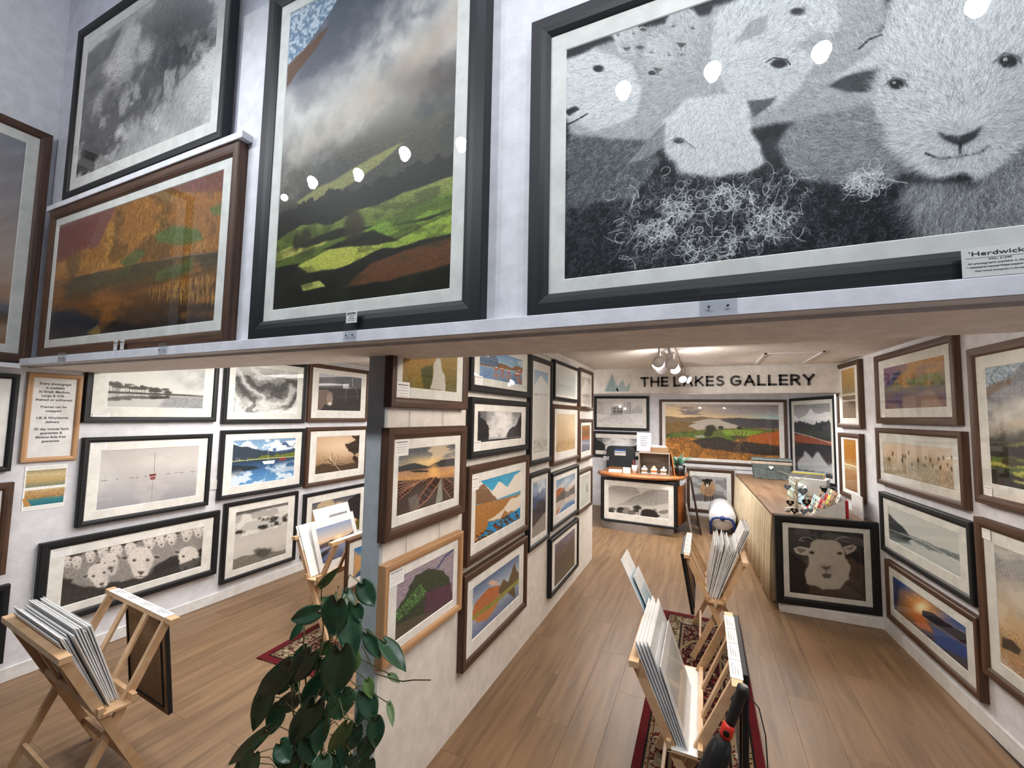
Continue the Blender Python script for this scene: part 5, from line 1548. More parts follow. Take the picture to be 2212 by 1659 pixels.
PICS = [
 # facade
 ('F', -3.62, -2.06, 2.98, 4.10, (-3.51, -2.175, 3.10, 3.99), 'b', .05, 'storm_big', 'black framed black-and-white storm cloud photograph, upper one in the corner above the beam', dict(glass=True, dep=.045)),
 ('F', -3.755, -1.92, 2.003, 2.93, (-3.66, -2.04, 2.105, 2.83), 'n', .055, 'autumn_valley', 'large brown framed autumn hillside reflected in a lake, on the shelf under the storm picture', dict(glass=True, dep=.045)),
 ('F', -1.775, -.647, 2.0, 3.58, (-1.649, -.773, 2.12, 3.46), 'b', .075, 'fog_fell', 'huge upright black framed photograph of fog over sunlit green fields', dict(glass=True, dep=.045)),
 ('F', -.487, 1.21, 2.0, 2.957, (-.375, 1.10, 2.105, 2.835), 'b', .065, 'herdwicks', 'huge wide black framed black-and-white photograph of white sheep faces', dict(glass=True, dep=.045)),
 # wall of the other half
 ('L', .30, 1.215, 1.975, 3.50, (.42, 1.105, 2.08, 3.385), 'n', .055, 'dusk_shore', 'large brown framed dusk sky photograph high on the wall beside the corner', dict(glass=True)),
 ('L', .30, 1.178, 1.297, 1.90, (.42, 1.05, 1.4, 1.8), 'b', .032, 'jetty', 'black framed pale picture cut by the edge, beside the notice in the oak frame', {}),
 ('L', .33, 1.2, .667, 1.227, (.45, 1.08, .77, 1.12), 'n', .045, 'gold_valley', 'brown framed picture cut by the edge, beside the pinned flyer', {}),
 ('L', .35, 1.228, .13, .60, (.47, 1.12, .23, .5), 'b', .04, 'pale_mist', 'black framed picture cut by the edge, low on the wall behind the nearer print rack', {}),
 ('L', 1.495, 2.385, 1.594, 2.18, (1.62, 2.272, 1.706, 2.08), 'b', .04, 'pines_lake', 'black framed wide photograph of a row of pines beside a lake', dict(glass=True, card=(1.545, 1.64, 1.612, 1.66))),
 ('L', 1.511, 2.367, .874, 1.489, (1.611, 2.266, .97, 1.392), 'b', .036, 'mist_boats', 'black framed grey photograph of one red boat and its mast mirrored in mist', dict(card=(1.552, 1.64, 1.405, 1.45))),
 ('L', 1.345, 2.475, .262, .81, (1.467, 2.349, .363, .697), 'b', .05, 'flock_wide', 'wide black framed photograph of a flock of sheep, lowest beside the floor', dict(card=(1.40, 1.50, .70, .755))),
 ('L', 2.439, 3.306, 1.576, 2.212, (2.535, 3.20, 1.675, 2.12), 'b', .04, 'storm_small', 'smaller black framed photograph of swirling storm clouds, to the side of the pines', dict(glass=True)),
 ('L', 2.445, 3.322, .897, 1.516, (2.554, 3.214, 1.002, 1.421), 'b', .036, 'blue_lake', 'black framed blue lake with a white sailing boat and snowy mountain', {}),
 ('L', 2.517, 3.279, .149, .856, (2.622, 3.17, .238, .76), 'b', .036, 'cloud_trees', 'nearly square black framed photograph of clouds above pale treetops', {}),
 ('L', 3.34, 4.255, 1.583, 2.235, (3.473, 4.13, 1.714, 2.133), 'n', .045, 'cow_farm', 'brown framed dark photograph of a cow in a farmyard', {}),
 ('L', 3.351, 4.278, .875, 1.526, (3.483, 4.137, 1.002, 1.418), 'n', .045, 'driftwood', 'brown framed sepia photograph of a bare fallen branch on a shore', {}),
 ('L', 3.361, 4.30, .13, .803, (3.465, 4.20, .242, .691), 'b', .036, 'gold_valley', 'black framed golden sky over a dark mountainside, behind the print rack by the post', {}),
 # partition
 ('P', 1.433, 2.08, 1.724, 2.18, (1.519, 1.98, 1.815, 2.09), 'n', .045, 'autumn_stream', 'brown framed autumn woodland with a white stream, top of the partition by its post', dict(glass=True, card=(1.478, 1.566, 1.754, 1.838))),
 ('P', 1.427, 2.08, 1.162, 1.637, (1.513, 1.982, 1.252, 1.541), 'n', .05, 'launch_boats', 'brown framed photograph of wooden rowing boats at sunset', dict(card=(1.484, 1.578, 1.512, 1.584), cables=.08)),
 ('P', 2.114, 3.025, 1.835, 2.20, (2.229, 2.898, 1.921, 2.11), 'b', .04, 'harbour_blue', 'black framed blue harbour with orange boats', dict(glass=True, card=(2.168, 2.262, 1.868, 1.93))),
 ('P', 2.13, 3.002, 1.447, 1.801, (2.222, 2.893, 1.532, 1.722), 'b', .038, 'misty_falls', 'black framed black-and-white misty gorge, under the harbour picture', dict(card=(2.175, 2.262, 1.488, 1.545))),
 ('P', 2.116, 3.028, .853, 1.403, (2.218, 2.899, .954, 1.306), 'n', .045, 'alpine_tarn', 'brown framed snowy peaks above a bright blue tarn with brown rocks', dict(card=(2.168, 2.25, 1.262, 1.338))),
 ('P', 1.44, 2.07, .653, 1.067, (1.534, 1.998, .725, .990), 'o', .035, 'ivy_slate', 'light oak framed photograph of green ivy on slate, lowest by the post', dict(card=(1.482, 1.578, .962, 1.03), cables=.09)),
 ('P', 2.097, 3.014, .302, .811, (2.213, 2.892, .42, .711), 'n', .045, 'castle_reflection', 'brown framed orange hill and ruin mirrored in blue water, lowest with this frame colour', dict(card=(2.16, 2.23, .71, .765), cables=.05)),
 ('P', 3.045, 3.555, 1.313, 2.171, (3.13, 3.473, 1.397, 2.068), 'b', .04, 'tall_reeds', 'tall narrow black framed snowy peak above pale reeds', {}),
 ('P', 3.046, 3.52, .673, 1.252, (3.134, 3.447, .748, 1.179), 'b', .034, 'blue_fells', 'upright black framed dark blue fells, under the tall narrow snowy peak', {}),
 ('P', 3.612, 4.422, 1.846, 2.206, (3.671, 4.341, 1.894, 2.148), 'b', .03, 'jetty', 'black framed pale empty lake with a thin jetty, top row of the partition', {}),
 ('P', 3.591, 4.45, 1.26, 1.806, (3.698, 4.333, 1.364, 1.72), 'n', .04, 'sepia_reeds', 'brown framed golden reeds in haze on the partition', {}),
 ('P', 3.579, 4.444, .704, 1.2, (3.712, 4.338, .805, 1.12), 'b', .036, 'coast_sky', 'black framed orange and blue shoreline under streaked sky', {}),
 ('P', 3.563, 4.452, .151, .64, (3.693, 4.344, .19, .562), 'b', .036, 'dark_moor', 'black framed dim green moor, lowest picture towards the far end of the partition', {}),
 ('P', 4.472, 5.07, 1.771, 2.23, (4.563, 4.983, 1.84, 2.144), 'n', .04, 'pale_summit', 'small brown framed pale summit, last in the top row of the partition', {}),
 ('P', 4.482, 5.067, 1.214, 1.674, (4.588, 4.96, 1.31, 1.6), 'n', .04, 'autumn_tarn', 'small brown framed orange tarn, last in the second row of the partition', {}),
 ('P', 4.435, 5.04, .673, 1.117, (4.556, 4.96, .715, 1.045), 'n', .04, 'pale_mist', 'small brown framed pale misty water, last in the third row of the partition', {}),
 # aisle wall
 ('R', 4.493, 3.434, 1.687, 2.245, (4.364, 3.547, 1.801, 2.132), 'n', .05, 'purple_autumn', 'brown framed purple and orange autumn lake, top on the aisle wall above the reeds', dict(glass=True, card=(4.40, 4.34, 1.735, 1.775))),
 ('R', 4.528, 3.406, 1.193, 1.652, (4.434, 3.518, 1.288, 1.543), 'n', .042, 'reed_bed', 'brown framed tall reeds against a peach sky, second down on the aisle wall', dict(glass=True)),
 ('R', 4.51, 3.373, .659, 1.133, (4.393, 3.504, .774, 1.037), 'b', .045, 'misty_mere', 'black framed pale grey lake with a thin line across, third down on the aisle wall', dict(glass=True)),
 ('R', 4.46, 3.362, .149, .605, (4.37, 3.484, .25, .503), 'n', .042, 'blue_sunset', 'brown framed orange sunset over blue water, lowest on the aisle wall', dict(glass=True)),
 ('R', 3.315, 2.28, 1.26, 2.126, (3.196, 2.40, 1.378, 2.008), 'n', .052, 'fog_small', 'large brown framed fog over green fields, by the edge of the aisle wall', dict(glass=True, card=(3.245, 3.185, 1.308, 1.36))),
 ('R', 3.337, 2.36, .327, 1.177, (3.212, 2.48, .444, 1.058), 'n', .052, 'gold_dawn', 'large brown framed grey and golden sky, by the edge of the aisle wall, lower', dict(glass=True, card=(3.29, 3.22, 1.07, 1.125))),
 ('R', 5.377, 4.806, 1.636, 2.27, (5.254, 4.93, 1.728, 2.21), 'n', .045, 'gold_falls', 'small upright brown framed golden trees by a weir, upper one beside the sign', {}),
 ('R', 5.37, 4.84, .96, 1.588, (5.26, 4.964, 1.036, 1.527), 'n', .045, 'orange_wood', 'small upright brown framed orange trees by water, lower one beside the sign', {}),
 # back room
 ('K', -1.95, -.918, 1.451, 2.104, (-1.92, -1.035, 1.57, 2.01), 'b', .05, 'village_snow', 'black framed photograph of a stone house in snow, in the back room', {}),
 ('K', -1.97, -.893, .93, 1.425, (-1.945, -1.018, 1.049, 1.30), 'b', .05, 'misty_falls', 'black framed misty gorge behind the office chair, in the back room', {}),
 ('K', -.739, 1.255, .912, 2.04, (-.64, 1.143, 1.003, 1.953), 'n', .045, 'windermere_wide', 'very large brown framed panorama of a lake, stile and orange bracken', {}),
 ('K', -.288, .467, .075, .823, (-.218, .35, .15, .697), 'n', .05, 'swaledale_sheep', 'brown framed photograph of one black-faced sheep in snow, on the floor strip under the panorama', {}),
]
for p in PICS:
    picture(*p[:9], p[9], **p[10])
# thin white rails that show between the stacked frames of the partition and the walls
# picture leaning at an angle in the far corner
picture('X', 0, 1.11, 0, 1.25, (.1, 1.01, .1, 1.15), 'b', .045, 'mountain_reflection', 'tall black framed snowy mountain reflected in a lake, standing askew behind the counter', dep=.04,
        glass=True, at=((1.31 + .178, 8.2 - .525, .80), math.radians(-71.2)))
# counter end
picture('X', 0, .775, .0, .765, (.105, .670, .10, .665), 'b', .062, 'sheep_portrait', 'square black framed portrait of a pale sheep at the end of the counter', dep=.04,
        glass=True, at=((.952, 4.625, .083), math.radians(6.6)), card=(.075, .13, .70, .728))
# desk front
picture('X', 0, 1.08, 0, .655, (.10, .975, .13, .545), 'b', .036, 'misty_hills', 'wide black framed misty hills with dark trees, leaning on the front of the reception desk', dep=.035,
        at=((-.908, 6.69, .115), math.radians(-2.7)))

# the two corners cards, acrylic clips on the ledge
def acrylic(x, wd, z0=1.958, z1=2.03, y=1.1625, label=None):
    r = empty('acrylic_clip', (x, y, z0), 0, label, 'clip', None)
    MB().box(-wd / 2, wd / 2, -.003, 0, 0, z1 - z0).build('plate', M['acryl'], r)
    for sx in (-.25, .25):
        MB().lathe([(0, -.0055), (.0035, -.005), (.0035, -.003)], 10, (sx * wd, 0, .022), 'y').build('screw', M['screw'], r)
acrylic(.037, .085, label='clear acrylic clip with two screws on the ledge under the sheep faces')
acrylic(-1.175, .062, z1=2.026, label='clear acrylic clip with two screws on the ledge under the fog picture')
acrylic(-2.36, .07, z1=2.015, label='clear acrylic clip on the ledge under the autumn lake, nearer the middle')
acrylic(-3.36, .09, z1=2.01, label='clear acrylic clip on the ledge near the corner of the two walls')

def text(name, body, size, loc, rot, mat, parent=None, align='CENTER', off=0.0, ext=0.0004, space=1.0, line=1.0, width=None):
    cu = bpy.data.curves.new(name, 'FONT')
    cu.body = body; cu.size = size; cu.align_x = align; cu.offset = off; cu.extrude = ext
    cu.space_character = space; cu.space_line = line
    cu.resolution_u = 3
    tmp = bpy.data.objects.new(name, cu)
    COL.objects.link(tmp)
    bpy.context.view_layer.update()
    me = bpy.data.meshes.new_from_object(tmp.evaluated_get(bpy.context.evaluated_depsgraph_get()))
    COL.objects.unlink(tmp); bpy.data.objects.remove(tmp)
    me.materials.clear(); me.materials.append(mat)
    if width:
        xs = [v.co.x for v in me.vertices]; k = width / (max(xs) - min(xs))
        for v in me.vertices: v.co.x *= k
    o = bpy.data.objects.new(name, me)
    link(o, parent)
    o.location = loc; o.rotation_euler = rot
    return o
FR = (PI / 2, 0, 0)
def title_card(x, z, wd, h, label, title, lines, y=1.166):
    c = MB().box(-wd / 2, wd / 2, 0, .0012, 0, h).build('title_card', M['paper'])
    c.location = (x, y, z)
    tag(c, label, 'label')
    text('lettering', title, h * .2, (0, -.0003, h * .72), FR, M['ink'], c, width=wd * .8)
    for k, (t, sc) in enumerate(lines):
        text('lettering', t, h * .085 * sc, (0, -.0003, h * (.56 - .125 * k)), FR, M['greyink'], c, width=min(wd * .86, wd * .06 * len(t) * .36 * sc + .012))
    for zz in (.64, .34):
        MB().box(-wd * .45, wd * .45, -.0004, 0, h * zz - .0003, h * zz + .0003).build('rule', M['greyink'], c)
title_card(.550, 1.999, .115, .062, "white title card reading 'Herdwicks' on the ledge under the sheep faces", "'Herdwicks'",
           [('XXL: £1390', .9), ('All photographs available in this size', .9), ('mounted or framed. Please enquire inside', .8), ('Open framed photographs in this board', .7)])
title_card(-1.175, 2.027, .052, .046, 'small white title card in front of the fog picture, above its clip', 'Langdale & Rydal Weather', [('November 2018', .7), ('Lakeland, Cumbria', .7), ('XXL: £950', .8), ('Photographs available in this', .7)])
title_card(-2.80, 2.001, .034, .05, 'tiny white title card in front of the autumn lake, nearer the corner', 'Autumn', [('XXL', .7), ('framed', .7)])
title_card(-2.735, 2.001, .034, .05, 'tiny white title card in front of the autumn lake, nearer the fog picture', 'Reflections', [('XXL', .7), ('framed', .7)])
title_card(.69, 1.999, .115, .062, 'white title card cut by the edge, beside the Herdwicks card', 'Herdwicks', [('XXL', .8), ('All photographs available', .8)])

M['ink2'] = flat('notice_ink', (0.30, 0.31, 0.33), 0.7)
# notice in its oak frame
nt_ = empty('framed_notice', (-3.9635, 1.352, 1.34), PI / 2, 'oak framed notice about sizes, frames and delivery beside the pines picture', 'notice')
W_, H_ = .27, .58
frame_mesh(W_, H_, .03, .022, None).build('frame', M['foak'], nt_, fixn=False)
MB().box(-W_ / 2 + .026, W_ / 2 - .026, -.008, -.004, .026, H_ - .026).build('paper', M['paper'], nt_)
zz = .535
for ln in ['Every photograph', 'is available', 'in Small, Medium,', 'Large & XXL -', 'framed or unframed', '', 'Frames can be', 'swapped', '', 'UK & Worldwide', 'delivery', '', '30 day money back', 'guarantee &', 'lifetime fade free', 'guarantee']:
    zz -= .0265 if ln else .020
    if ln:
        text('lettering', ln, .0215, (0, -.0085, zz - .004), FR, M['ink2'], nt_, off=.0005)
        zz -= .0
fl = quad_uv(-.1, .1, 0, .285, 0).build('flyer', print_mat('flyer', 0), None, False)
fl.location = (-3.9630, 1.35, 1.03); fl.rotation_euler = (0, 0, PI / 2)
tag(fl, 'paper flyer with two printed panoramas pinned under the oak framed notice', 'flyer')
so = MB().cbox(-.043, .043, -.008, 0, 0, .086, .003).build('wall_socket', M['trimw'])
so.location = (-3.9642, 2.43, .995); so.rotation_euler = (0, 0, PI / 2)
tag(so, 'white double wall socket between the mist boats and the blue lake', 'socket')
for sx in (-.02, .02): MB().box(sx - .008, sx + .008, -.010, -.008, .05, .068).build('switch', M['card'], so)

# ------------------------------------------------------------------ sign on the bulkhead
def strokes_mb(polys, wd, ext, arcs=()):
    mb = MB()
    return mb
GLY = {  # strokes in a 1-high box: list of polylines
 'T': (.62, [[(0, 1), (.62, 1)], [(.31, 1), (.31, 0)]]),
 'H': (.66, [[(0, 0), (0, 1)], [(.66, 0), (.66, 1)], [(0, .5), (.66, .5)]]),
 'E': (.5, [[(0, 0), (0, 1)], [(0, 1), (.5, 1)], [(0, .5), (.46, .5)], [(0, 0), (.5, 0)]]),
 'L': (.5, [[(0, 0), (0, 1)], [(0, 0), (.5, 0)]]),
 'A': (.74, [[(0, 0), (.37, 1)], [(.37, 1), (.74, 0)], [(.13, .33), (.61, .33)]]),
 'K': (.62, [[(0, 0), (0, 1)], [(0, .4), (.56, 1)], [(.2, .6), (.62, 0)]]),
 'S': (.56, [[(.54, .86), (.42, .97), (.26, 1), (.1, .93), (.03, .78), (.1, .62), (.28, .53), (.46, .44), (.54, .28), (.48, .1), (.3, 0), (.14, .02), (.0, .15)]]),
 'G': (.78, [[(.72, .84), (.56, .97), (.38, 1), (.18, .93), (.04, .74), (0, .5), (.04, .26), (.18, .07), (.38, 0), (.58, .04), (.74, .16), (.74, .46)], [(.74, .46), (.44, .46)]]),
 'R': (.6, [[(0, 0), (0, 1)], [(0, 1), (.34, 1), (.5, .93), (.56, .75), (.5, .57), (.34, .49), (0, .49)], [(.3, .49), (.6, 0)]]),
 'Y': (.7, [[(0, 1), (.35, .48)], [(.7, 1), (.35, .48)], [(.35, .48), (.35, 0)]]),
}
def letter_mesh(ch, h, wt, ext):
    mb = MB()
    ww = wt * h
    for pl in GLY[ch][1]:
        # keep strokes inside the cap height
        P_ = [(x * h, ww / 2 + y * (h - ww)) for x, y in pl]
        L, R = [], []
        for i, p in enumerate(P_):
            a = P_[max(i - 1, 0)]; b = P_[min(i + 1, len(P_) - 1)]
            dx, dy = b[0] - a[0], b[1] - a[1]; n = math.hypot(dx, dy); nx, ny = -dy / n * ww / 2, dx / n * ww / 2
            e = [0, 0]
            if len(P_) == 2: e = [dx / n * ww / 2 * (-1 if i == 0 else 1), dy / n * ww / 2 * (-1 if i == 0 else 1)]
            L.append((p[0] + nx + e[0], p[1] + ny + e[1])); R.append((p[0] - nx + e[0], p[1] - ny + e[1]))
        vs = []
        for (l, r) in zip(L, R): vs += [(l[0], 0, l[1]), (r[0], 0, r[1]), (l[0], -ext, l[1]), (r[0], -ext, r[1])]
        fs = []
        for i in range(len(L) - 1):
            a, b = i * 4, i * 4 + 4
            fs += [(a + 2, a + 3, b + 3, b + 2), (a, a + 2, b + 2, b), (a + 3, a + 1, b + 1, b + 3), (a + 1, a, b, b + 1)]
        fs += [(0, 1, 3, 2), (len(vs) - 4, len(vs) - 2, len(vs) - 1, len(vs) - 3)]
        mb.add(vs, fs)
    return mb
sign = empty('shop_sign', (-.684, 5.299, 2.067), 0, 'dark raised capital letters reading THE LAKES GALLERY on the white bulkhead', 'sign')
M['letter'] = flat('charcoal_letter', (0.16, 0.16, 0.17), 0.5)
adv = []
txt = 'THE LAKES GALLERY'
xx = 0; h_ = .117
for ch in txt:
    if ch == ' ': xx += .30 * h_; continue
    adv.append((ch, xx)); xx += (GLY[ch][0] + .36) * h_
k_ = 1.739 / (xx - .36 * h_ + .02)
for ch, ax in adv:
    o = letter_mesh(ch, h_, .19, .012).build('letter', M['letter'], sign)
    o.location = (ax * k_ + .01, 0, 0); o.scale = (min(1.12, k_), 1, 1)
logo = empty('mountain_logo', (-1.02, 5.299, 2.0), 0, 'pale blue logo of overlapping triangular peaks beside the sign letters', 'logo')
lm = clear_mat('pale_blue_film', (0.62, 0.76, 0.80))
def tri(pts, name, m, ext=.001):
    MB().add([(x, -ext, z) for x, z in pts], [tuple(range(len(pts)))]).build(name, m, logo, fixn=False)
lb = [flat('pale_blue_vinyl', (.72, .80, .82), .6), flat('mid_blue_vinyl', (.62, .73, .77), .6), flat('outline_vinyl', (.50, .58, .61), .6)]
tri([(-.10, .014), (.075, .014), (-.005, .232)], 'peak', lb[0], .0008); tri([(.02, .014), (.17, .014), (.125, .15)], 'peak', lb[0], .0008)
tri([(-.085, .014), (.055, .014), (-.005, .205)], 'peak', lb[1], .0012); tri([(.10, .014), (.20, .014), (.215, .11)], 'peak', lb[0], .0009)
for pts in ([(-.10, .012), (-.005, .235), (.085, .012)], [(.01, .012), (.125, .155), (.16, .012)], [(.09, .012), (.22, .118), (.195, .012)], [(-.06, .012), (-.012, .11), (.03, .012)]):
    for a_, b_ in zip(pts, pts[1:]):
        MB().bar((a_[0], -.0018, a_[1]), (b_[0], -.0018, b_[1]), .0016, .0016, (0, 1, 0)).build('outline', lb[2], logo)

# ------------------------------------------------------------------ lamps
def spotlight(loc, aim, r, L, lens, label, group, stem=None):
    loc, aim = Vector(loc), Vector(aim)
    o = empty('spotlight', loc, 0, label, 'lamp', group)
    q = (aim - loc).to_track_quat('-Z', 'Y').to_matrix().to_4x4()
    q = q.to_3x3().to_4x4()
    MB().lathe([(0, L), (r * .7, L), (r * .95, L * .75), (r, 0), (r, -.004), (r * .9, -.004), (r * .88, .006)], 20).xf(q).build('housing', M['lampbody'], o)
    MB().lathe([(0, 0.002), (r * .86, 0.002)], 20).xf(q).build('lens', lens, o, fixn=False)
    top = q @ Vector((0, 0, L * .6))
    if stem is not None: MB().tube([top, (top.x, top.y, stem - loc.z)], .007, 8).build('stem', M['lampbody'], o)
    return o
tr = MB().cbox(-.018, .018, 0, 2.5, 0, .02, .003).build('lighting_track', M['lampbody'])
tr.location = (-.28, 3.3, 2.2695)
tag(tr, 'white lighting track along the gallery ceiling in front of the sign', 'lighting track')
TXT = ['nearest of the white ceiling spotlights, turned to the partition', 'white ceiling spotlight turned to the aisle wall', 'second white ceiling spotlight on the partition side of its track', 'white ceiling spotlight facing the camera at the middle of the track',
       'third white ceiling spotlight on the partition side of its track', 'white ceiling spotlight overlapping the sign letters, nearer the camera', 'white ceiling spotlight overlapping the sign letters, further one']
for t_, l_ in zip(TRACK, TXT):
    spotlight(t_[:3], t_[3:], .045, .085, M['lamp'], l_, 'spotlights on the ceiling track', 2.272)
bx_ = MB().cbox(-.035, .035, -.06, .06, -.03, 0, .004).build('track_adapter', M['lampbody']); bx_.location = (-.28, 4.45, 2.2695)
tag(bx_, 'grey power adapter box on the ceiling lighting track', 'adapter')
trl = MB().cbox(-3.4, 1.4, -.02, .02, 0, .02, .003).build('lobby_track', M['lampbody']); trl.location = (0, -.06, 3.75)
tag(trl, 'white lighting track hung over the lobby in front of the big pictures', 'lighting track')
MB().tube([(-3.2, 0, .02), (-3.2, 0, .95)], .006, 6).build('rod', M['lampbody'], trl); MB().tube([(1.2, 0, .02), (1.2, 0, .95)], .006, 6).build('rod', M['lampbody'], trl)
for _l in LOBBY:
    spotlight(_l, (_l[0] * .85, 1.25, 2.0), .052, .1, M['lampc'], 'white spotlight on the lobby track aimed at the big pictures', 'lobby spotlights', 3.752)
# ------------------------------------------------------------------ rugs
def rug(name, cx, cy, wd, ln, rz, label):
    mb = MB().box(-wd / 2, wd / 2, -ln / 2, ln / 2, 0, .007)
    mb.uv = {1: [(0, 0), (1, 0), (1, 1), (0, 1)]}
    m = print_mat('persian_rug', 0)
    m.node_tree.nodes['Principled BSDF'].inputs['Roughness'].default_value = .95
    m.node_tree.nodes['Principled BSDF'].inputs['Specular IOR Level'].default_value = .1
    if 'pile' not in m.node_tree.nodes:
        nz = m.node_tree.nodes.new('ShaderNodeTexNoise'); nz.name = 'pile'; nz.inputs['Scale'].default_value = 500
        bp = m.node_tree.nodes.new('ShaderNodeBump'); bp.inputs['Strength'].default_value = .5; bp.inputs['Distance'].default_value = .003
        m.node_tree.links.new(nz.outputs[0], bp.inputs['Height']); m.node_tree.links.new(bp.outputs[0], m.node_tree.nodes['Principled BSDF'].inputs['Normal'])
    o = mb.build(name, m, None, fixn=False)
    o.location = (cx, cy, .0005); o.rotation_euler = (0, 0, rz)
    tag(o, label, 'rug')
    fr = MB()
    return o
rug('rug', -.045, 3.02, .60, 2.22, 0, 'dark red patterned rug under the two print racks in the aisle')
rug('rug', -2.52, 3.10, .68, 2.0, math.radians(2), 'dark red patterned rug under the print rack beyond the plant')

# ------------------------------------------------------------------ print racks
def rack(loc, rz, label, half=.30, tagside=1, tags=4):
    """crossed-leg beech rack; rails run along local y"""
    r = empty('print_rack', loc, rz, label, 'rack')
    top, bot, zt = .18, .155, .705
    for sd in (-1, 1):
        off = .013 * sd
        for yy in (-half + .035, half - .035):
            MB().bar((sd * top, yy + off, zt), (-sd * bot, yy + off, 0.004), .02, .034, (sd, 0, .5)).build('leg', M['beech'], r)
        MB().bar((sd * (top + .004), -half - .02, zt + .008), (sd * (top + .004), half + .02, zt + .008), .038, .024).build('top_rail', M['beech'], r)
        for yy in (-half * .33, half * .33):
            x0 = sd * .062
            MB().bar((x0, yy, .452), (sd * (top - .006), yy, zt), .034, .012, (sd, 0, -.5)).build('slat', M['beech'], r)
        MB().bar((sd * .056, -half - .005, .44), (sd * .056, half + .005, .44), .018, .034).build('shelf_rail', M['beech'], r)
        MB().bar((-sd * .105, -half + .04, .115), (-sd * .105, half - .04, .115), .014, .03).build('stretcher', M['beech'], r)
    MB().box(-.06, .06, -half - .005, half + .005, .418, .428).build('shelf', M['beech'], r)
    for k in range(tags):
        L = (2 * half - .06) / tags
        y0 = -half + .03 + k * L
        c = MB().cbox(-.022, .022, y0 + .002, y0 + L - .002, 0, .0015, .0005).build('price_label', M['paper'], r)
        c.location = (tagside * (top + .004), 0, zt + .0205)
        for q, t in enumerate(('£25', 'Small')):
            pass
        for q in range(3): MB().box(-.012 + q * .009, -.010 + q * .009, y0 + L * .2, y0 + L * (.8 - .15 * q), .0016, .0020).build('printed_line', M['greyink'], c)
    return r
BR1 = rack((-.083, 2.15, .008), 0, 'beech print rack in the aisle with an umbrella hung on it', .31)
BR2 = rack((.062, 3.68, .008), 0, 'beech print rack in the aisle nearer the desk, filled with many prints', .31, -1)
BL1 = rack((-2.62, 1.09, 0), math.radians(-94), 'beech print rack in front of the wide flock picture', .33, -1)
BL2 = rack((-2.725, 2.73, .008), math.radians(2), 'beech print rack beside the end post, showing a lake print', .31)

def mounted(parent_rack, sd, d, lean, y0, y1, z0, h, key=None, label=None, group=None, film=False):
    """mounted print in the rack's own axes: stands at x = d on the shelf and leans towards side sd"""
    wd = y1 - y0
    o = empty('mounted_print', (0, 0, 0), 0, label, 'print', group)
    c = MB().box(-wd / 2, wd / 2, -.0019, .0019, 0, h).build('board', M['pboard'], o)
    if key:
        m_ = .14
        quad_uv(-wd / 2 * (1 - m_ * 1.3), wd / 2 * (1 - m_ * 1.3), h * .17, h * .85, -.0022).build('photo', print_mat(key, .2), o, fixn=False)
    if film:
        MB().add([(-wd / 2 - .003, -.0032, -.002), (wd / 2 + .003, -.0032, -.002), (wd / 2 + .003, -.0032, h + .008), (-wd / 2 - .003, -.0032, h + .008)], [(0, 1, 2, 3)]).build('clear_sleeve', M['sleeve'], o, fixn=False)
    # face looks away from the side it leans on
    R = Matrix.Rotation(parent_rack.rotation_euler.z, 4, 'Z')
    L = Matrix.Translation((d, (y0 + y1) / 2, z0)) @ Matrix.Rotation(sd * lean, 4, 'Y') @ Matrix.Rotation(PI / 2 if sd < 0 else -PI / 2, 4, 'Z')
    o.matrix_world = Matrix.Translation(parent_rack.location) @ R @ L
    return o
rg = random.Random(5)
lean = .40
# far aisle rack: many prints leaning to the wall side
for k in range(24):
    d = .036 - k * .0042
    tall = k < 5
    y0 = -.27 + rg.random() * .05 + (.17 if tall else 0); wd = (.33 if tall else .36) + rg.random() * .10
    mounted(BR2, 1, d, .42 - k * .011 + rg.random() * .003, y0, min(.29, y0 + wd), .429 + rg.random() * .004, (.45 if tall else .34) + rg.random() * .06, None,
            'taller white mounted print against the rail of the aisle rack nearer the desk' if tall else 'white mounted print among the many filed in the aisle rack nearer the desk',
            'tall prints in the far aisle rack' if tall else 'prints filed in the far aisle rack', film=(k % 3 == 0))
# near aisle rack
for k in range(9):
    d = -.034 + k * .0048
    wd = .50 - (k % 3) * .03
    mounted(BR1, -1, d, .415 - k * .007, -.29 + .01 * (k % 2), -.29 + wd, .431, .37 + (k % 2) * .012, None,
            'white mounted print in a stack leaning in the umbrella rack', 'prints leaning in the umbrella rack', film=(k % 2 == 0))
mounted(BR1, -1, .012, .33, -.30, .13, .431, .30, 'jetty', 'front print in a clear sleeve in the umbrella rack', None, True)
mounted(BR1, -1, -.047, .45, .10, .30, .431, .60, 'rack_blue', 'tall blue print poking up at the far end of the umbrella rack', None, True)
mounted(BR1, -1, -.0415, .435, .15, .32, .431, .50, 'rack_blue', 'second, shorter blue print poking up at the far end of the umbrella rack', None, True)
wb = MB().cbox(-.052, .058, -.315, .30, 0, .0025, .001).build('white_liner', M['card']); wb.location = (-.083, 2.15, .4365)
tag(wb, 'white card liner on the shelf of the umbrella rack', 'card')
# left rack
for k in range(13):
    d = .036 - k * .0052
    y0 = -.30 + rg.random() * .03
    mounted(BL1, 1, d, .42 - k * .009, y0, y0 + .50 + rg.random() * .06, .429, .34 + rg.random() * .05, None,
            'white mounted print filed in the rack in front of the flock picture', 'prints filed in the rack by the flock picture', film=(k % 2 == 0))
mounted(BL2, -1, -.036, .43, -.30, .10, .431, .40, None, 'white mounted print lowest in the rack by the end post', None)
mounted(BL2, -1, -.029, .415, -.29, .12, .433, .40, None, 'second white mounted print in the rack by the end post', None)
mounted(BL2, -1, -.021, .39, -.14, .25, .433, .49, 'rack_cloud', 'mounted cloud print standing highest in the rack by the end post', None, True)
mounted(BL2, -1, -.008, .35, -.22, .25, .433, .40, 'rack_lake', 'mounted lake print facing out of the rack by the end post', None, True)

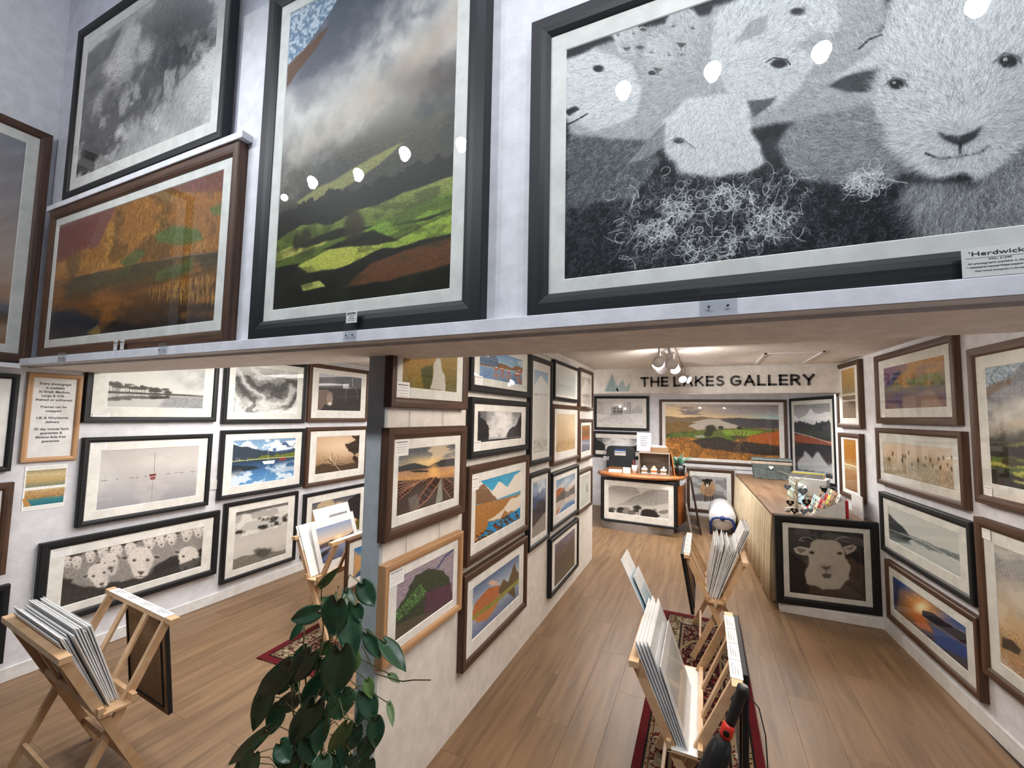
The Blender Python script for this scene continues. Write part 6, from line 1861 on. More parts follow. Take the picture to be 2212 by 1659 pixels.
def hung_on_rack(rk, sd, W, H, fr, key, label, y=0.0, z=.70, out=.005, tilt=.12):
    """framed picture hooked on a rack's rail, facing outwards"""
    o = empty('framed_picture', (0, 0, 0), 0, label, 'picture')
    frame_mesh(W, H, .032, .022, None).build('frame', M[FM[fr]], o, fixn=False)
    MB().box(-W / 2 + .004, W / 2 - .004, -.004, 0, .004, H - .004).build('backing_board', M['back'], o)
    MB().add([(-W / 2 + .03, -.012, .03), (W / 2 - .03, -.012, .03), (W / 2 - .03, -.012, H - .03), (-W / 2 + .03, -.012, H - .03)], [(0, 1, 2, 3)]).build('mount', M['mat'], o, fixn=False)
    quad_uv(-W / 2 + .085, W / 2 - .085, .085, H - .085, -.0125).build('print', print_mat(key, .3), o, fixn=False)
    R = Matrix.Rotation(rk.rotation_euler.z, 4, 'Z')
    L = Matrix.Translation((sd * (.184 + .019 + out), y, z)) @ Matrix.Rotation(sd * tilt, 4, 'Y') @ Matrix.Translation((0, 0, -H)) @ Matrix.Rotation(PI / 2 if sd > 0 else -PI / 2, 4, 'Z')
    o.matrix_world = Matrix.Translation(rk.location) @ R @ L
    return o
hung_on_rack(BL2, 1, .50, .40, 'n', 'rack_sunset', 'brown framed orange and blue sky picture hung on the rack by the end post', 0.05, .715, .004, .0)
hung_on_rack(BL1, -1, .42, .50, 'b', 'pale_mist', 'black framed picture hung on the rack by the flock picture, seen from its brown back', -.02, .70, .004, -.10)
hung_on_rack(BR1, 1, .55, .42, 'b', 'dark_moor', 'black framed picture hung on the umbrella rack, seen edge-on', .05, .72, .004, .02)
hung_on_rack(BR2, -1, .52, .42, 'b', 'pale_mist', 'black framed picture hung on the far aisle rack, seen edge-on from its side', .0, .71, .004, .16)

# ------------------------------------------------------------------ umbrella
um = empty('folded_umbrella', (.118, 1.785, .0), 0, 'black folded umbrella with a red collar hanging from the aisle rack', 'umbrella')
M['rubber'] = flat('black_rubber', (.07, .07, .075), .55)
M['red'] = flat('red_plastic', (.80, .18, .10), .4)
M['nylon'] = flat('black_nylon', (.05, .05, .065), .7)
def along(p, q, t): return tuple(p[i] + (q[i] - p[i]) * t for i in range(3))
a0, a1 = (0, .0, .757), (-.084, -.01, .520)
MB().tube([along(a0, a1, t) for t in (-.02, 0, .05, .12, .3, .5, .56)], [.012, .020, .021, .018, .019, .017, .016], 16).build('handle', M['rubber'], um)
MB().tube([along(a0, a1, t) for t in (-.03, -.018)], [.011, .012], 14).build('end_cap', M['steel'], um)
MB().tube([along(a0, a1, t) for t in (.56, .60, .72, .77)], [.0165, .021, .022, .017], 16).build('collar', M['red'], um)
c_ = Vector(along(a0, a1, .66)); MB().tube([tuple(c_ + Vector((-.004, -.021, .0))), tuple(c_ + Vector((-.004, -.025, 0)))], .011, 14).build('button', M['black'], um)
MB().tube([along(a0, a1, t) for t in (.77, .84, 1.0, 1.4, 1.9, 2.3, 2.45)], [.018, .030, .038, .042, .034, .012, .004], 14).build('folded_canopy', M['nylon'], um)
for k in range(4):
    MB().tube([tuple(Vector(along(a0, a1, t)) + Vector((.030 * math.cos(k * 1.5 + t), .030 * math.sin(k * 1.5 + t) , 0))) for t in (.82, 1.0, 1.3, 1.7)], [.004, .012, .014, .006], 8).build('canopy_fold', M['nylon'], um)
MB().tube([(.012, 0, .735), (.045, -.002, .70), (.062, -.01, .62), (.066, -.012, .52), (.050, -.016, .455), (.02, -.02, .44), (-.03, -.02, .47)], .0022, 6).build('wrist_strap', M['nylon'], um)
MB().tube([(.004, 0, .745), (-.024, -.004, .738), (-.040, .012, .70), (-.034, .0, .66)], .0022, 6).build('wrist_strap', M['nylon'], um)

# ------------------------------------------------------------------ trailing plant by the end post
M['leaf'] = ramp_mat('philodendron_leaf', (.12, .23, .15), (.20, .34, .235), .30, (14, 14, 14), 4, rnd=True, rvar=.22, bump=.2)
M['leafl'] = ramp_mat('young_leaf', (.24, .36, .18), (.33, .46, .24), .4, (14, 14, 14), 4, rnd=True, rvar=.12)
M['stem'] = ramp_mat('plant_stem', (.25, .26, .14), (.36, .34, .20), .6)
M['pot'] = flat('dark_plant_pot', (.16, .15, .15), .5)
M['soil'] = ramp_mat('potting_soil', (.08, .06, .05), (.16, .12, .09), .95)
pl = empty('trailing_philodendron', (-1.40, 1.28, 0), 0, 'tall trailing heart-leaved green plant standing by the end post', 'plant')
MB().lathe([(0, 0), (.105, 0), (.135, .02), (.15, .22), (.158, .24), (.158, .26), (.145, .26), (.14, .23), (0, .225)], 28).build('pot', M['pot'], pl)
MB().lathe([(0, .235), (.14, .232)], 24).build('soil', M['soil'], pl)
CAMP = Vector((0, 0, 1.7))
def lpoint(c):  # point of the plant given as x, z in its upright plane (y = 0), y offset third
    return Vector((c[0], c[2] if len(c) > 2 else 0, c[1]))
# support stake and climbing stems
for k, (x0, x1, z1) in enumerate(((0, .02, .93), (.03, .07, .98), (-.03, -.05, .86), (.05, .1, .80), (-.06, -.11, .6))):
    pts = [(x0 + (x1 - x0) * t + .012 * math.sin(t * 9 + k), .01 * math.cos(t * 7 + k * 2), .22 + (z1 - .22) * t) for t in [i / 9 for i in range(10)]]
    MB().tube(pts, [.0045 - .0002 * i for i in range(10)], 6).build('stem', M['stem'], pl)
def leaf(base, tip, wd, k, young=False, roll=None):
    """heart-shaped leaf from its notch to its tip, both in plant coordinates"""
    base, tip = Vector(base), Vector(tip)
    d = tip - base
    L = d.length
    d.normalize()
    vis = (CAMP - (Vector(pl.location) + base)).normalized()
    side = d.cross(vis).normalized()
    nrm = side.cross(d).normalized()
    rr = roll if roll is not None else rg.uniform(-.5, .5)
    side, nrm = side * math.cos(rr) + nrm * math.sin(rr), nrm * math.cos(rr) - side * math.sin(rr)
    outl = [(-.13, .0), (-.17, .22), (-.14, .42), (-.02, .62), (.14, .78), (.30, .86), (.46, .82), (.62, .68), (.78, .46), (.90, .22), (1.0, .0)]
    outl[0] = (.02, 0)
    NS = 4
    vs = []; rows = []
    for (t, wv) in outl:
        rw = []
        for j in range(-NS, NS + 1):
            f = j / NS
            tt = t + (0.02 - t) * 0 if abs(f) > .2 else max(t, .02)
            # notch: the midline starts further in than the lobes
            tt = t if abs(f) > .5 else max(t, .02) * 1.0
            droop = -.16 * max(0, t) ** 2 * L
            cup = -.10 * wd * (1 - abs(f)) * (1 if wv > 0 else 0) + .018 * wd * math.sin(t * 22) * abs(f)
            p = base + d * (tt * L) + side * (f * wv * wd / 2 * 1.15) + nrm * (cup + droop)
            rw.append(len(vs)); vs.append(p)
        rows.append(rw)
    fs = []
    for i in range(len(rows) - 1):
        for j in range(2 * NS):
            fs.append((rows[i][j], rows[i][j + 1], rows[i + 1][j + 1], rows[i + 1][j]))
    mb = MB().add(vs, fs, True)
    o = mb.build('leaf', M['leafl'] if young else M['leaf'], pl, fixn=False)
    s_ = o.modifiers.new('thickness', 'SOLIDIFY'); s_.thickness = .0008
    return o
LV = [ # x, z of notch and tip in the plant's plane, width, young
(0.071, 0.952, -0.074, 0.891, 0.068, -0.060, 0),
(0.203, 1.026, 0.176, 0.893, 0.112, -0.100, 0),
(0.193, 0.973, 0.277, 0.833, 0.087, -0.040, 0),
(0.242, 1.068, 0.314, 1.012, 0.074, -0.020, 0),
(0.098, 0.968, -0.001, 0.967, 0.032, 0.000, 1),
(0.046, 1.030, 0.157, 1.115, 0.034, -0.030, 1),
(0.130, 1.007, 0.188, 0.948, 0.052, 0.020, 0),
(0.041, 0.791, -0.071, 0.628, 0.091, -0.060, 0),
(-0.040, 0.743, -0.174, 0.562, 0.097, -0.080, 0),
(-0.182, 0.617, -0.257, 0.404, 0.077, -0.050, 0),
(0.249, 0.878, 0.244, 0.713, 0.120, -0.120, 0),
(0.097, 0.719, 0.033, 0.607, 0.070, -0.050, 0),
(0.121, 0.658, 0.037, 0.476, 0.102, -0.100, 0),
(0.274, 0.897, 0.342, 0.827, 0.051, -0.020, 0),
(0.365, 0.896, 0.488, 0.860, 0.062, -0.030, 0),
(0.370, 0.772, 0.423, 0.774, 0.026, 0.000, 1),
(0.286, 0.740, 0.316, 0.687, 0.043, -0.020, 1),
(0.388, 0.689, 0.441, 0.660, 0.028, -0.020, 1),
(0.303, 0.661, 0.247, 0.547, 0.058, -0.130, 1),
(0.282, 0.701, 0.341, 0.619, 0.074, -0.030, 0),
(-0.189, 0.440, -0.398, 0.239, 0.054, -0.050, 0),
(-0.067, 0.453, 0.003, 0.424, 0.078, -0.080, 0),
(0.165, 0.664, 0.178, 0.570, 0.116, -0.020, 0),
(0.072, 0.531, 0.064, 0.442, 0.063, 0.000, 0),
(0.340, 0.628, 0.357, 0.545, 0.063, -0.030, 0),
(0.031, 0.477, 0.065, 0.394, 0.084, -0.040, 0),
(0.136, 0.459, 0.159, 0.412, 0.075, -0.060, 0),
(0.270, 0.593, 0.239, 0.494, 0.069, -0.050, 0),
(0.291, 0.523, 0.283, 0.468, 0.051, -0.080, 0),
(0.003, 0.420, -0.048, 0.342, 0.067, -0.060, 0),
(0.028, 0.779, -0.012, 0.724, 0.045, 0.044, 1),
(0.035, 0.741, 0.003, 0.688, 0.049, 0.001, 0),
(-0.130, 0.827, -0.160, 0.756, 0.034, 0.048, 0),
(0.331, 0.566, 0.287, 0.486, 0.063, -0.042, 0),
(-0.110, 0.562, -0.209, 0.442, 0.079, 0.011, 0),
(-0.283, 0.269, -0.302, 0.211, 0.037, -0.012, 0),
(0.174, 0.784, 0.198, 0.727, 0.051, 0.030, 1),
(0.230, 0.992, 0.258, 0.946, 0.049, -0.033, 0),
(0.097, 0.389, 0.122, 0.321, 0.086, 0.037, 0),
(0.289, 0.455, 0.268, 0.385, 0.065, 0.004, 0),
(-0.009, 0.333, -0.047, 0.251, 0.083, 0.040, 0),
(0.235, 0.396, 0.263, 0.347, 0.081, -0.002, 0),
(0.125, 0.354, 0.110, 0.283, 0.083, -0.007, 0),
(-0.050, 0.268, -0.088, 0.190, 0.083, 0.029, 0),
(0.227, 0.604, 0.204, 0.541, 0.045, 0.048, 0),
(-0.168, 0.519, -0.190, 0.401, 0.072, -0.013, 0),
(-0.141, 0.586, -0.167, 0.521, 0.037, 0.047, 0),
(-0.300, 0.300, -0.360, 0.200, 0.070, -0.030, 0),
(-0.220, 0.360, -0.270, 0.240, 0.085, -0.070, 0),
(-0.140, 0.280, -0.170, 0.150, 0.090, -0.090, 0),
(-0.050, 0.330, -0.020, 0.200, 0.085, -0.080, 0),
(0.040, 0.360, 0.070, 0.240, 0.080, -0.060, 0),
(0.120, 0.420, 0.150, 0.310, 0.075, -0.030, 0),
(0.100, 0.260, 0.120, 0.150, 0.080, -0.050, 0),
(0.000, 0.220, -0.020, 0.100, 0.090, -0.080, 0),
(-0.100, 0.400, -0.120, 0.290, 0.080, -0.020, 0),
(0.060, 0.550, 0.090, 0.440, 0.075, -0.010, 0),
(-0.020, 0.480, -0.050, 0.360, 0.085, 0.000, 0),
(-0.260, 0.520, -0.310, 0.410, 0.070, 0.010, 0),
(0.160, 0.520, 0.200, 0.420, 0.060, 0.000, 0),
(-0.180, 0.620, -0.220, 0.520, 0.070, 0.030, 0),
(0.020, 0.680, 0.050, 0.570, 0.075, 0.030, 0),
(-0.080, 0.740, -0.110, 0.640, 0.070, 0.030, 0),
]
for k, (bx, bz, tx, tz, wd, dy, yg) in enumerate(LV):
    b = Vector((bx, dy, bz)); t = Vector((tx, dy - .02 + .02 * math.sin(k * 2.1), tz))
    leaf(b, t, wd, k, yg)
    if bz > .25:
        sx = max(-.10, min(.10, bx * .5)); sz = max(.24, min(.92, bz - .05 + .05 * math.sin(k)))
        mid = ((b.x + sx) / 2, dy * .5, max(bz, sz) + .02)
        MB().tube([(sx, 0, sz), mid, tuple(b)], .0019, 5).build('leaf_stalk', M['stem'], pl)
MB().tube([(0.263, -0.030, 0.862), (0.293, -0.030, 0.827), (0.329, -0.030, 0.781), (0.392, -0.030, 0.782), (0.449, -0.030, 0.785), (0.493, -0.030, 0.801), (0.563, -0.030, 0.819)], .0022, 5).build('runner', M['stem'], pl)

# ------------------------------------------------------------------ reception desk
dk = empty('reception_desk', (-.92, 7.0, 0), 0, 'curved reception desk with a thick varnished wooden edge', 'desk')
def arc_poly(x0, x1, yb, yf, bulge, rr, n=18):
    """rounded desk outline: straight back, bowed front, rounded ends"""
    pts = []
    for i in range(n + 1):
        t = i / n
        x = x0 + (x1 - x0) * t
        e = 1 - abs(2 * t - 1) ** 6
        pts.append((x, yf - bulge * math.sin(t * PI) - 0 + (1 - e) * rr))
    pts += [(x1, yb), (x0, yb)]
    return pts
P0 = arc_poly(-.62, .62, .46, -.28, .13, .10)
MB().prism(arc_poly(-.56, .50, .38, -.235, .13, .06), .0, .112).build('steel_plinth', M['steel'], dk)
MB().prism(arc_poly(-.58, .56, .42, -.21, .05, .05), .10, .79).build('body', M['dark'], dk)
MB().prism(arc_poly(-.575, .50, .0, -.225, .055, .05), .765, .80).build('steel_band', M['steel'], dk)
# curved side panel
sp = MB()
cv = [(.545, -.13), (.60, -.02), (.635, .12), (.65, .28), (.65, .45)]
for (a, b) in zip(cv, cv[1:]):
    sp.add([(a[0], a[1], .12), (b[0], b[1], .12), (b[0], b[1], .68), (a[0], a[1], .68), (a[0] - .02, a[1], .12), (b[0] - .02, b[1], .12), (b[0] - .02, b[1], .68), (a[0] - .02, a[1], .68)],
           [(0, 1, 2, 3), (7, 6, 5, 4), (0, 4, 5, 1), (3, 2, 6, 7), (0, 3, 7, 4), (1, 5, 6, 2)])
sp.build('curved_side_panel', M['orangep'], dk)
top_pts = arc_poly(-.60, .62, .60, -.30, .13, .12)
MB().prism([(x * .97, y + .012) for x, y in top_pts], .80, .842).build('desk_top', M['orange'], dk)
edge = top_pts[:-2]
MB().tube([(x, y, .822) for x, y in edge] + [(.66, .1, .822), (.67, .45, .822)], .030, 12).build('wooden_edge', M['orange'], dk)
DZ = .8425
def dloc(x, y): return (-.92 + x, 7.0 + y)
# things on the desk
o = MB().box(-.10, .10, -.07, .07, 0, .028).build('paper_stack', M['paper']); o.location = (*dloc(-.36, -.10), DZ); o.rotation_euler = (0, 0, .1); tag(o, 'small stack of white paper on the reception desk', 'paper')
o = MB().cbox(-.055, .055, -.012, .012, 0, .085, .002).build('card_holder', M['paper']); o.location = (*dloc(-.17, -.20), DZ); tag(o, 'small white card holder on the desk beside the pen pot', 'card holder')
pp = empty('pen_pot', (*dloc(-.06, -.14), DZ), 0, 'clear white pen pot with pens on the reception desk', 'pot')
MB().lathe([(0, 0), (.038, 0), (.045, .12), (.042, .12), (.036, .005), (0, .005)], 20).build('cup', M['card'], pp)
for k, c_ in enumerate(('red', 'black', 'red')): MB().tube([(-.01 + .01 * k, 0, .01), (-.02 + .02 * k, .01, .20 - .02 * k)], .004, 6).build('pen', M[c_], pp)
ac = empty('acrylic_stand', (*dloc(-.53, -.02), DZ), 0, 'clear empty acrylic stand at the end of the reception desk', 'stand')
MB().box(-.05, .05, -.04, .04, 0, .004).build('foot', M['acryl'], ac); MB().bar((0, 0, 0), (0, .03, .22), .09, .004, (0, 1, 0)).build('upright', M['acryl'], ac)
cr = empty('display_crate', (*dloc(.23, -.10), DZ), 0, 'open grey wooden crate on its side on the reception desk', 'crate')
M['grey_wood'] = ramp_mat('weathered_wood', (.42, .37, .32), (.56, .51, .46), .7, (4, 30, 30), 5)
for nm, b_ in (('bottom', (-.225, .225, -.10, .12, 0, .014)), ('top', (-.225, .225, -.10, .12, .315, .33)), ('side', (-.225, -.21, -.10, .12, .014, .315)), ('side', (.21, .225, -.10, .12, .014, .315)), ('back', (-.21, .21, .105, .12, .014, .315))):
    MB().cbox(*b_, .002).build(nm, M['grey_wood'], cr)
for k in range(3):
    g = empty('gift_box', (*dloc(.23 - .145 + .14 * k, -.14), DZ + .0145), .1 - .1 * k, ['small kraft gift box with a printed band in the crate, nearest the pens', 'middle small gift box with an orange band in the crate', 'small gift box in the crate nearest the plant'][k], 'box', 'gift boxes in the crate')
    MB().cbox(-.042, .042, -.035, .035, 0, .075, .003).build('box', M['card'], g)
    MB().box(-.0425, .0425, -.0355, .0355, .02, .05).build('band', M['orangep'] if k == 1 else M['back'], g)
    MB().lathe([(.03, .075), (.028, .095), (.015, .112), (0, .116)], 12).build('bow', M['steel'] if k != 1 else M['beech'], g)
M['signp'] = flat('matt_sign_paper', (.74, .74, .75), .9)
sg = MB().box(-.11, .11, -.002, .002, 0, .29).build('printed_sign', M['signp']); sg.location = (*dloc(.06, .02), DZ + .3305); sg.rotation_euler = (-.08, 0, 0)
tag(sg, 'white notice with a pink border standing on top of the crate', 'sign')
M['pink'] = flat('pink_border_print', (.82, .62, .70), .7)
MB().box(-.10, .10, -.0026, -.002, .008, .022).box(-.10, .10, -.0026, -.002, .268, .282).box(-.10, -.088, -.0026, -.002, .022, .268).box(.088, .10, -.0026, -.002, .022, .268).build('border', M['pink'], sg)
for k in range(6): MB().box(-.06 + (k % 2) * .01, .06 - (k % 3) * .01, -.0028, -.002, .22 - k * .028, .230 - k * .028).build('printed_line', M['greyink'], sg)
tb = empty('card_tray', (*dloc(.30, .0), DZ + .3305), 0, 'low wooden tray of cards on top of the crate', 'tray')
MB().cbox(-.13, .13, -.07, .07, 0, .075, .003).build('tray', M['orangep'] if False else M['back'], tb)
for k in range(3): MB().box(-.11 + k * .06, -.02 + k * .06, -.05 + k * .02, -.045 + k * .02, .04, .11 - .008 * k).build('card', M['card'], tb)
pn = MB().cbox(-.008, .008, -.11, .11, 0, .34, .003).build('leaning_board', M['orangep']); pn.location = (*dloc(.50, -.05), DZ); pn.rotation_euler = (0, -.13, .2)
tag(pn, 'thin brown board leaning against the side of the crate', 'board')
sc_ = empty('succulent', (*dloc(.56, .10), DZ), 0, 'spiky green succulent in a dark pot on the reception desk', 'plant')
MB().lathe([(0, 0), (.05, 0), (.062, .10), (.055, .10), (0, .09)], 18).build('pot', M['pot'], sc_)
M['aloe'] = ramp_mat('blue_green_leaf', (.22, .42, .34), (.38, .58, .48), .5)
for k in range(16):
    a_ = k * 2.4; t_ = .35 + (k % 5) * .16; L_ = .20 + .04 * (k % 3)
    q = [(0, 0, .09), (math.cos(a_) * L_ * t_ * .5, math.sin(a_) * L_ * t_ * .5, .09 + L_ * .55), (math.cos(a_) * L_ * t_, math.sin(a_) * L_ * t_, .09 + L_ * (1.05 - t_ * .45))]
    MB().tube(q, [.012, .010, .001], 5).build('leaf', M['aloe'], sc_)
bp_ = MB().lathe([(0, 0), (.055, 0), (.065, .16), (.060, .16), (.05, .01), (0, .01)], 18).build('black_pot', M['black']); bp_.location = (*dloc(.60, -.10), DZ); tag(bp_, 'plain black pot on the desk in front of the succulent', 'pot')
# office chair behind the desk
ch = empty('office_chair', (-1.40, 8.04, 0), 0, 'dark office chair with a high rounded back behind the reception desk', 'chair')
M['chair'] = flat('dark_grey_upholstery', (.13, .14, .16), .6)
bk = bmesh.new(); bmesh.ops.create_cube(bk, size=1); bmesh.ops.subdivide_edges(bk, edges=bk.edges[:], cuts=3, use_grid_fill=True)
for v in bk.verts: v.co = Vector((v.co.x * .52, v.co.y * .07 + .05 * (v.co.x * 2) ** 2 * .52, .86 + v.co.z * .62))
me = bpy.data.meshes.new('backrest'); bk.to_mesh(me); bk.free(); me.materials.append(M['chair']); me.polygons.foreach_set('use_smooth', [True] * len(me.polygons))
o = link(bpy.data.objects.new('backrest', me), ch); sm_ = o.modifiers.new('round', 'SUBSURF'); sm_.levels = 2; sm_.render_levels = 2
MB().cbox(-.20, .20, -.045, -.035, .68, .92, .01).build('mesh_panel', M['chair'], ch)
MB().cbox(-.24, .24, -.42, .0, .44, .52, .03).build('seat', M['chair'], ch)
MB().tube([(0, -.2, .08), (0, -.2, .44)], .03, 12).build('gas_column', M['black'], ch)
for k in range(5):
    a_ = k * 2 * PI / 5
    lg = MB().bar((0, -.2, .09), (math.cos(a_) * .3, -.2 + math.sin(a_) * .3, .07), .04, .03).build('leg', M['black'], ch)
    MB().lathe([(.0, -.02), (.03, -.02), (.03, .02), (0, .02)], 12, (math.cos(a_) * .3, -.2 + math.sin(a_) * .3, .031), 'y').build('caster', M['rubber'], lg)
for sx in (-.29, .29):
    MB().tube([(sx * .8, -.2, .48), (sx, -.2, .50), (sx, -.2, .70), (sx, -.05, .72)], .018, 8).build('armrest', M['black'], ch)
cl = MB().cbox(-.10, .10, -.006, 0, 0, .115, .002).build('hanging_tag', M['paper']); cl.location = (-1.40, 7.995, 1.0); tag(cl, 'white and blue printed tag on the back of the office chair', 'tag')
M['blue'] = flat('bright_blue_print', (.13, .30, .62), .6)
MB().box(-.10, .10, -.0072, -.0062, .082, .115).build('blue_band', M['blue'], cl)
for k in range(5): MB().box(-.085 + k * .037, -.065 + k * .037, -.0072, -.0062, .045, .062).build('printed_icon', M['ink'], cl)
# boards leaning on the end of the desk
for k, (x0, y0, H_, mt, lb_) in enumerate(((-.205, 6.98, .80, 'fbrown', 'long brown frame edge leaning on the end of the reception desk, nearest the aisle'), (-.215, 7.16, .72, 'dark', 'dark board leaning on the end of the reception desk behind the brown frame'),
                                      (-.255, 6.90, .44, 'steel', 'short grey panel leaning low on the end of the reception desk'))):
    o = MB().cbox(-.012, .012, -.02 if k != 1 else -.2, .30, 0, H_, .003).build('leaning_board', M['dark'] if k != 2 else M['steel'])
    if k == 0: o.data.materials[0] = flat('dark_brown_wood', (.17, .10, .08), .5)
    o.location = (x0 + (.15, .12, .08)[k], y0 + (0, .52, -.06)[k], .003); o.rotation_euler = (0, -.16, .05)
    tag(o, lb_, 'board')
# bubble wrap roll on its blue stand
rl = empty('bubble_wrap_roll', (.235, 7.45, 0), 0, 'white roll of bubble wrap on a blue floor stand', 'roll')
M['wrap'] = ramp_mat('bubble_wrap', (.84, .85, .86), (.97, .97, .98), .35, (60, 60, 60), 2, bump=.6)
MB().lathe([(.02, -.30), (.178, -.30), (.183, -.28), (.183, .28), (.178, .30), (.02, .30)], 40, (0, 0, .245), 'y').build('roll', M['wrap'], rl)
M['bluem'] = flat('blue_painted_metal', (.08, .20, .45), .4)
for yy in (-.335, .335):
    pts = [(-.155, yy, .0), (-.155, yy, .17), (-.13, yy, .225), (-.08, yy, .245), (.08, yy, .245), (.13, yy, .225), (.155, yy, .17), (.155, yy, 0)]
    MB().tube(pts, .017, 10).build('stand_leg', M['bluem'], rl)
MB().lathe([(0, -.355), (.032, -.355), (.032, .355), (0, .355)], 14, (0, 0, .240), 'y').build('axle', M['bluem'], rl)

# ------------------------------------------------------------------ counter
ct = empty('counter_table', (0, 0, 0), 0, 'long wood-topped counter with a pleated cream skirt', 'counter')
M['ctop'] = ramp_mat('counter_top_wood', (.40, .30, .22), (.54, .43, .33), .4, (14, 1.5, 14), 7)
yb = 7.75
cx0 = lambda y: .565 - (y - 4.66) * .036
cxr = lambda y: rwx(min(y, 5.5), .008)
def strip(z0, z1, in0=0.0, in1=0.0, y0=4.655):
    vs = []
    for z in (z0, z1):
        for (xx, yy) in ((cx0(y0) + in0, y0), (cxr(y0) - in1, y0), (cxr(5.5) - in1, 5.5), (1.262 - in1, yb), (cx0(yb) + in0, yb)): vs.append((xx, yy, z))
    return MB().add(vs, [(4, 3, 2, 1, 0), (5, 6, 7, 8, 9)] + [(i, (i + 1) % 5, 5 + (i + 1) % 5, 5 + i) for i in range(5)])
strip(.815, .842).build('top', M['ctop'], ct)
strip(.0, .815, .05, .02, 4.67).build('carcass', M['trimw'], ct)
# pleated skirt: one wavy cloth
M['cream'] = flat('cream_cloth', (.86, .80, .68), .85, bump=.4, bscale=250)
nx = 300
vs = []; fs = []
rr_ = np.random.default_rng(8)
ph = np.cumsum(.7 + .5 * rr_.random(nx)); am = .6 + .6 * rr_.random(nx)
for j, zt in enumerate((.812, .79, .6, .35, .0)):
    for i in range(nx):
        y = 4.66 + (yb - 4.66) * i / (nx - 1)
        amp = (.006, .013, .024, .030, .034)[j] * am[i]
        z = zt + (.035 + .02 * math.sin(i * .13) + .01 * (i % 9 < 4) if zt == 0 else 0)
        vs.append((cx0(y) + .012 - .02 * (1 - zt) - amp * math.sin(ph[i]), y, z))
for j in range(4):
    for i in range(nx - 1):
        fs.append((j * nx + i, j * nx + i + 1, (j + 1) * nx + i + 1, (j + 1) * nx + i))
sk = MB().add(vs, fs, True).build('pleated_skirt', M['cream'], ct); s_ = sk.modifiers.new('t', 'SOLIDIFY'); s_.thickness = .002
MB().tube([(cx0(y) - .003, y, .812) for y in (4.66, 5.6, 6.6, yb)], .004, 6).build('skirt_tape', M['cream'], ct)
cp = empty('counter_plinth', (0, 0, 0), 0, 'low white plinth under the sheep portrait at the counter end', 'plinth')
mbp = MB(); mbp.cbox(.60, 1.335, 4.575, 4.668, 0, .082, .003); mbp.build('board', M['trimw'], cp)
CZ = .8425
# wicker basket
bs = empty('wicker_basket', (.905, 7.40, CZ), math.radians(-4), 'grey wicker basket with a cloth liner and a white heart on the counter', 'basket')
M['wick'] = ramp_mat('grey_wicker', (.33, .37, .37), (.47, .51, .50), .7, (20, 20, 20), 4, rnd=True, rvar=.1)
M['liner'] = flat('beige_liner', (.66, .60, .54), .9)
bw, bd, bh = .49, .30, .24
wv = MB()
for r_ in range(14):
    z = .01 + r_ * .0155
    pts = []
    n_ = 60
    for i in range(n_ + 1):
        t = i / n_ * 2 * (bw + bd)
        if t < bw: x_, y_, nx_, ny_ = -bw / 2 + t, -bd / 2, 0, -1
        elif t < bw + bd: x_, y_, nx_, ny_ = bw / 2, -bd / 2 + t - bw, 1, 0
        elif t < 2 * bw + bd: x_, y_, nx_, ny_ = bw / 2 - (t - bw - bd), bd / 2, 0, 1
        else: x_, y_, nx_, ny_ = -bw / 2, bd / 2 - (t - 2 * bw - bd), -1, 0
        s0 = .005 * (1 if (i + r_) % 2 else -1)
        k_2 = .92 + .08 * (z / bh)
        pts.append((x_ * k_2 + nx_ * s0, y_ * k_2 + ny_ * s0, z))
    wv.tube(pts, .0075, 5, False)
o = wv.build('wicker_weave', M['wick'], bs); o['kind'] = 'stuff'
MB().cbox(-bw / 2 * .92, bw / 2 * .92, -bd / 2 * .92, bd / 2 * .92, 0.002, .20, .004).build('inner_box', M['wick'], bs)
MB().cbox(-bw / 2 - .008, bw / 2 + .008, -bd / 2 - .008, bd / 2 + .008, .205, .25, .01).build('cloth_liner', M['liner'], bs)
ld = MB().cbox(-bw / 2 - .012, bw / 2 + .012, -bd / 2 - .012, bd / 2 + .012, .258, .29, .01).build('lid', M['wick'], bs)
def heart(size, n=28):
    pts = []
    for i in range(n):
        t = i / n * 2 * PI
        pts.append((16 * math.sin(t) ** 3 / 32 * size, (13 * math.cos(t) - 5 * math.cos(2 * t) - 2 * math.cos(3 * t) - math.cos(4 * t)) / 32 * size))
    return pts
XZ = Matrix(((1, 0, 0, 0), (0, 0, -1, 0), (0, 1, 0, 0), (0, 0, 0, 1)))
MB().prism(heart(.06), 0, .006, XZ).xf(Matrix.Translation((-.01, -bd / 2 - .012, .17))).build('heart_tag', M['card'], bs)
# greeting card display
cd = empty('card_display', (.885, 4.70, CZ), 0, 'white card display box of greeting cards on the counter beside the aisle wall', 'display')
dw, dd, dh = .245, .46, .165
side = [(0, 0), (dw, 0), (dw, dh), (0, .012)]
for yy in (0, dd):
    MB().prism([(x, z) for x, z in side], -.0015, .0015, XZ).xf(Matrix.Translation((0, yy, 0))).build('side_panel', M['card'], cd)
MB().box(dw - .003, dw, .002, dd - .002, 0, dh).build('back_panel', M['card'], cd)
MB().box(0, dw, .002, dd - .002, 0, .003).build('base_panel', M['card'], cd)
for k in range(4): MB().bar((.0 + k * .06, .002, .006 + k * .035), (.0 + k * .06, dd - .002, .006 + k * .035), .004, .03).build('divider', M['card'], cd)
cc = [('cream', (.90, .86, .70)), ('red', (.75, .12, .18)), ('pale blue', (.72, .84, .90)), ('tan', (.72, .58, .46)), ('mint', (.76, .88, .82)), ('yellow', (.90, .84, .35)), ('kraft', (.62, .48, .36)), ('grey', (.55, .55, .56)), ('teal', (.30, .60, .58)), ('white', (.92, .92, .90))]
cmats = {n: flat(n.replace(' ', '_') + '_card', c, .6) for n, c in cc}
rows_ = ['nearest the counter edge', 'second tier up', 'third tier up', 'top tier']
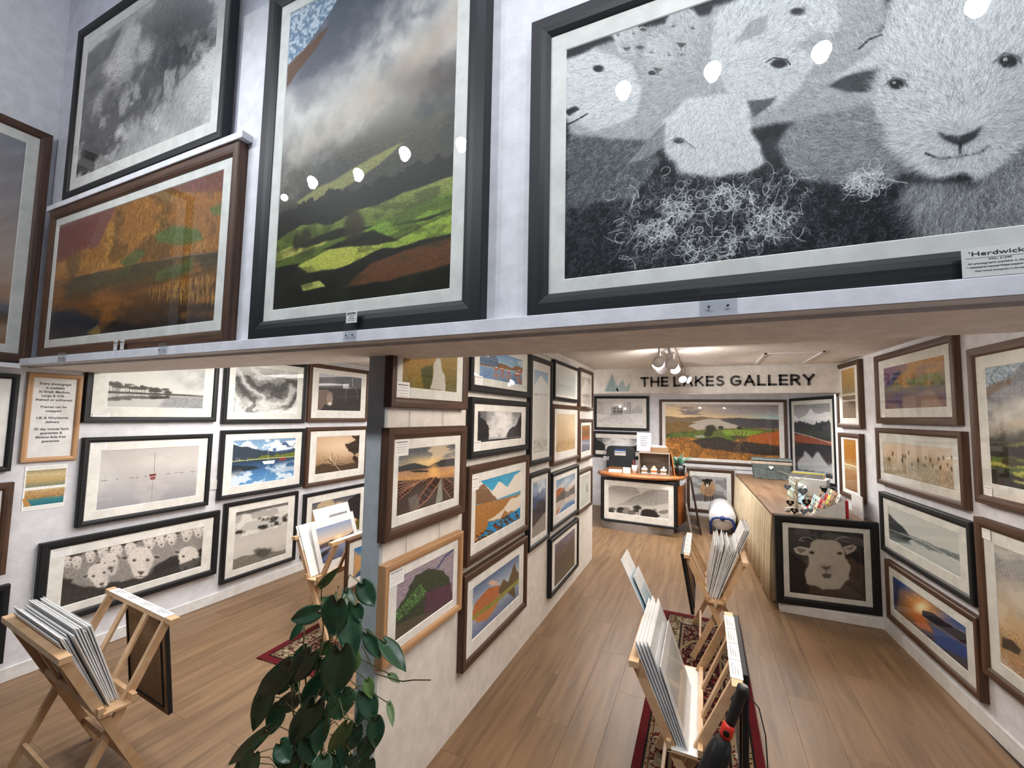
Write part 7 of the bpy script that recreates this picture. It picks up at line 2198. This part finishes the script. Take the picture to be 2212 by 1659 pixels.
ords = ['at the near end', 'second from the near end', 'third from the near end', 'fourth from the near end', 'at the far end']
for r_ in range(4):
    for j in range(5):
        n_, c_ = cc[(r_ * 3 + j * 7 + (r_ * j) % 3) % len(cc)]
        o = empty('greeting_card', (.885 + .018 + r_ * .058, 4.70 + .052 + j * .088, CZ + .016 + r_ * .036), 0,
                  f'small {n_} greeting card in the display, {rows_[r_]}, {ords[j]}', 'card', 'greeting cards in the white display')
        MB().box(-.0015, .0015, -.038, .038, 0, .088).build('cover', cmats[n_], o)
        MB().prism(heart(.038, 18), 0, .0006, Matrix(((0, 0, -1, -.0017), (1, 0, 0, 0), (0, 1, 0, .045), (0, 0, 0, 1)))).build('heart_motif', M['greyink'] if (j + r_) % 2 else M['dark'], o)
        o.rotation_euler = (0, .35, 0)
# twig tree with hearts
tt = empty('twig_tree', (.775, 4.735, CZ), 0, 'white twig tree hung with grey and black hearts at the counter corner', 'ornament')
M['twig'] = ramp_mat('painted_twig', (.72, .68, .60), (.90, .87, .80), .8)
M['heartg'] = flat('slate_grey_felt', (.42, .48, .55), .9)
M['heartb'] = flat('black_felt', (.09, .07, .07), .9)
MB().tube([(0, 0, 0), (-.003, 0, .12), (.004, 0, .25), (0, .01, .31)], [.017, .014, .011, .006], 10).build('trunk', M['twig'], tt)
MB().lathe([(0, 0), (.05, 0), (.05, .012), (0, .014)], 16).build('base', M['twig'], tt)
tips = []
for k in range(15):
    a_ = k * 2.4; z0 = .14 + .012 * k; L_ = .09 + .035 * (k % 4)
    p = [Vector((0, 0, z0))]
    dr = Vector((math.cos(a_), math.sin(a_) * .7, .45)).normalized()
    for i in range(4):
        dr = (dr + Vector((rg.uniform(-.35, .35), rg.uniform(-.35, .35), rg.uniform(-.2, .3)))).normalized()
        p.append(p[-1] + dr * L_ / 4)
    MB().tube([tuple(q) for q in p], [.005, .004, .0035, .003, .0015], 5).build('twig', M['twig'], tt)
    tips.append(p)
HT = [(.040, -.055, .215, .082, 'heartg'), (-.072, -.02, .24, .06, 'heartg'), (-.058, -.045, .10, .062, 'heartb'), (.068, -.045, .118, .074, 'heartb'), (-.03, -.06, .035, .06, 'heartb'), (.045, -.05, .035, .06, 'heartg'), (.095, -.03, .045, .05, 'heartg')]
HL = ['large slate grey heart hanging at the top of the twig tree', 'smaller grey heart hanging on the side of the twig tree', 'black heart hanging on the outer side of the twig tree', 'black heart hanging towards the card display on the twig tree', 'black heart hanging lowest beside the twig trunk', 'grey heart hanging lowest on the twig tree', 'small grey heart resting by the card display']
for (x_, y_, z_, s_, m_), l_ in zip(HT, HL):
    h = empty('hanging_heart', (.775 + x_, 4.735 + y_, CZ + z_), rg.uniform(-.4, .4), l_, 'ornament', 'hearts on the twig tree')
    MB().prism(heart(s_), -.003, .003, XZ).build('felt', M[m_], h)
    MB().prism([(math.cos(t * PI / 6) * s_ * .17, math.sin(t * PI / 6) * s_ * .17 + .004) for t in range(12)], .003, .0042, XZ).build('badge', M['liner'], h)
    MB().tube([(0, 0, s_ * .18), (0, .01, s_ * .18 + .05)], .001, 4).build('ribbon', M['twig'], h)
# wrapped and sleeved goods behind the display
ab = empty('acrylic_tray', (1.02, 5.45, CZ), .15, 'clear acrylic tray of folded prints behind the greeting cards', 'tray')
MB().box(-.16, .16, -.12, .12, 0, .004).build('base', M['acryl'], ab)
for b_ in ((-.16, -.156, -.12, .12), (.156, .16, -.12, .12)): MB().box(*b_, .004, .17).build('side', M['acryl'], ab)
for k in range(5):
    MB().bar((-.14 + k * .015, -.08 + k * .04, .01), (-.10 + k * .015, -.08 + k * .04, .17 + .01 * (k % 2)), .008, .22, (0, 1, 0)).build('folded_print', [cmats['pale blue'], cmats['white'], cmats['teal'], cmats['white'], cmats['grey']][k], ab)
sb = MB().cbox(-.05, .05, -.16, .16, 0, .09, .004).build('pale_box', cmats['mint']); sb.location = (.93, 5.75, CZ); tag(sb, 'pale green box behind the twig tree on the counter', 'box')
kb = empty('print_box', (1.10, 5.95, CZ), -.35, 'long white box of sleeved prints standing askew behind the cards', 'box')
MB().cbox(-.18, .18, -.10, .10, 0, .20, .004).build('carton', M['card'], kb)
for k in range(4): MB().box(-.17 + .01 * k, .15, -.08 + .045 * k, -.077 + .045 * k, .201, .25 + .012 * (k % 2)).build('sleeved_print', [cmats['grey'], cmats['yellow'], cmats['red'], cmats['pale blue']][k], kb)
ck = MB().lathe([(0, 0), (.045, 0), (.06, .15), (.07, .155), (.07, .175), (0, .18)], 20).build('black_cup', M['black']); ck.location = (1.17, 5.45, CZ); tag(ck, 'black lidded cup by the aisle wall on the counter', 'cup')
rr2 = MB().tube([(-.05, -.02, .02), (.06, .03, .02)], .018, 12).build('rolled_print', M['paper']); rr2.location = (.735, 4.83, CZ); rr2.rotation_euler = (0, 0, .2); tag(rr2, 'short roll of paper at the foot of the twig tree', 'roll')
rb = MB().cbox(-.012, .012, -.05, .05, 0, .15, .004).build('red_box', cmats['red']); rb.location = (1.155, 4.80, CZ); tag(rb, 'red box end showing behind the white card display', 'box')
wr = MB().cbox(-.004, .004, -.15, .15, 0, .20, .003).build('upright_board', M['trimw']); wr.location = (1.255, 4.85, CZ); tag(wr, 'white panel standing against the aisle wall at the counter end', 'panel')
